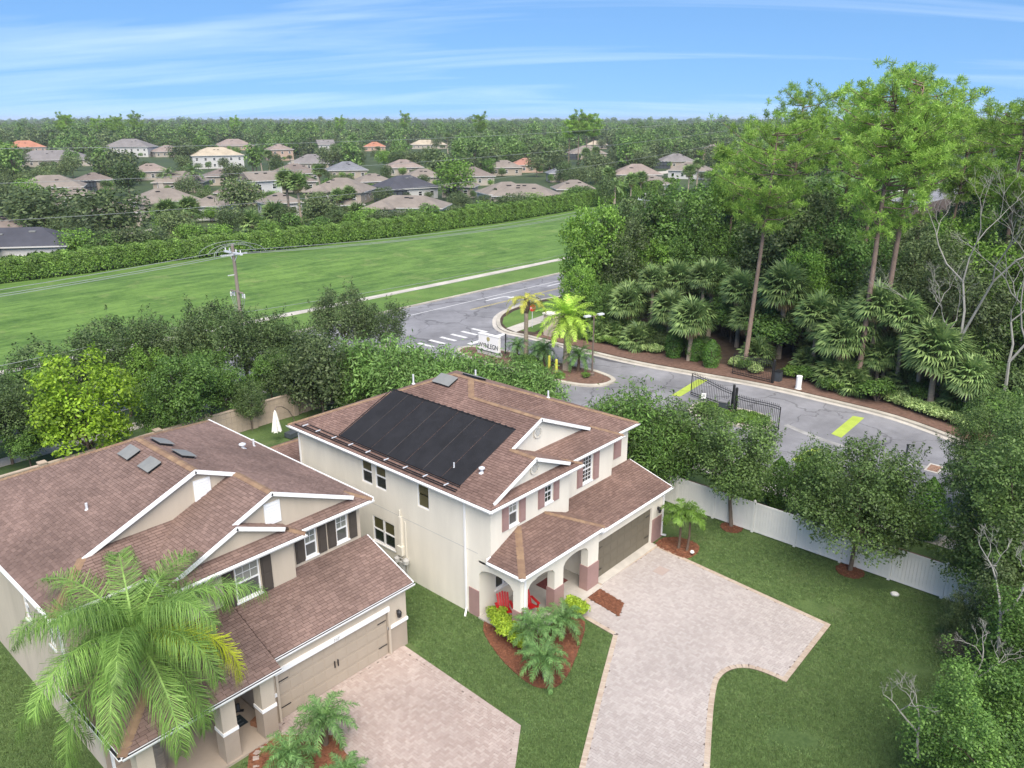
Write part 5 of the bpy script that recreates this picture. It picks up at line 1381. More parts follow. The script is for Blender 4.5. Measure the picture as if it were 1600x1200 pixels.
def pine(key, H, W, seed, crown=.42, n_br=60, leaf='lf_pine', tuft=.40, ntuft=6, per=26):
    rn = random.Random(seed); rg = np.random.default_rng(seed); mb = MB()
    lean = Vector((rn.uniform(-.6, .6), rn.uniform(-.6, .6), 0))
    tp = [Vector((0, 0, -.2)), Vector((0, 0, H * .4)) + lean * .5, Vector((0, 0, H * .75)) + lean, Vector((0, 0, H * .97)) + lean * 1.3]
    r0 = H * .0098
    mb.tube(tp, [r0, r0 * .85, r0 * .6, r0 * .18], 8)
    tips = []
    for i in range(n_br):
        t = rn.random() ** .85; z = H * (1 - crown * (1 - t)) * .97
        an = i * 2.4 + rn.uniform(-.5, .5)
        ln = W * .5 * (math.sin(math.pi * min(1, .18 + .80 * (1 - t))) ** .7) * rn.uniform(.5, 1.1)
        s = Vector((lean.x * z / H, lean.y * z / H, z)); e = s + Vector((math.cos(an) * ln, math.sin(an) * ln, ln * rn.uniform(.1, .6)))
        m = s.lerp(e, .5) - Vector((0, 0, .1 * ln))
        mb.tube([s, m, e], [r0 * .28, r0 * .18, r0 * .06], 4, cap=False)
        for q in range(ntuft):
            u_ = .42 + .58 * q / (ntuft - 1)
            p = s.lerp(m, u_ * 2) if u_ < .5 else m.lerp(e, u_ * 2 - 1)
            if q < ntuft * .25 and rn.random() < .5: continue
            ctr = p + Vector((rn.gauss(0, .45), rn.gauss(0, .45), rn.gauss(.15, .2))) * (W / 9)
            for _ in range(3): tips.append(ctr + Vector((rn.gauss(0, .24), rn.gauss(0, .24), rn.gauss(.05, .14))))
    tips = np.array(tips); K = len(tips)
    d = rg.normal(0, 1, (K, per, 3)); d[..., 2] += .45; d /= np.linalg.norm(d, axis=2, keepdims=True)
    sz = tuft * rg.uniform(.7, 1.25, (K, per, 1))
    sd = np.cross(d, rg.normal(0, 1, (K, per, 3))); sd /= np.linalg.norm(sd, axis=2, keepdims=True); wd = .021 * tuft / .4
    c = tips[:, None, :]
    v = np.stack([c - sd * wd * .4, c + sd * wd * .4, c + d * sz + sd * wd, c + d * sz - sd * wd], 2).reshape(-1, 3)
    f = np.arange(len(v)).reshape(-1, 4)
    PROTO[key] = dict(H=H, W=W, parts=[('trunk', mb.mesh(key + '_trunk', M['pine_bark'], smooth=True)), ('crown', np_mesh(key + '_crown', v, f, M[leaf]))])
def cone_shrub(key, H, W, n, size, leaf, seed, power=.8, base=.02):
    """Columnar or egg-shaped clipped conifer."""
    rg = np.random.default_rng(seed)
    t = rg.random(n) ** 1.15; z = H * (base + (1 - base) * t)
    r = W * .5 * np.clip(np.sin(np.pi * np.clip((.16 + .84 * t), 0, 1)) ** power, .02, 1) * (1 + .13 * np.sin(z * 7 + rg.random(n) * 3)) * rg.uniform(.72, 1.05, n)
    an = rg.random(n) * 6.2832
    pos = np.stack([r * np.cos(an), r * np.sin(an), z], 1)
    nr = np.stack([np.cos(an), np.sin(an), np.full(n, .55)], 1)
    v, f = leaf_quads(rg, pos, nr, size, .5, .4)
    mb = MB().tube([(0, 0, -.1), (0, 0, H * .7)], [W * .06, W * .02], 6)
    PROTO[key] = dict(H=H, W=W, parts=[('trunk', mb.mesh(key + '_trunk', M['bark'])), ('crown', np_mesh(key + '_crown', v, f, M[leaf]))])
def mound(key, H, W, nl, n, size, leaf, seed, squash=.8):
    rg = np.random.default_rng(seed); rn = random.Random(seed); cen, rad = [], []
    for i in range(nl):
        a = i * 2.4; r = W * .33 * math.sqrt((i + .5) / nl); R_ = W * rn.uniform(.2, .3)
        cen.append((r * math.cos(a), r * math.sin(a), max(.1, H - R_ * squash - rn.uniform(0, .3) * H))); rad.append(R_)
    v, f = lobe_cloud(rg, cen, rad, n, size, .4, squash)
    v[:, 2] = np.maximum(v[:, 2], .0)
    mb = MB()
    for c in cen[:6]: mb.tube([(0, 0, -.05), (c[0] * .6, c[1] * .6, c[2] * .5), c], [.04, .03, .01], 5, cap=False)
    PROTO[key] = dict(H=H, W=W, parts=[('stem', mb.mesh(key + '_stem', M['bark'])), ('foliage', np_mesh(key + '_foliage', v, f, M[leaf]))])
def feathery(key, H, W, nb, per, leaf, seed, size=.30, droop=.6):
    """Shrub of arching feathery sprays (bamboo-like)."""
    rn = random.Random(seed); rg = np.random.default_rng(seed); mb = MB(); pos, nr = [], []
    for i in range(nb):
        an = i * 2.39996 + rn.uniform(-.3, .3); reach = W * .5 * math.sqrt(rn.random()) ; top = H * rn.uniform(.62, 1.0) * (1 - .35 * (reach / (W * .5)) ** 2)
        e = Vector((math.cos(an) * reach, math.sin(an) * reach, top)); s = Vector((math.cos(an) * .12 * W * rn.random(), math.sin(an) * .12 * W * rn.random(), 0))
        m = s.lerp(e, .55) + Vector((0, 0, top * .16))
        mb.tube([s, m, e], [.03, .018, .006], 4, cap=False)
        for q in range(per):
            u_ = .25 + .75 * rn.random() ** .7; p = s.lerp(m, u_ / .55) if u_ < .55 else m.lerp(e, (u_ - .55) / .45)
            off = Vector((rn.gauss(0, .30), rn.gauss(0, .30), rn.gauss(0, .22))) * (W / 4.5)
            p = p + off; pos.append(p); nr.append((off.x, off.y, .6))
    v, f = leaf_quads(rg, np.array([tuple(p) for p in pos]), np.array(nr), size, .28, .5)
    PROTO[key] = dict(H=H, W=W, parts=[('stem', mb.mesh(key + '_stem', M['bark'])), ('foliage', np_mesh(key + '_foliage', v, f, M[leaf]))])
def frond_geo(V, F, rn, org, az, el, L, curl, nl, ll, lw, hang=.5, plume=.3, rach=.03):
    """One feather frond: rachis strip and leaflets hanging from it."""
    p = Vector(org); pts = [p.copy()]; e = el; n = 14
    for i in range(n):
        d = Vector((math.cos(az) * math.cos(e), math.sin(az) * math.cos(e), math.sin(e)))
        p = p + d * (L / n); pts.append(p.copy()); e -= curl / n * (0.5 + 1.1 * i / n)
    side = Vector((-math.sin(az), math.cos(az), 0))
    for i in range(n):
        w0, w1 = rach * (1 - i / n) + .006, rach * (1 - (i + 1) / n) + .006
        o = len(V); V += [pts[i] - side * w0, pts[i] + side * w0, pts[i + 1] + side * w1, pts[i + 1] - side * w1]; F.append((o, o + 1, o + 2, o + 3))
    for k in range(nl):
        t = .12 + .88 * (k + rn.random()) / nl; x = t * n; i = min(n - 1, int(x)); q = pts[i].lerp(pts[i + 1], x - i)
        fw = (pts[i + 1] - pts[i]).normalized(); up = side.cross(fw)
        if up.z < 0: up = -up
        lk = ll * (.35 + .75 * math.sin(math.pi * min(1, .12 + .86 * t)) ) * rn.uniform(.8, 1.15)
        for s in (-1, 1):
            d = (side * s * rn.uniform(.7, 1.0) + fw * (.45 + .35 * t) * rn.uniform(.6, 1.4) + up * rn.uniform(-plume, plume + .15) - Vector((0, 0, .25 * max(0, hang - .6)))).normalized()
            m = q + d * lk * .5; tip = m + (d * .75 + Vector((0, 0, -hang * rn.uniform(.6, 1.4)))).normalized() * lk * .55
            wv = d.cross(up); wv = wv.normalized() * lw * .5 if wv.length > 1e-3 else fw * lw * .5
            o = len(V); V += [q - wv * .6, q + wv * .6, m + wv, m - wv, tip]; F += [(o, o + 1, o + 2, o + 3), (o + 3, o + 2, o + 4)]
def mesh_from(name, V, F, mat):
    me = bpy.data.meshes.new(name); me.from_pydata([tuple(v) for v in V], [], F); me.materials.append(mat); return me
def feather_palm(key, trunk_pts, trunk_r, fronds, L, nl, ll, lw, leaf, bark, seed, hang=.5, curl=1.5, el=(-.15, 1.25), shaft=None, plume=.3, yellow=0, yleaf=None, dead=0, bulge=0):
    rn = random.Random(seed); mb = MB(); mb.tube(trunk_pts, trunk_r, 10)
    parts = [('trunk', mb.mesh(key + '_trunk', M[bark], smooth=True))]
    top = Vector(trunk_pts[-1])
    if shaft: parts.append(('crownshaft', MB().tube([top - Vector((0, 0, .05)), top + Vector((0, 0, shaft))], [trunk_r[-1] * 1.15, trunk_r[-1] * .5], 10).mesh(key + '_shaft', M['lf_queen'])))
    if bulge: parts.append(('boots', MB().lathe(tuple(top - Vector((0, 0, bulge))), [(trunk_r[-1], 0), (trunk_r[-1] * 1.7, bulge * .4), (trunk_r[-1] * 1.8, bulge * .8), (trunk_r[-1] * .9, bulge * 1.15)], 12).mesh(key + '_boots', M['dark_trunk'])))
    org = top + Vector((0, 0, (shaft or 0) * .8))
    for i in range(fronds):
        V, F = [], []
        t = (i + .5) / fronds; az = i * 2.39996 + rn.uniform(-.2, .2); e = el[0] + (el[1] - el[0]) * t
        frond_geo(V, F, rn, org, az, e, L * rn.uniform(.85, 1.08) * (1 - .22 * t * t), curl * rn.uniform(.8, 1.2), nl, ll, lw, hang, plume)
        lf = yleaf if (yellow and i == yellow) else leaf
        parts.append(('frond', mesh_from(key + '_frond', V, F, M[lf])))
    PROTO[key] = dict(H=top.z + L * .5, W=L * 2, parts=parts)
def fan_palm(key, th, tr, nfan, rad, seed, dead=9, leaf='lf_sabal', bark='palm_bark', merge=True, seg=19):
    rn = random.Random(seed); lean = Vector((rn.uniform(-.25, .25), rn.uniform(-.25, .25), 0))
    tp = [Vector((0, 0, -.15)), Vector((0, 0, th * .5)) + lean, Vector((0, 0, th)) + lean * 1.4]
    mb = MB().tube(tp, [tr * 1.1, tr, tr * .95], 9); top = tp[-1]
    def fans(n, e0, e1, V, F, sc, droop):
        for i in range(n):
            az = i * 2.39996 + rn.uniform(-.25, .25); e = e0 + (e1 - e0) * (i + .5) / n
            pl = rad * .52 * sc * rn.uniform(.8, 1.15)
            d = Vector((math.cos(az) * math.cos(e), math.sin(az) * math.cos(e), math.sin(e)))
            hub = top + d * pl; side = Vector((-math.sin(az), math.cos(az), 0)); up = side.cross(d)
            if up.z < 0: up = -up
            o = len(V); V += [top - side * .02, top + side * .02, hub + side * .015, hub - side * .015]; F.append((o, o + 1, o + 2, o + 3))
            fr = rad * .62 * sc * rn.uniform(.85, 1.1)
            for k in range(seg):
                a = -1.95 + 3.9 * k / (seg - 1) + rn.uniform(-.06, .06)
                dd = (d * math.cos(a) + side * math.sin(a) - up * .10 * abs(a)).normalized()
                ln = fr * (1 - .16 * abs(a)) ; wv = (side * math.cos(a) - d * math.sin(a)) * (fr * .055)
                m = hub + dd * ln * .58; tip = m + (dd + Vector((0, 0, -droop * rn.uniform(.5, 1.5)))).normalized() * ln * .5
                o = len(V); V += [hub, m - wv + up * .03, m + wv - up * .03, tip]; F += [(o, o + 1, o + 2), (o + 1, o + 3, o + 2)]
    parts = [('trunk', mb.mesh(key + '_trunk', M[bark], smooth=True))]
    V, F = [], []; fans(nfan, -.45, 1.35, V, F, 1.0, .55); parts.append(('crown', mesh_from(key + '_crown', V, F, M[leaf])))
    if dead:
        V, F = [], []; fans(dead, -1.35, -.75, V, F, .72, 1.0); parts.append(('dead_skirt', mesh_from(key + '_skirt', V, F, M['lf_sabal_dead'])))
    PROTO[key] = dict(H=th + rad * .8, W=rad * 2, parts=parts)
def dead_tree(key, H, seed, depth=5, mat='pale_bark', spread=.75, r0=.16):
    rn = random.Random(seed); mb = MB()
    def grow(p, d, L, r, k):
        e = p + d * L; m = p.lerp(e, .5) + Vector((rn.uniform(-.1, .1), rn.uniform(-.1, .1), rn.uniform(-.05, .1))) * L
        mb.tube([p, m, e], [r, r * .85, r * .66], 5, cap=False)
        if k == 0: return
        for _ in range(2 if k > 2 else 3):
            nd = (d + Vector((rn.uniform(-1, 1), rn.uniform(-1, 1), rn.uniform(-.25, .65))) * spread).normalized()
            grow(e, nd, L * rn.uniform(.58, .85), r * .62, k - 1)
    grow(Vector((0, 0, -.1)), Vector((rn.uniform(-.2, .2), rn.uniform(-.2, .2), 1)).normalized(), H * .34, r0, depth)
    PROTO[key] = dict(H=H, W=H * .7, parts=[('trunk', mb.mesh(key + '_wood', M[mat]))])
ROOTS = {}
def plant(key, loc, name, label, cat, group=None, h=None, sc=1.0, rz=None, wide=1.0, rn=random.Random(77)):
    """Stand one plant of the given kind; copies share the meshes of its parts."""
    pr_ = PROTO[key]; s = (h / pr_['H']) if h else sc
    t = thing(name, (loc[0], loc[1], loc[2] if len(loc) > 2 else 0), label, cat, group, rn.uniform(0, 6.28) if rz is None else rz)
    t.scale = (s * wide, s * wide, s)
    for pn, me in pr_['parts']: link_mesh(pn, me, t)
    return t

# ================================================================== plant kinds
broad('oak', 8, 8, 44, 15000, .20, 'lf_oak', seed=11, lobe=(.12, .22), shell=.3)
broad('oak_b', 8, 7, 40, 14000, .20, 'lf_oak_grey', seed=12, base=.2, lobe=(.12, .24), shell=.3)
broad('dark', 7, 6.5, 40, 13000, .19, 'lf_oak', seed=13, base=.15, lobe=(.12, .22), shell=.3)
broad('mid', 7, 5.5, 34, 11000, .20, 'lf_mid', seed=14, base=.22, lobe=(.13, .24), shell=.35)
broad('bright', 9, 7, 38, 13000, .25, 'lf_bright', seed=15, base=.15, jitter=.7, lobe=(.12, .22), shell=.35)
broad('lime', 8.6, 6.6, 34, 11000, .26, 'lf_lime', seed=16, base=.06, lobe=(.14, .22), shell=.4)
broad('wood_a', 12, 9, 44, 15000, .28, 'lf_oak_grey', seed=17, base=.12, lobe=(.12, .22), shell=.3)
broad('wood_b', 11, 8, 40, 14000, .27, 'lf_mid', seed=18, base=.1, lobe=(.12, .24), shell=.3)
broad('wood_c', 12, 8, 40, 14000, .28, 'lf_oak', seed=19, base=.08, lobe=(.12, .24), shell=.3)
broad('fence_tree', 7, 6.8, 50, 34000, .135, 'lf_fresh', seed=20, base=.12, lobe=(.12, .2), shell=.35)
broad('slim_tree', 7, 4.8, 40, 18000, .14, 'lf_fresh', seed=21, base=.20, lobe=(.13, .24), shell=.3)
broad('big_oak', 10.5, 9, 70, 52000, .15, 'lf_fresh', seed=22, base=.04, lobe=(.09, .17), shell=.35)
broad('near_shrub', 5.5, 6.5, 60, 46000, .105, 'lf_mid', seed=23, base=.05, lobe=(.09, .17), shell=.35)
broad('near_grey', 6, 5.5, 50, 26000, .11, 'lf_oak_grey', seed=24, base=.05, lobe=(.09, .18), shell=.35)
pine('pine_a', 24, 10.5, 31); pine('pine_b', 27, 11.0, 32, .46, 62); pine('pine_c', 25, 10.0, 33, .40, 52)
pine('pine_far', 24, 10, 34, .40, 34, tuft=.75, ntuft=7, per=18)
cone_shrub('egg', 2.6, 1.7, 3500, .13, 'lf_cedar', 41, .55)
cone_shrub('cone', 3.4, 2.0, 5000, .15, 'lf_cedar', 42, .9)
cone_shrub('column', 5.0, 2.2, 4500, .2, 'lf_hedge', 43, .45)
mound('mound', 1.1, 1.6, 9, 1800, .13, 'lf_mid', 51); mound('lime_mound', .95, 1.3, 9, 2200, .12, 'lf_limeshrub', 52)
mound('pale_mound', 1.0, 1.9, 9, 1800, .18, 'lf_variegated', 53); mound('low_green', .7, 1.5, 8, 2000, .11, 'lf_bright', 54)
mound('yellow_mound', 1.1, 1.8, 9, 1800, .15, 'lf_hedge', 55)
feathery('bamboo', 6, 5, 120, 62, 'lf_bamboo', 61, .34); feathery('bamboo_b', 6, 4.6, 110, 62, 'lf_bamboo', 62, .34)
feathery('plume', 8, 6, 190, 120, 'lf_mid', 63, .27); feathery('thin_grey', 2.6, 3.8, 110, 22, 'lf_grey', 64, .12)
broad('weeping', 6.5, 5.2, 24, 8000, .26, 'lf_oak_grey', seed=65, base=.05)
feather_palm('queen', [(0, 0, -.1), (.12, .05, 2.2), (.05, .1, 4.4)], [.22, .17, .14], 26, 4.4, 190, .95, .0165, 'lf_queen', 'palm_bark', 71, hang=1.9, curl=1.9, el=(-.45, 1.35), shaft=.7, plume=.6, yellow=10, yleaf='lf_queen_y')
feather_palm('pygmy', [(0, 0, -.05), (.05, 0, .5), (.0, .05, 1.0)], [.11, .09, .08], 26, 1.35, 34, .26, .022, 'lf_date', 'dark_trunk', 72, hang=.45, curl=1.7, el=(-.35, 1.3))
feather_palm('christmas', [(0, 0, -.05), (.12, 0, .9), (.15, .05, 1.9)], [.08, .065, .05], 11, 1.35, 30, .42, .045, 'lf_bright', 'dark_trunk', 73, hang=.5, curl=1.8, el=(-.1, 1.2), shaft=.35)
feather_palm('canary', [(0, 0, -.1), (.05, 0, 3), (0, 0, 5.1)], [.34, .30, .30], 42, 3.5, 54, .5, .05, 'lf_canary', 'palm_bark', 74, hang=.25, curl=1.2, el=(-.7, 1.35), bulge=1.3)
feather_palm('sick_date', [(0, 0, -.1), (-.05, 0, 3), (0, 0, 5.8)], [.25, .21, .20], 11, 2.7, 46, .45, .045, 'lf_canary_y', 'palm_bark', 75, hang=.5, curl=1.8, el=(-.1, .9), bulge=1.3)
feather_palm('far_date', [(0, 0, -.1), (0, 0, 4.5)], [.3, .25], 26, 3.6, 20, .6, .12, 'lf_sabal', 'palm_bark', 76, hang=.3, curl=1.3, el=(-.5, 1.3))
fan_palm('sabal', 5.2, .19, 56, 2.1, 81); fan_palm('sabal_b', 3.8, .2, 58, 2.15, 82, 12); fan_palm('sabal_low', .9, .2, 44, 1.8, 83, 4); fan_palm('sabal_tall', 7.2, .19, 54, 2.0, 84, 8)
dead_tree('bare', 9, 91, 7, r0=.085); dead_tree('bare_b', 7, 92, 7, spread=.9, r0=.075); dead_tree('snag', 4.5, 93, 6, spread=1.0, r0=.075)
def merged_tree(key, H, W, nl, n, size, leaf, seed, base=.2, bark='bark', lobe=(.2, .32)):
    """Tree for the distance: crown and trunk in one mesh."""
    rg = np.random.default_rng(seed); rn = random.Random(seed); cen, rad = [], []
    zc = H * (base + (1 - base) * .5); rz = H * (1 - base) * .5; rx = W * .5
    for i in range(nl):
        an = i * 2.4 + rn.uniform(-.4, .4); zz = -.8 + 1.65 * (i + .5) / nl; rr = math.sqrt(max(0, 1 - zz * zz * .85)) * rn.uniform(.5, .8); R_ = W * rn.uniform(*lobe)
        cen.append((rr * (rx - R_ * .4) * math.cos(an), rr * (rx - R_ * .4) * math.sin(an), zc + zz * (rz - R_ * .4))); rad.append(R_)
    v, f = lobe_cloud(rg, cen, rad, n, size, .5, .85)
    mb = MB().tube([(0, 0, -.2), (0, 0, zc)], [H * .025, H * .012], 6, cap=False)
    for c in cen[::3]: mb.tube([(0, 0, zc * .6), c], [H * .01, H * .004], 4, cap=False)
    tv = np.array(mb.v); tf = np.array(mb.f) + len(v)
    return np_mesh(key, np.vstack([v, tv]), np.vstack([f, tf]), [M[leaf], M[bark]], [0] * len(f) + [1] * len(tf))
FAR = {
    'oak': [(merged_tree('far_oak', 9, 10, 18, 2600, .55, 'lf_far', 101), 9), (merged_tree('far_oak', 8, 9.5, 16, 2400, .55, 'lf_far', 102), 8), (merged_tree('far_oak', 10, 9, 18, 2600, .55, 'lf_oak', 103), 10)],
    'grey': [(merged_tree('far_grey_oak', 8, 10, 18, 2600, .5, 'lf_oak_grey', 104, .1), 8)],
    'bright': [(merged_tree('far_bright', 9, 9, 16, 2200, .55, 'lf_bright', 105, .1), 9), (merged_tree('far_mid', 8, 7, 16, 2200, .5, 'lf_mid', 106, .1), 8)],
    'slim': [(merged_tree('far_slim', 8, 3.2, 12, 1500, .42, 'lf_dark', 107, .03), 8)],
}

# ================================================================== plants near the houses
# queen palm in front of the tan porch
q = at(218, 1025, 5.0); plant('queen', (q.x, q.y, 0), 'queen_palm', 'large queen palm with a yellow frond before the tan porch', 'palm', rz=R(-48 - 295), sc=1.15)
for i, (px, z, s, lab) in enumerate((((835, 985), 1.0, 1.12, 'low feathery palm beside the lime shrubs in the curved mulch bed'), ((880, 965), 1.0, 1.0, 'low feathery palm by the walkway end of the curved mulch bed'), ((852, 1030), 1.0, 1.05, 'low feathery palm at the lawn tip of the curved mulch bed'),
        ((505, 1130), 1.0, 1.15, 'low feathery palm beside the taupe garage door'), ((455, 1185), .8, 1.0, 'low feathery palm by the tan porch step'), ((540, 1215), .7, .9, 'low feathery palm on the edge of the pink pavers'))):
    c = at(px[0], px[1], z); plant('pygmy', (c.x, c.y, 0), 'pygmy_date_palm', lab, 'palm', 'feathery dwarf palms', sc=s)
for px, s in (((783, 985), .9), ((795, 1000), 1.0), ((812, 1012), .85), ((776, 972), .8), ((905, 963), .8), ((893, 955), .75)):
    c = at(*px); plant('lime_mound', c, 'lime_shrub', 'lime green leafy shrub in the curved mulch bed', 'shrub', 'lime shrubs of the curved bed', sc=s)
for px, lab in (((1060, 858), 'thin dark-stemmed palm on the garage side in the red mulch'), ((1073, 861), 'thin dark-stemmed palm on the fence side of the red mulch')):
    c = at(*px); plant('christmas', c, 'small_palm', lab, 'palm', 'thin palms beside the garage', sc=1.0 if px[0] < 1065 else .92)
c = at(1143, 823); plant('slim_tree', c, 'small_tree', 'slim pale-stemmed tree in a mulch ring by the fence', 'tree', h=7.0)
c = at(1328, 892); plant('fence_tree', c, 'broad_tree', 'broad dark leafy tree in a mulch ring overhanging the fence', 'tree', h=7.1)
c = at(978, 768); plant('plume', c, 'feathery_shrub', 'tall feathery shrub against the garage side of the cream house', 'shrub', h=7.6, wide=1.1)
plant('dark', (c.x + .3, c.y - .2, 0), 'leafy_shrub', 'dark dense shrub inside the tall feathery one', 'shrub', h=5.6, wide=1.0)
c = at(1035, 775); plant('plume', c, 'feathery_shrub', 'shorter feathery shrub between the tall one and the slim tree', 'shrub', h=6.2, wide=1.0)
c = at(1080, 790); plant('slim_tree', (c.x + 1, c.y + 1, 0), 'small_tree', 'grey-green tree squeezed between garage and gate island', 'tree', h=6.2, wide=1.25)
for px, h, lab in (((1160, 792), 3.5, 'clipped conical shrub behind the first fence panels'), ((1213, 790), 3.2, 'clipped conical shrub rising behind the fence near the lime stripe'), ((1443, 838), 3.6, 'clipped conical shrub behind the fence by the dark pole'), ((1390, 815), 3.0, 'clipped conical shrub half hidden by the broad fence tree')):
    c = at(*px); plant('cone', (max(c.x, 17.6), c.y, 0), 'conical_shrub', lab, 'shrub', 'conical shrubs behind the fence', h=h)
c = at(1285, 800); plant('plume', (18.6, c.y, 0), 'feathery_shrub', 'twiggy shrub poking above the broad fence tree', 'shrub', h=5.6, wide=.7)
c = at(1350, 800); plant('plume', (18.8, c.y - 1, 0), 'feathery_shrub', 'yellowish twiggy shrub behind the broad fence tree', 'shrub', h=5.2, wide=.7)
# the dark trees on the side lawn
for key, px, h, wd, lab in (('big_oak', (1590, 985), 10.2, .95, 'tall dark tree towering over the end of the fence'), ('big_oak', (1680, 930), 11, 1.0, 'tall dark tree beyond the fence end'), ('big_oak', (1545, 930), 7.0, .85, 'dark bushy tree hiding the last fence panel'),
        ('big_oak', (1530, 820), 8.0, .8, 'dark tree between the fence and the road bend'), ('near_grey', (1590, 1060), 5.6, 1.0, 'grey-green thinning tree with bare pale boughs'), ('near_shrub', (1545, 1275), 5.2, 1.05, 'fresh green shrubby tree tangled with bare twigs'),
        ('near_shrub', (1660, 1150), 6.0, 1.0, 'fresh green tree behind the tangled shrub'), ('near_grey', (1500, 1010), 3.0, .8, 'low grey-green thicket at the edge of the side lawn')):
    c = at(*px); plant(key, c, 'lawn_tree', lab, 'tree', h=h, wide=wd)
for key, px, z, s, rz, lab in (('snag', (1565, 1000), 3.4, 1.1, 1.0, 'pale bare bough sticking out of the thinning tree'), ('snag', (1440, 1160), 2.6, .7, 2.2, 'pale bare twig rising from the tangled shrub'), ('snag', (1515, 1080), 3.0, .7, .3, 'pale forked twig between the thinning tree and shrub'),
        ('bare_b', (1590, 1000), 2.6, .8, 4.0, 'pale dead limb over the thinning tree')):
    c = at(px[0], px[1], z); plant(key, (c.x, c.y, z - .6), 'dead_branch', lab, 'branch', sc=s, rz=rz)
for px, s in (((1490, 1030), .5),):
    c = at(*px); plant('thin_grey', c, 'bare_shrub', 'wispy grey half-bare shrub on the side lawn edge', 'shrub', None, sc=s)

# ================================================================== trees behind the back yards and along the road
for key, px, h, wd, nm_, lab in (
        ('lime', (150, 735), 8.3, 1.0, 'yellow_green_tree', 'bright yellow-green tree behind the tan roof'),
        ('oak', (20, 725), 6.0, 1.05, 'oak_tree', 'dark oak at the footpath beside the yellow-green tree'), ('oak_b', (-60, 700), 6.4, 1.1, 'oak_tree', 'dark oak cut by the edge beyond the tan roof'),
        ('dark', (95, 665), 6.8, 1.1, 'oak_tree', 'dark oak rising behind the yellow-green tree'), ('oak', (205, 650), 8.0, .9, 'oak_tree', 'tall dark oak between yellow-green tree and wooden pole'),
        ('oak_b', (285, 640), 7.6, .9, 'oak_tree', 'dark oak just short of the wooden pole'), ('oak', (350, 625), 8.2, .85, 'oak_tree', 'dark oak covering the foot of the wooden pole'),
        ('dark', (415, 610), 6.9, 1.0, 'oak_tree', 'dark oak past the wooden pole'), ('mid', (300, 695), 6.6, 1.0, 'leafy_tree', 'mid-green leafy tree behind the long tan ridge'),
        ('mid', (362, 668), 4.8, .9, 'leafy_tree', 'smaller mid-green tree against the block wall'), ('mid', (255, 700), 4.2, 1.0, 'leafy_tree', 'low mid-green tree beside the yellow-green one'),
        ('dark', (394, 672), 4.0, .7, 'yard_tree', 'slim-stemmed young tree on the back lawn by the wall'),
        ('oak_b', (540, 575), 7.6, .9, 'oak_tree', 'rounded dark oak standing alone before the road'), ('oak', (600, 570), 6.0, .9, 'oak_tree', 'lower dark oak beside the open road'), ('dark', (470, 600), 5.8, 1.1, 'oak_tree', 'dark oak between the wall end and the road'),
        ('mid', (60, 690), 5.4, 1.1, 'leafy_tree', 'mid-green tree filling between the footpath oaks'), ('mid', (330, 655), 5.6, 1.0, 'leafy_tree', 'mid-green tree between the two pole oaks'), ('mid', (430, 640), 4.8, 1.0, 'leafy_tree', 'mid-green tree rising behind the block wall'), ('bright', (245, 660), 6.2, .8, 'leafy_tree', 'fresh green tree behind the low mid-green one'),
        ('mid', (115, 722), 5.0, 1.0, 'leafy_tree', 'mid-green tree tucked under the yellow-green one'), ('oak', (-25, 742), 6.0, 1.0, 'oak_tree', 'dark oak over the footpath behind the tan roof edge'), ('mid', (50, 735), 3.6, 1.1, 'leafy_tree', 'low mid-green tree along the footpath'),
        ('weeping', (505, 655), 6.6, .95, 'weeping_tree', 'grey-green drooping tree at the end of the block wall'), ('dark', (455, 640), 5.4, 1.0, 'weeping_tree', 'dark drooping tree just behind the block wall')):
    c = at(*px); plant(key, c, nm_, lab, 'tree', h=h, wide=wd)
for px, h in (((570, 640), 4.9), ((612, 635), 4.7), ((545, 650), 4.6)):
    c = at(*px); plant('column', c, 'columnar_shrub', 'dense bright green columnar shrub behind the cream house', 'shrub', 'columnar shrubs behind the cream house', h=h)
for i, (px, h) in enumerate((((560, 645), 6.6), ((605, 645), 6.9), ((650, 650), 6.4), ((690, 655), 6.4), ((728, 662), 6.3), ((766, 668), 6.1), ((802, 675), 6.0), ((836, 676), 5.7), ((668, 668), 5.4), ((715, 680), 5.0), ((625, 660), 6.0), ((755, 690), 5.0))):
    c = at(*px); plant('bamboo' if i % 2 else 'bamboo_b', c, 'feathery_clump', 'light green feathery clump screening the cream house from the entrance', 'shrub', 'feathery screen behind the cream house', h=h)
# entrance island planting
c = at(822, 561); plant('sick_date', c, 'date_palm', 'nearly bare date palm with a few yellow fronds', 'palm', sc=1.0, rz=R(20))
c = at(884, 578); plant('canary', c, 'date_palm', 'full bright lime date palm on the sign island', 'palm', sc=1.0)
for px, s in (((850, 570), 1.5), ((842, 566), 1.2), ((903, 580), 1.5), ((808, 560), 1.3)):
    c = at(*px); plant('pygmy', c, 'pygmy_date_palm', 'dark dwarf palm under the date palms', 'palm', 'dwarf palms on the sign island', sc=s)
for px, k, s in (((832, 585), 'mound', 1.4), ((846, 592), 'mound', 1.2), ((820, 578), 'mound', 1.5), ((875, 590), 'low_green', .8), ((915, 590), 'yellow_mound', .5)):
    c = at(*px); plant(k, c, 'low_shrub', 'low shrub in the mulch of the sign island', 'shrub', 'low shrubs of the sign island', sc=s)
rn = random.Random(5)
for px in ((1098, 640), (1106, 643), (1115, 646), (1124, 650), (1133, 653), (1141, 656), (1150, 659), (1162, 657), (1172, 659), (1181, 661), (1188, 660), (1110, 637), (1160, 651), (1176, 653)):
    c = at(*px); plant('low_green', c, 'low_shrub', 'low bright shrub round the gate posts', 'shrub', 'low shrubs of the gate island', sc=rn.uniform(.75, 1.0))

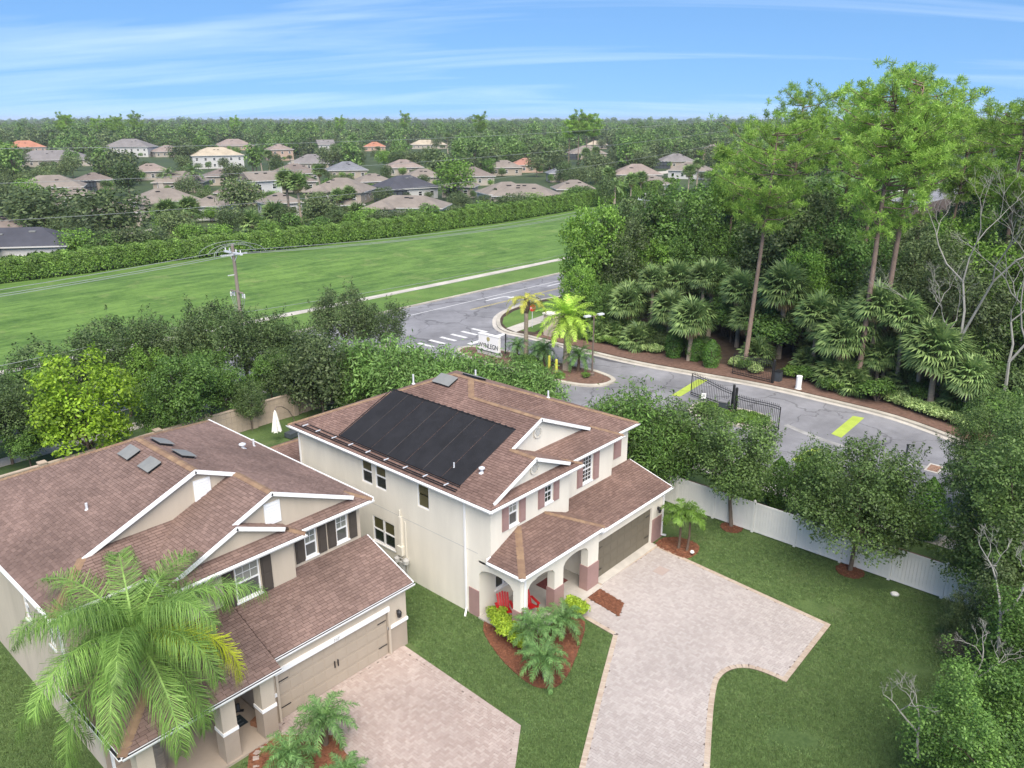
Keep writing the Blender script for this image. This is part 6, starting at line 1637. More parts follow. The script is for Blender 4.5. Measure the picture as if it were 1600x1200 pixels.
# ================================================================== the woods beyond the entrance road
for px, key, h, lab in (((1163, 575), 'pine_a', 21.8, 'pine with the freshest green crown, its bare trunk close to the far gate'), ((1338, 612), 'pine_b', 24.6, 'tall pine behind the pair of fan palms'), ((1364, 604), 'pine_b', 25.6, 'tallest pine with an open crown above the woods'),
        ((1330, 540), 'pine_c', 24, 'dark pine between the two leaning trunks'), ((1215, 500), 'pine_c', 24.6, 'pine with a sparse top behind the freshest one'), ((1545, 560), 'pine_a', 23.6, 'flat-topped pine standing over the grey snags'),
        ((1600, 560), 'pine_c', 25, 'pine beyond the flat-topped one'), ((1290, 500), 'pine_b', 24.5, 'pine filling the gap of the woods skyline'), ((1410, 510), 'pine_c', 25, 'pine behind the tallest one'),
        ((1460, 480), 'pine_a', 22, 'lower pine towards the grey snags'), ((1130, 480), 'pine_far', 19, 'dark pine on the open corner of the woods')):
    c = at(*px); plant(key, c, 'pine_tree', lab, 'pine', h=h)
for px, key, s, lab in (((1216, 560), 'sabal', 1.3, 'fan palm on a straight trunk before the dark undergrowth'), ((1356, 608), 'sabal_tall', 1.02, 'taller of the two crossing fan palms'), ((1338, 602), 'sabal', 1.08, 'shorter of the two crossing fan palms'), ((1295, 590), 'sabal_b', 1.2, 'stocky fan palm with a brown skirt'),
        ((1452, 640), 'sabal_b', 1.2, 'drooping yellow-green fan palm near the road bend'), ((1107, 525), 'sabal', 1.15, 'fan palm behind the clipped egg shrubs'), ((1052, 520), 'sabal', 1.1, 'fan palm with brown skirt above the mulch'), ((977, 530), 'sabal_b', 1.0, 'fan palm wrapped in grey dead fronds'),
        ((1187, 572), 'sabal_low', 1.05, 'low fan palm at the foot of the freshest pine'), ((1232, 520), 'sabal_tall', 1.25, 'big fan palm deep among the pine trunks'), ((1580, 600), 'sabal', 1.0, 'fan palm under the flat-topped pine'), ((1515, 600), 'sabal_b', 1.0, 'fan palm beside the grey snags')):
    c = at(*px); plant(key, c, 'fan_palm', lab, 'palm', 'fan palms at the woods edge', sc=s)
for px, key, s, lab in (((1262, 588), 'sabal', 1.05, 'slender fan palm between the white post and the straight-trunked palm'), ((1395, 622), 'sabal_tall', .95, 'slender fan palm beside the crossing pair'), ((1145, 545), 'sabal', 1.1, 'slender fan palm behind the far gate'), ((1010, 530), 'sabal_tall', .85, 'slender fan palm near the pale kerb shrubs'), ((1425, 632), 'sabal', 1.0, 'slender fan palm above the pale shrub row'), ((1085, 530), 'sabal_tall', .9, 'slender fan palm over the egg shrubs')):
    c = at(*px); plant(key, (c.x + .8, c.y, 0), 'fan_palm', lab, 'palm', 'fan palms at the woods edge', sc=s)
rn = random.Random(12); k = 0
for i in range(400):
    if k >= 46: break
    c = Vector((rn.uniform(43.0, 52), rn.uniform(-24, 30), 0)); p = pix(c)
    if not (905 < p[0] < 1620) or not inside(c.x, c.y, wood_poly) or edge_dist(c.x, c.y, kline) < 2.6: continue
    fk = 'sabal_low' if rn.random() < .75 else 'sabal_b'
    plant(fk, c, 'fan_palm', 'stemless fan palm in the dark undergrowth of the woods' if fk == 'sabal_low' else 'short-trunked fan palm in the dark undergrowth of the woods', 'palm', 'undergrowth fan palms', sc=rn.uniform(.75, 1.15)); k += 1
mound('bush', 3.0, 3.6, 16, 5200, .19, 'lf_oak', 56, .9); mound('bush_mid', 3.2, 3.4, 16, 5200, .19, 'lf_mid', 57, .95)
k = 0
for i in range(600):
    if k >= 64: break
    c = Vector((rn.uniform(43.0, 56), rn.uniform(-30, 31), 0)); p = pix(c)
    if not (930 < p[0] < 1640) or not inside(c.x, c.y, wood_poly) or edge_dist(c.x, c.y, kline) < 3.4: continue
    bk = rn.choice(['bush', 'bush_mid', 'bush'])
    plant(bk, c, 'woodland_bush', 'dark leafy bush filling the undergrowth of the woods' if bk == 'bush' else 'mid-green bush filling the undergrowth of the woods', 'shrub', 'undergrowth bushes', sc=rn.uniform(.45, .75) if c.x < 47.5 else rn.uniform(.9, 1.6)); k += 1
# broadleaf trees of the woods, by hand where they show, then filled
for px, key, h, wd, lab in (((925, 500), 'bright', 13.5, .8, 'fresh green tree on the road corner of the woods'), ((905, 520), 'bright', 7.5, .8, 'bright sapling under the corner tree'), ((960, 500), 'wood_a', 12.0, .9, 'dark tree next to the fresh corner tree'),
        ((1075, 495), 'wood_b', 11.5, .7, 'yellowish tree between fan palms'), ((1050, 440), 'wood_a', 13.5, .8, 'dark tree in front of the pale pole'), ((1010, 460), 'wood_c', 12.5, .8, 'dark tree standing close behind the fan palms'), ((1095, 425), 'wood_c', 13, .9, 'dark tree at the back corner of the woods'),
        ((935, 525), 'wood_b', 6.0, .8, 'young tree by the entry pillar wall')):
    c = at(*px); plant(key, c, 'woodland_tree', lab, 'tree', h=h, wide=wd)
k = 0; taken = []
for i in range(3000):
    if k >= 84: break
    c = Vector((rn.uniform(51, 96), rn.uniform(-60, 33), 0)); p = pix(c)
    if not (985 < p[0] < 1690): continue
    if any((c - t_).length < 4.6 for t_ in taken): continue
    if c.x > 66 and p[0] < 1150: continue
    taken.append(c)
    hh = rn.uniform(6.5, 11.5) if c.x < 58 else rn.uniform(9, 15.5)
    if p[0] > 1420: hh *= 1.12
    wk = rn.choice(['wood_a', 'wood_b', 'wood_c', 'wood_b', 'wood_a', 'bright'])
    plant(wk, c, 'woodland_tree', {'wood_a': 'grey-green leafy tree crowded into the woods', 'wood_b': 'mid-green leafy tree crowded into the woods', 'wood_c': 'dark leafy tree crowded into the woods', 'bright': 'fresh light green tree crowded into the woods'}[wk], 'tree', 'trees of the woods', h=hh, wide=rn.uniform(.75, 1.05)); k += 1
for i in range(9):
    c = Vector((rn.uniform(70, 105), rn.uniform(-58, 8), 0)); plant(rn.choice(['pine_far', 'pine_c']), c, 'pine_tree', 'pine rising from the back of the woods', 'pine', 'pines at the back of the woods', h=rn.uniform(19, 25))
for px, h, key, lab in (((1503, 648), 18.5, 'bare', 'grey snag with wide forked boughs above the woods'), ((1560, 655), 14, 'bare_b', 'grey snag hung with moss near the flat-topped pine'), ((1462, 630), 12, 'bare_b', 'pale leaning snag among the woods trees'), ((1600, 640), 16, 'bare', 'grey snag at the edge of the flat-topped pine')):
    c = at(*px); plant(key, c, 'dead_tree', lab, 'tree', h=h)
# planting strip along the kerb
for px, h, lab in (((1052, 558), 2.75, 'first clipped egg shrub counted from the sign island'), ((1085, 563), 2.6, 'middle one of three clipped egg shrubs'), ((1110, 573), 2.65, 'clipped egg shrub beside the far gate')):
    c = at(*px); plant('egg', c, 'egg_shrub', lab, 'shrub', 'clipped egg shrubs', h=h)
for px, kk, s in [((905 + 14 * i, 531 + 3.0 * i), 'yellow_mound', .9) for i in range(6)] + [((990, 548), 'pale_mound', .9), ((1003, 551), 'pale_mound', 1.0), ((1018, 553), 'pale_mound', .9), ((1145, 575), 'pale_mound', .9), ((1160, 580), 'mound', 1.0), ((1175, 585), 'pale_mound', .8)] + \
        [((1290, 612), 'mound', 1.3), ((1304, 615), 'yellow_mound', 1.2), ((1320, 619), 'yellow_mound', 1.2), ((1334, 622), 'yellow_mound', 1.1), ((1365, 630), 'mound', 1.9), ((1230, 592), 'yellow_mound', 1.1), ((1255, 597), 'mound', 1.3), ((1275, 603), 'mound', 1.2)] + \
        [((1390 + 17 * i, 631 + 6.0 * i), 'pale_mound', 1.0) for i in range(8)]:
    c = at(*px); plant(kk, (c.x + .6, c.y, 0), 'kerb_shrub', {'mound': 'plain green mounded shrub along the woods kerb', 'yellow_mound': 'yellow-green mounded shrub along the woods kerb', 'pale_mound': 'pale variegated mounded shrub along the woods kerb'}[kk], 'shrub', 'mounded shrubs along the woods kerb', sc=s)
for i in range(20):
    c = at(1480 + 9 * i, 660 + 3 * i); plant('mound', (c.x + rn.uniform(1, 6), c.y, 0), 'kerb_shrub', 'tall rounded green shrub at the road bend by the woods', 'shrub', 'tall shrubs at the road bend', sc=rn.uniform(1.6, 2.6))

# ================================================================== the long hedge beyond the field
HP = [at(x, y) for x, y in ((-160, 462), (0, 441), (130, 425), (250, 408), (400, 393), (600, 371), (700, 358), (800, 343), (900, 325), (1000, 308), (1045, 299))]
hl = smooth_line(HP, 6)
secs = []
for sd in (1, 2, 3):
    rg = np.random.default_rng(200 + sd); n = 11000; Lh = 6.0
    t = rg.random(n); s = rg.uniform(-.05, 1.05, n) * Lh
    an = np.pi * (t ** .9)                       # around the section from the field side over the top
    dep, hh = 2.2, 3.2
    y = -np.cos(an) * dep; z = hh * np.clip(np.sin(an) ** .35, 0, 1) * np.where(rg.random(n) < .55, rg.random(n) ** .45, 1.0)
    bumps = .14 * np.sin(s * 2.1 + sd) + .1 * np.sin(s * 5.3 + 2 * sd) + rg.normal(0, .12, n)
    pos = np.stack([s, y + bumps * np.sign(y) * .4, np.maximum(0.05, z + bumps * (z > 2.4))], 1)
    nr = np.stack([rg.normal(0, .2, n), np.sign(y) * .8 * (z < 3.2), .35 + (z > 2.9) * .8], 1)
    v, f = leaf_quads(rg, pos, nr, .27, .6, .55); secs.append(np_mesh('hedge_section', v, f, M['lf_hedge']))
hg = thing('long_hedge', (hl[0].x, hl[0].y, 0), 'long clipped green hedge between the field and the far houses', 'hedge')
acc = 0.0; pos_ = hl[0]; i = 0; d_along = 0
pts = hl; seg = 0; cur = Vector(pts[0]); cnt = 0
rn = random.Random(3)
while seg < len(pts) - 1:
    nxt = pts[seg + 1]; L = (nxt - cur).length
    if L < 6.0 and seg + 2 < len(pts): seg += 1; continue
    d = (nxt - cur).normalized()
    o = link_mesh('hedge_section', secs[cnt % 3], hg); o.location = (cur.x - hl[0].x, cur.y - hl[0].y, 0); o.rotation_euler = (0, 0, math.atan2(d.y, d.x)); o.scale = (1, 1, rn.uniform(.96, 1.04) * (1 + .18 * min(1, cnt / 30)))
    cnt += 1; cur = cur + d * 5.8
    if L < 6.0: break
    if (nxt - cur).length < 1.0: seg += 1

# ================================================================== the far houses
def roofmat(name, c):
    m = mk(name, c, .95, .10, .9, .3, 12, big=.12, bigscale=.25)
    return m
RM = {'tan': roofmat('tan_far_roof', (.205, .178, .152)), 'brown': roofmat('brown_far_roof', (.172, .142, .124)), 'grey': roofmat('grey_far_roof', (.180, .168, .163)), 'blue': roofmat('blue_grey_far_roof', (.165, .170, .185)),
      'charcoal': roofmat('charcoal_far_roof', (.060, .062, .075)), 'orange': roofmat('orange_tile_roof', (.36, .165, .105)), 'cream': roofmat('cream_tile_roof', (.38, .325, .24)), 'pink': roofmat('pink_tile_roof', (.235, .190, .165)), 'terra': roofmat('terracotta_roof', (.33, .17, .125))}
WM = {'white': mk('white_far_wall', (.50, .495, .475), .9, .03), 'cream': mk('cream_far_wall', (.38, .34, .285), .9, .05), 'beige': mk('beige_far_wall', (.36, .31, .25), .9, .05), 'peach': mk('peach_far_wall', (.44, .32, .25), .9, .05)}
HOUSES = []
def hip(mb, cx, cy, w_, d_, z, p, ov=.5, gable=False):
    """Hip or gable roof over a w x d plan; returns the ridge height."""
    w2, d2 = w_ / 2 + ov, d_ / 2 + ov
    if w2 >= d2:
        h = d2 * p; r = 0 if gable else d2
        a, b = (cx - w2 + r, cy, z + h), (cx + w2 - r, cy, z + h)
    else:
        h = w2 * p; r = 0 if gable else w2
        a, b = (cx, cy - d2 + r, z + h), (cx, cy + d2 - r, z + h)
    c = [(cx - w2, cy - d2, z), (cx + w2, cy - d2, z), (cx + w2, cy + d2, z), (cx - w2, cy + d2, z)]
    lo = [(x, y, z - .22) for x, y, _ in c]
    v = c + [a, b] + lo
    if w2 >= d2: f = [(0, 1, 5, 4), (1, 2, 5), (2, 3, 4, 5), (3, 0, 4)]
    else: f = [(0, 1, 4), (1, 2, 5, 4), (2, 3, 5), (3, 0, 4, 5)]
    f += [(6, 7, 1, 0), (7, 8, 2, 1), (8, 9, 3, 2), (9, 6, 0, 3), (9, 8, 7, 6)]
    mb.add(v, f); return z + h
def far_house(x0, x1, ye, roof, wall, label, storeys=1, ratio=.8, yaw=0.0, pitch=.42, wing=0, chimney=False, cage=False, gable=False, vents=2, big=1.12):
    """A house whose front eave spans pixels x0..x1 at row ye; stands at its true distance and size."""
    ze = 3.0 if storeys == 1 else 5.8; pitch *= 1.15
    c = at((x0 + x1) / 2, ye, ze); dist = (Vector((c.x, c.y)) - Vector(CAM[:2])).length
    wpx = (x1 - x0) * math.hypot(dist, 22 - ze) / 1300.0
    a = YAW + math.atan2(-((x0 + x1) / 2 - 800), 1300) + yaw
    cs, sn = abs(math.cos(yaw)), abs(math.sin(yaw))
    W = wpx / (cs + ratio * sn) * big; D = max(9.0, W * ratio)
    vd = (Vector((c.x, c.y)) - Vector(CAM[:2])).normalized()
    ctr = Vector((c.x, c.y)) + vd * (D * cs + W * sn) * .5
    t = thing('house', (ctr.x, ctr.y, -.3), label, 'house', 'houses beyond the hedge', a)
    w2, d2 = W / 2 - .5, D / 2 - .5
    wb = MB().box(-w2, w2, -d2, d2, 0, ze + .3)
    rb = MB(); zr = hip(rb, 0, 0, 2 * w2, 2 * d2, ze + .3, pitch, .5, gable)
    if gable: wb.add([(-w2, -d2, ze + .3), (-w2, d2, ze + .3), (-w2, 0, zr - .15), (w2, -d2, ze + .3), (w2, d2, ze + .3), (w2, 0, zr - .15)], [(0, 1, 2), (3, 5, 4)])
    for k in range(wing):
        s = -1 if k % 2 == 0 else 1; ww = W * .36
        wb.box(s * (w2 - ww / 2) - ww / 2, s * (w2 - ww / 2) + ww / 2, -d2 - 2.6, -d2 + .02, 0, ze + .28)
        hip(rb, s * (w2 - ww / 2), -d2 + .4, ww, 6.2, ze + .28, pitch * .98, .45)
    wb.build('wall', WM[wall], t, off=(0, 0, 0)); ro_ = rb.build('roof', RM[roof], t, off=(0, 0, 0))
    fb = MB()
    for sy in (-1, 1): fb.box(-w2 - .53, w2 + .53, sy * (d2 + .52) - .03, sy * (d2 + .52) + .03, ze + .06, ze + .28)
    for sx in (-1, 1): fb.box(sx * (w2 + .55) - .03, sx * (w2 + .55) + .03, -d2 - .48, d2 + .48, ze + .06, ze + .28)
    fb.build('fascia', WM['white'], t, off=(0, 0, 0))
    rn_ = random.Random(int(x0 * 7 + ye))
    for k in range(vents):
        vx = rn_.uniform(-.4, .4) * w2; vy = -d2 * rn_.uniform(.15, .45)
        zz = ze + .3 + (d2 + .5 - abs(vy)) * pitch if w2 >= d2 else ze + .3 + (w2 + .5 - abs(vx)) * pitch
        MB().cbox((vx, vy, zz + .02), 1.0, .6, .22).build('roof_vent', M['black'] if roof != 'charcoal' else M['vent'], ro_, off=(0, 0, 0))
    if chimney:
        MB().box(-W * .05, -W * .05 + 1.1, .2, 1.3, ze, zr + 1.2).box(-W * .05 - .1, -W * .05 + 1.2, .1, 1.4, zr + 1.2, zr + 1.4).build('chimney', WM['white' if wall == 'white' else 'cream'], ro_, off=(0, 0, 0))
    nwin = max(2, int(W / 3.6))
    for st in range(storeys):
        for k in range(nwin):
            x = -w2 + (k + .5) * 2 * w2 / nwin; z = .95 + 2.8 * st
            wo = MB().box(x - .62, x + .62, -d2 - .05 - (2.62 if wing and abs(x) > w2 - W * .36 else 0), -d2 - .004 - (2.62 if wing and abs(x) > w2 - W * .36 else 0), z, z + 1.35).build('window', M['white'], t, off=(0, 0, 0))
            yy = -d2 - .06 - (2.62 if wing and abs(x) > w2 - W * .36 else 0)
            for zz in (z + .08, z + .72): MB().box(x - .53, x + .53, yy - .01, yy + .005, zz, zz + .55).build('pane', M['glass'], wo, off=(0, 0, 0))
    if abs(yaw) > .25:
        sx = -1 if yaw < 0 else 1
        sx = -sx
        for k in range(3):
            y = -d2 + (k + .5) * 2 * d2 / 3
            wo = MB().box(sx * (w2 + .004), sx * (w2 + .05), y - .6, y + .6, .95, 2.3).build('window', M['white'], t, off=(0, 0, 0))
            MB().box(sx * (w2 + .05), sx * (w2 + .062), y - .5, y + .5, 1.05, 2.2).build('pane', M['glass'], wo, off=(0, 0, 0))
    if cage:
        cb = MB(); cw = W * .5; x_ = -w2 - cw * .1
        for k in range(6):
            xx = -w2 + cw * k / 5 - cw * .6
            cb.box(xx - .06, xx + .06, -d2 - 5, -d2 - 4.88, 0, 3.2).box(xx - .06, xx + .06, -d2 - 5, -d2 + .3, 3.2, 3.32)
        cb.box(-w2 - cw * .6, -w2 + cw * .4, -d2 - 5, -d2 - 4.88, 3.14, 3.26).box(-w2 - cw * .6, -w2 + cw * .4, -d2 - 5, -d2 - 4.9, 1.5, 1.6)
        cb.build('screen_frame', M['black'], t, off=(0, 0, 0))
        MB().box(-w2 - cw * .58, -w2 + cw * .38, -d2 - 4.8, -d2 - .1, .05, 3.12).build('screen_mesh', M['dark_grey'], t, off=(0, 0, 0))
    pp = pix((ctr.x, ctr.y, ze))
    HOUSES.append((x0, x1, ye - (x1 - x0) * .28 - 3, ye + 6, dist, ctr, W))
    return t
far_house(15, 62, 230, 'orange', 'peach', 'two-storey house with a bright orange tile roof', 2, .7, .1)
far_house(36, 132, 250, 'grey', 'cream', 'long grey-roofed house near the orange-roofed one', 1, .55, -.1, .38)
far_house(170, 238, 230, 'grey', 'white', 'white two-storey house under a grey hip roof', 2, .7, -.35)
far_house(240, 285, 237, 'pink', 'cream', 'small pinkish roof between trees beside the white house', 1, .8, .2)
far_house(301, 374, 243, 'cream', 'white', 'white two-storey house under a broad cream tile roof', 2, .7, .12, .36)
far_house(338, 392, 228, 'pink', 'peach', 'pinkish tile roof behind the cream-tiled house', 1, .7, .1)
far_house(122, 172, 282, 'brown', 'beige', 'brown hip-roofed house with a black screen cage', 1, .9, .35, .42, cage=True)
far_house(38, 122, 293, 'tan', 'beige', 'tan roof sunk behind the grey oaks', 1, .7, -.1)
far_house(208, 306, 316, 'tan', 'cream', 'tan-roofed house with a white chimney', 1, .75, .30, .42, 1, True)
far_house(296, 366, 323, 'tan', 'white', 'tan-roofed house joined beside the one with the chimney', 1, 1.0, -.4, .42)
far_house(322, 378, 275, 'brown', 'beige', 'brown roof peeping over the tan roofs', 1, .8, .1, .36)
far_house(376, 437, 283, 'tan', 'white', 'white gabled two-storey house among the tan roofs', 2, .8, .45, .45, gable=True)
far_house(-40, 112, 388, 'charcoal', 'white', 'dark slate roof close behind the hedge', 1, .6, -.35, .42, 1)
far_house(-40, 26, 358, 'brown', 'beige', 'brown roof behind the dark slate one', 1, .7, 0)
far_house(416, 456, 234, 'pink', 'peach', 'pinkish two-storey house with stacked hip roofs', 2, .9, .3)
far_house(494, 522, 226, 'grey', 'white', 'small white gabled house deep among trees', 2, .9, .2, .5, gable=True)
far_house(570, 601, 229, 'orange', 'peach', 'low orange roof deep among trees', 1, .8, 0)
far_house(643, 696, 226, 'cream', 'cream', 'long pale roof at the forest edge', 1, .5, .1)
far_house(424, 497, 272, 'brown', 'cream', 'brown house with a cream chimney behind the young palms', 1, .8, .35, .45, 0, True)
far_house(512, 572, 266, 'blue', 'beige', 'blue-grey roof over the tan ones', 1, .8, .1)
far_house(437, 492, 284, 'brown', 'cream', 'brown-roofed house touching the white gable', 1, .8, .1, .36)
far_house(484, 586, 300, 'tan', 'beige', 'wide tan and brown roof with several hips', 1, .8, -.3, .42, 2)
far_house(579, 684, 296, 'charcoal', 'white', 'charcoal-roofed house with white walls and dark lanai', 1, .75, .5, .45, 0, cage=True)
far_house(574, 704, 326, 'tan', 'white', 'tan hip-roofed house right behind the hedge', 1, .6, -.25, .36, 1)
far_house(630, 692, 277, 'tan', 'cream', 'tan roof behind the round green tree', 1, .8, .2)
far_house(744, 838, 304, 'tan', 'white', 'tan roof to one side of the round green tree', 1, .8, .35)
far_house(772, 872, 307, 'tan', 'cream', 'broad tan hip roof above the hedge', 1, .7, -.1, .40, 0, vents=4)
far_house(798, 848, 258, 'terra', 'peach', 'terracotta-roofed house among oaks', 1, .8, .1)
far_house(853, 890, 271, 'blue', 'cream', 'small blue-grey roof beside the oaks', 1, .9, .2)
far_house(886, 946, 240, 'tan', 'beige', 'tan roof with a dark screened porch among palms', 1, .8, .2, cage=True)
far_house(918, 948, 226, 'cream', 'cream', 'pale roof at the foot of the tall pines', 1, .7, 0)
far_house(956, 1032, 273, 'pink', 'cream', 'pinkish hip roof with a small finial vent', 1, .8, .15)
far_house(1028, 1084, 252, 'grey', 'beige', 'grey roof with a round dark screen cage', 1, .8, .2, cage=True)
far_house(1046, 1112, 267, 'tan', 'white', 'tan roof with white trim by the grey one', 1, .8, -.2)
far_house(1098, 1128, 233, 'pink', 'peach', 'tall pinkish house at the side of the woods', 2, .9, .1)

for x0, x1, ye, rf, wl_, st, yw, lab in ((404, 470, 318, 'tan', 'white', 1, .3, 'tan roof under the pair of tall fan palms'), (338, 412, 302, 'brown', 'beige', 1, -.3, 'brown roof in front of the white gable'), (498, 566, 321, 'tan', 'beige', 1, .2, 'low tan roof before the wide hipped one'),
        (690, 748, 292, 'tan', 'cream', 1, -.2, 'tan roof half behind the round green tree'), (150, 214, 334, 'brown', 'cream', 1, .2, 'brown roof among the wide grey oaks'), (552, 612, 284, 'tan', 'beige', 1, .3, 'tan roof touching the charcoal one'), (246, 322, 285, 'tan', 'beige', 1, -.2, 'tan roof behind the chimney house'),
        (700, 772, 276, 'brown', 'cream', 1, .25, 'brown roof past the round green tree'), (862, 930, 296, 'tan', 'cream', 1, .2, 'tan roof next to the broad hip roof'), (985, 1048, 288, 'tan', 'white', 1, -.2, 'tan roof below the pinkish one'), (600, 660, 262, 'pink', 'cream', 1, .2, 'pinkish roof over the charcoal one'),
        (90, 150, 308, 'tan', 'beige', 1, .1, 'tan roof between grey oaks'), (455, 520, 255, 'grey', 'cream', 1, -.2, 'grey roof behind the brown chimney house'), (760, 815, 262, 'tan', 'beige', 1, .2, 'tan roof beside the terracotta one'), (210, 262, 268, 'pink', 'cream', 1, .1, 'pinkish roof beyond the brown caged house')):
    far_house(x0, x1, ye, rf, wl_, lab, st, .8, yw)
# ------------------------------------------------------------------ trees among the far houses
rn = random.Random(21); npl = 0
def far_tree(kind, c, h, label, group, nm_='garden_tree', wide=1.0):
    me, H0 = rn.choice(FAR[kind]); o = link_mesh(nm_, me); o.location = (c.x, c.y, -.3); s = h / H0; o.scale = (s * wide, s * wide, s); o.rotation_euler = (0, 0, rn.uniform(0, 6.28))
    return tag(o, label, 'shrub' if nm_ == 'garden_shrub' else 'tree', group)
for kind, px, h, wd, lab in (('bright', (712, 312), 11.5, 1.1, 'round fresh green tree standing behind the hedge'), ('grey', (75, 372), 10, 1.5, 'wide grey-green oak over the street'), ('grey', (175, 385), 10.5, 1.3, 'wide grey-green oak above the hedge'), ('oak', (380, 345), 9.5, 1.0, 'dark oak in front of the white gabled house'),
        ('oak', (203, 305), 10, 1.1, 'dark oak over the brown hip roof'), ('oak', (605, 288), 7, .8, 'dark rounded tree between charcoal and tan roofs'), ('bright', (55, 366), 5.5, 1.0, 'bright bushy tree by the slate roof'), ('grey', (690, 270), 7, 1.4, 'wide grey-green oak beside the round green tree'), ('oak', (935, 285), 10, 1.3, 'broad dark oak before the pinkish hip roof'),
        ('oak', (880, 290), 8, 1.0, 'dark oak by the broad tan roof'), ('oak', (945, 325), 8, .7, 'slim dark oak by the pale drive'), ('oak', (290, 262), 11, 1.2, 'dark oak beside the cream-tiled house'), ('slim', (653, 330), 3.2, 1.0, 'small dark cypress before the tan hip roof'), ('slim', (772, 320), 5, .9, 'dark cypress at the tan roof corner'),
        ('grey', (715, 322), 4.0, 1.3, 'silvery shrub at the foot of the round green tree'), ('slim', (337, 250), 9, .9, 'dark cypress before the cream-tiled house'), ('grey', (30, 262), 8, 1.1, 'silver-green tree beside the long grey roof')):
    far_tree(kind, at(*px), h, lab, None, wide=wd)
for px, key, s in (((455, 355), 'sabal_tall', 1.35), ((473, 357), 'sabal_tall', 1.3), ((500, 312), 'sabal_tall', 1.1), ((268, 372), 'sabal_b', 1.3), ((302, 362), 'sabal_b', 1.25), ((548, 338), 'sabal', 1.0), ((530, 340), 'sabal', .95), ((410, 270), 'sabal_tall', 1.2), ((422, 272), 'sabal_tall', 1.1), ((305, 300), 'far_date', 1.4), ((265, 298), 'far_date', 1.2),
        ((950, 305), 'sabal', 1.2), ((985, 315), 'sabal', 1.1), ((1000, 310), 'sabal', 1.1), ((960, 318), 'far_date', 1.1), ((1088, 295), 'sabal_tall', 1.1), ((1075, 300), 'sabal', 1.2), ((915, 262), 'sabal', 1.3), ((930, 258), 'sabal', 1.3), ((700, 240), 'sabal_tall', 1.5), ((95, 250), 'sabal', 1.4), ((560, 345), 'sabal_low', 1.6), ((430, 350), 'sabal_low', 1.9), ((490, 352), 'sabal_low', 1.9), ((505, 348), 'sabal_low', 1.8), ((520, 350), 'sabal_low', 1.7), ((392, 362), 'sabal_low', 1.7)):
    plant(key, at(*px), 'garden_palm', {'sabal_tall': 'tall-trunked fan palm among the far gardens', 'sabal': 'middling fan palm among the far gardens', 'sabal_b': 'stocky fan palm behind the hedge of the far gardens', 'sabal_low': 'stemless fan palm just behind the hedge', 'far_date': 'broad date palm among the far gardens'}[key], 'palm', 'palms among the far houses', sc=s)
pos_t = []
for hx0, hx1, hy0, hy1, hd, hc, hw in HOUSES:          # shrubs against the house walls
    vd = (Vector(CAM[:2]) - hc).normalized(); sd_ = Vector((-vd.y, vd.x))
    for k in range(4 if hd < 330 else 3):
        q = hc + vd * (hw * .5 + rn.uniform(1.5, 4)) + sd_ * hw * rn.uniform(-.5, .5)
        if q.y < 110: continue
        far_tree(rn.choice(['oak', 'bright', 'grey', 'bright']), Vector((q.x, q.y, 0)), rn.uniform(2.2, 3.6), 'rounded garden shrub against a far house', 'shrubs against the far houses', 'garden_shrub', 1.15)
for i in range(9000):
    if npl >= 285: break
    px = rn.uniform(-60, 1240); py = 226 + (rn.random() ** 1.5) * 190
    c = at(px, py)
    if c.y < 112 or (c.y < 118 and px > 200): continue
    kind = rn.choices(['oak', 'grey', 'bright', 'slim'], [.62, .16, .16, .06])[0]; h = rn.uniform(5.5, 10.5) * (.8 if py > 290 else 1.0)
    d = (Vector((c.x, c.y)) - Vector(CAM[:2])).length
    if any((c.to_2d() - hs_[5]).length < hs_[6] * .62 + 2.0 for hs_ in HOUSES): continue
    if any((c - q).length < 5.5 for q in pos_t): continue
    top = pix((c.x, c.y, h)); wpx = h * 1.0 * 1300 / d
    bad = False
    for hx0, hx1, hy0, hy1, hd, _, _ in HOUSES:
        if d < hd - 2:
            ox = min(hx1, px + wpx / 2) - max(hx0, px - wpx / 2); oy = min(hy1, py) - max(hy0, top[1])
            if ox > (hx1 - hx0) * .03 and oy > (hy1 - hy0) * .15 and rn.random() < .80: bad = True; break
    if bad: continue
    pos_t.append(c); npl += 1
    far_tree(kind, c, h, {'oak': 'dark round tree among the far houses', 'grey': 'grey-green oak among the far houses', 'bright': 'fresh green tree among the far houses', 'slim': 'slim dark tree among the far houses'}[kind], 'trees among the far houses')
for i in range(90):          # low greenery right behind the hedge
    hp = hl[rn.randrange(4, len(hl) - 2)]; q = Vector((hp.x + rn.uniform(-3, 3), hp.y + rn.uniform(4.5, 12), 0)); px_ = pix(q)[0]
    if any(hs_[0] - 5 < px_ < hs_[1] + 5 and (q.to_2d() - hs_[5]).length < hs_[6] * .7 for hs_ in HOUSES): continue
    far_tree(rn.choice(['bright', 'oak', 'grey', 'bright']), q, rn.uniform(3.0, 5.6), 'low bushy tree right behind the long hedge', 'greenery behind the hedge', 'hedge_shrub', 1.2)
# pale garden paths and driveways between the houses
for q in ([(905, 297), (985, 288), (990, 292), (910, 302)], [(1020, 268), (1090, 262), (1090, 265), (1022, 272)], [(295, 372), (345, 362), (350, 365), (300, 376)], [(120, 380), (235, 355), (240, 360), (125, 386)], [(1150, 330), (1330, 318), (1330, 323), (1150, 336)]):
    struct('driveway', MB().prism(P2(q), -.29, -.24), M['concrete'])

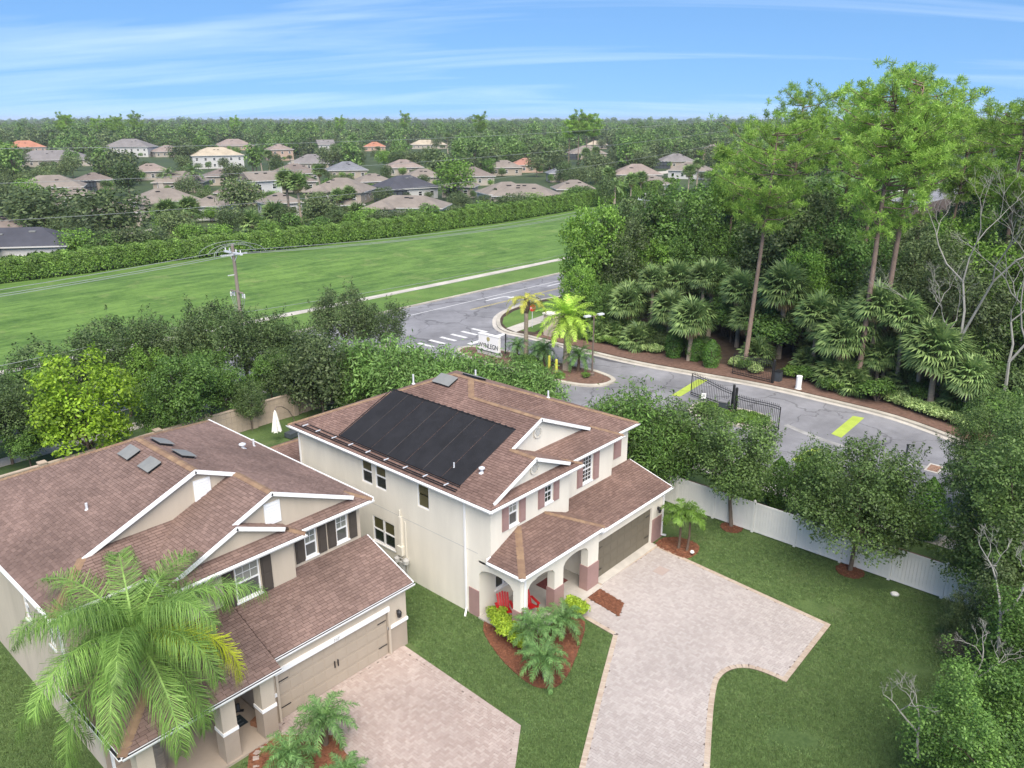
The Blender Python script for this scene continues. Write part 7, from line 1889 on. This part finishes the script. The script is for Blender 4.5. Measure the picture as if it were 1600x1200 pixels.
# ------------------------------------------------------------------ the far forest, one mass
protos = bpy.data.collections.new('forest_protos')
def forest_proto(name, H, W, nl, n, size, leaf, seed, base):
    me = merged_tree(name, H, W, nl, n, size, leaf, seed, base); o = bpy.data.objects.new(name, me); protos.objects.link(o); return o
forest_proto('fa', 13, 11, 12, 420, 1.35, 'lf_far', 301, .05); forest_proto('fb', 12, 12, 12, 420, 1.4, 'lf_far', 302, .05); forest_proto('fc', 16, 8, 10, 380, 1.2, 'lf_farpine', 303, .25); forest_proto('fd', 14, 10, 12, 420, 1.3, 'lf_farpine', 304, .05)
pv = []
rg = np.random.default_rng(9)
def scatter(n, d0, d1, a0, a1, power, avoid=True, smin=.8, smax=1.25):
    k = 0; out = []
    while k < n:
        d = d0 + (d1 - d0) * rg.random() ** power; a = rg.uniform(a0, a1)
        x = CAM[0] + d * (_F[0] * math.cos(a) + _Rt[0] * math.sin(a)); y = CAM[1] + d * (_F[1] * math.cos(a) + _Rt[1] * math.sin(a))
        if y < 120 and x < 260: k += .02; continue
        if 40 < y < 108: k += .02; continue
        if avoid and any(math.hypot(x - hs_[5].x, y - hs_[5].y) < hs_[6] * .9 + 3 for hs_ in HOUSES): k += .02; continue
        if avoid:
            p = pix((x, y, 11)); q = pix((x, y, 0)); bad = False
            for hx0, hx1, hy0, hy1, hd, _, _ in HOUSES:
                if d < hd - 4 and hx0 - 16 < p[0] < hx1 + 16 and p[1] < hy1 - 1 and q[1] > hy0: bad = True; break
            if bad: k += .02; continue
        out.append((x, y, -.3)); k += 1
    return out
near = scatter(1500, 300, 620, -.66, .40, .9)
far_ = scatter(4200, 560, 1500, -.68, .68, .8)
vfar = scatter(5200, 1400, 5200, -.70, .70, .75, False)
def forest(name, pts, smin, smax, label, seed, coll=None):
    me = bpy.data.meshes.new(name); me.from_pydata(pts, [], [])
    o = link_mesh(name, me); tag(o, label, 'forest', None, 'stuff')
    ng = bpy.data.node_groups.new(name, 'GeometryNodeTree')
    ng.interface.new_socket('Geometry', in_out='INPUT', socket_type='NodeSocketGeometry'); ng.interface.new_socket('Geometry', in_out='OUTPUT', socket_type='NodeSocketGeometry')
    n, l = ng.nodes, ng.links
    gi, go_ = n.new('NodeGroupInput'), n.new('NodeGroupOutput')
    m2p = n.new('GeometryNodeMeshToPoints'); iop = n.new('GeometryNodeInstanceOnPoints')
    ci = n.new('GeometryNodeCollectionInfo'); ci.inputs['Collection'].default_value = coll or protos; ci.inputs['Separate Children'].default_value = True; ci.inputs['Reset Children'].default_value = True
    rs = n.new('FunctionNodeRandomValue'); rs.data_type = 'FLOAT'; rs.inputs[2].default_value = smin; rs.inputs[3].default_value = smax; rs.inputs['Seed'].default_value = seed
    rr = n.new('FunctionNodeRandomValue'); rr.data_type = 'FLOAT_VECTOR'; rr.inputs[0].default_value = (0, 0, 0); rr.inputs[1].default_value = (0, 0, 6.28); rr.inputs['Seed'].default_value = seed + 1
    iop.inputs['Pick Instance'].default_value = True
    l.new(gi.outputs[0], m2p.inputs['Mesh']); l.new(m2p.outputs[0], iop.inputs['Points']); l.new(ci.outputs[0], iop.inputs['Instance'])
    l.new(rs.outputs[1], iop.inputs['Scale']); l.new(rr.outputs[0], iop.inputs['Rotation']); l.new(iop.outputs[0], go_.inputs[0])
    mod = o.modifiers.new('scatter', 'NODES'); mod.node_group = ng
    return o
forest('treeline', near, .6, 1.0, 'dark green tree cover between the far houses', 5)
forest('forest', far_, .85, 1.35, 'continuous dark green forest beyond the far houses', 6)
forest('distant_forest', vfar, 1.1, 1.9, 'hazy forest running to the horizon', 7)
rn = random.Random(8)
for px, d, h in ((632, 700, 27), (750, 520, 25), (102, 620, 25), (212, 640, 26), (185, 640, 24), (170, 630, 23), (890, 430, 22), (905, 430, 25), (918, 430, 25), (928, 440, 23), (95, 640, 25), (150, 650, 23), (530, 720, 24), (365, 750, 24)):
    cx = px - 800; v2 = Vector((cx * _Rt[0] + 1300 * _F[0], cx * _Rt[1] + 1300 * _F[1])).normalized() * d
    plant('pine_far', (CAM[0] + v2.x, CAM[1] + v2.y, -.3), 'pine_tree', 'single tall pine standing over the far forest', 'pine', 'tall pines over the far forest', h=h, wide=1.1)

# ------------------------------------------------------------------ grass tufts on the near lawns
def in_lawn(x, y):
    if -15.6 < x < -3.4 and y > 1.0: return False
    if -.1 < x < 12.3 and y > -2.0: return False
    return not (inside(x, y, drive_poly) or inside(x, y, drive_tan) or inside(x, y, bedf))
tuft_c = bpy.data.collections.new('grass_protos')
for k_, mt_ in enumerate(('lf_grass', 'lf_grass_b')):
    rg2 = np.random.default_rng(400 + k_); V, F = [], []
    for b_ in range(14):
        an = rg2.uniform(0, 6.28); r_ = rg2.uniform(0, .10); bx, by = r_ * math.cos(an), r_ * math.sin(an); hh_ = rg2.uniform(.03, .075); la = rg2.uniform(0, 6.28); w_ = .008
        dx, dy = math.cos(la), math.sin(la); o_ = len(V)
        V += [(bx - dy * w_, by + dx * w_, 0), (bx + dy * w_, by - dx * w_, 0), (bx + dx * .035, by + dy * .035, hh_)]; F.append((o_, o_ + 1, o_ + 2))
    me = bpy.data.meshes.new('tuft'); me.from_pydata(V, [], F); me.materials.append(M[mt_]); tuft_c.objects.link(bpy.data.objects.new('tuft', me))
gp_ = []
while len(gp_) < 70000:
    px_, py_ = rn.uniform(-20, 1590), rn.uniform(800, 1280); q = at(px_, py_)
    if q.x > 15.8 or not in_lawn(q.x, q.y): continue
    if math.sin(q.x * .9 + 1.3 * math.sin(q.y * .5)) * math.sin(q.y * .8 + 1.1 * math.sin(q.x * .6 + 2)) + .35 * math.sin(q.x * 2.3 + q.y * 1.7) > rn.uniform(.15, 1.1): continue
    gp_.append((q.x, q.y, 0))
gr = forest('grass', gp_, .7, 1.3, 'short mown turf on the near lawns', 11, tuft_c); gr['category'] = 'grass'
# ------------------------------------------------------------------ the air
hz = MB().box(-3500, 7200, -3500, 7200, -1.3, 40.0).build('haze', None)
hz.data.materials.clear()
hm = bpy.data.materials.new('haze_air'); hm.use_nodes = True
hn, hl_ = hm.node_tree.nodes, hm.node_tree.links
hn.remove(hn['Principled BSDF'])
pvol = hn.new('ShaderNodeVolumePrincipled'); pvol.inputs['Color'].default_value = (.86, .91, 1.0, 1); pvol.inputs['Density'].default_value = 0.00012; pvol.inputs['Anisotropy'].default_value = 0.1
hl_.new(pvol.outputs[0], hn['Material Output'].inputs['Volume'])
hz.data.materials.append(hm); hz['kind'] = 'stuff'; hz['label'] = 'thin pale haze lying over the whole place'; hz['category'] = 'haze'
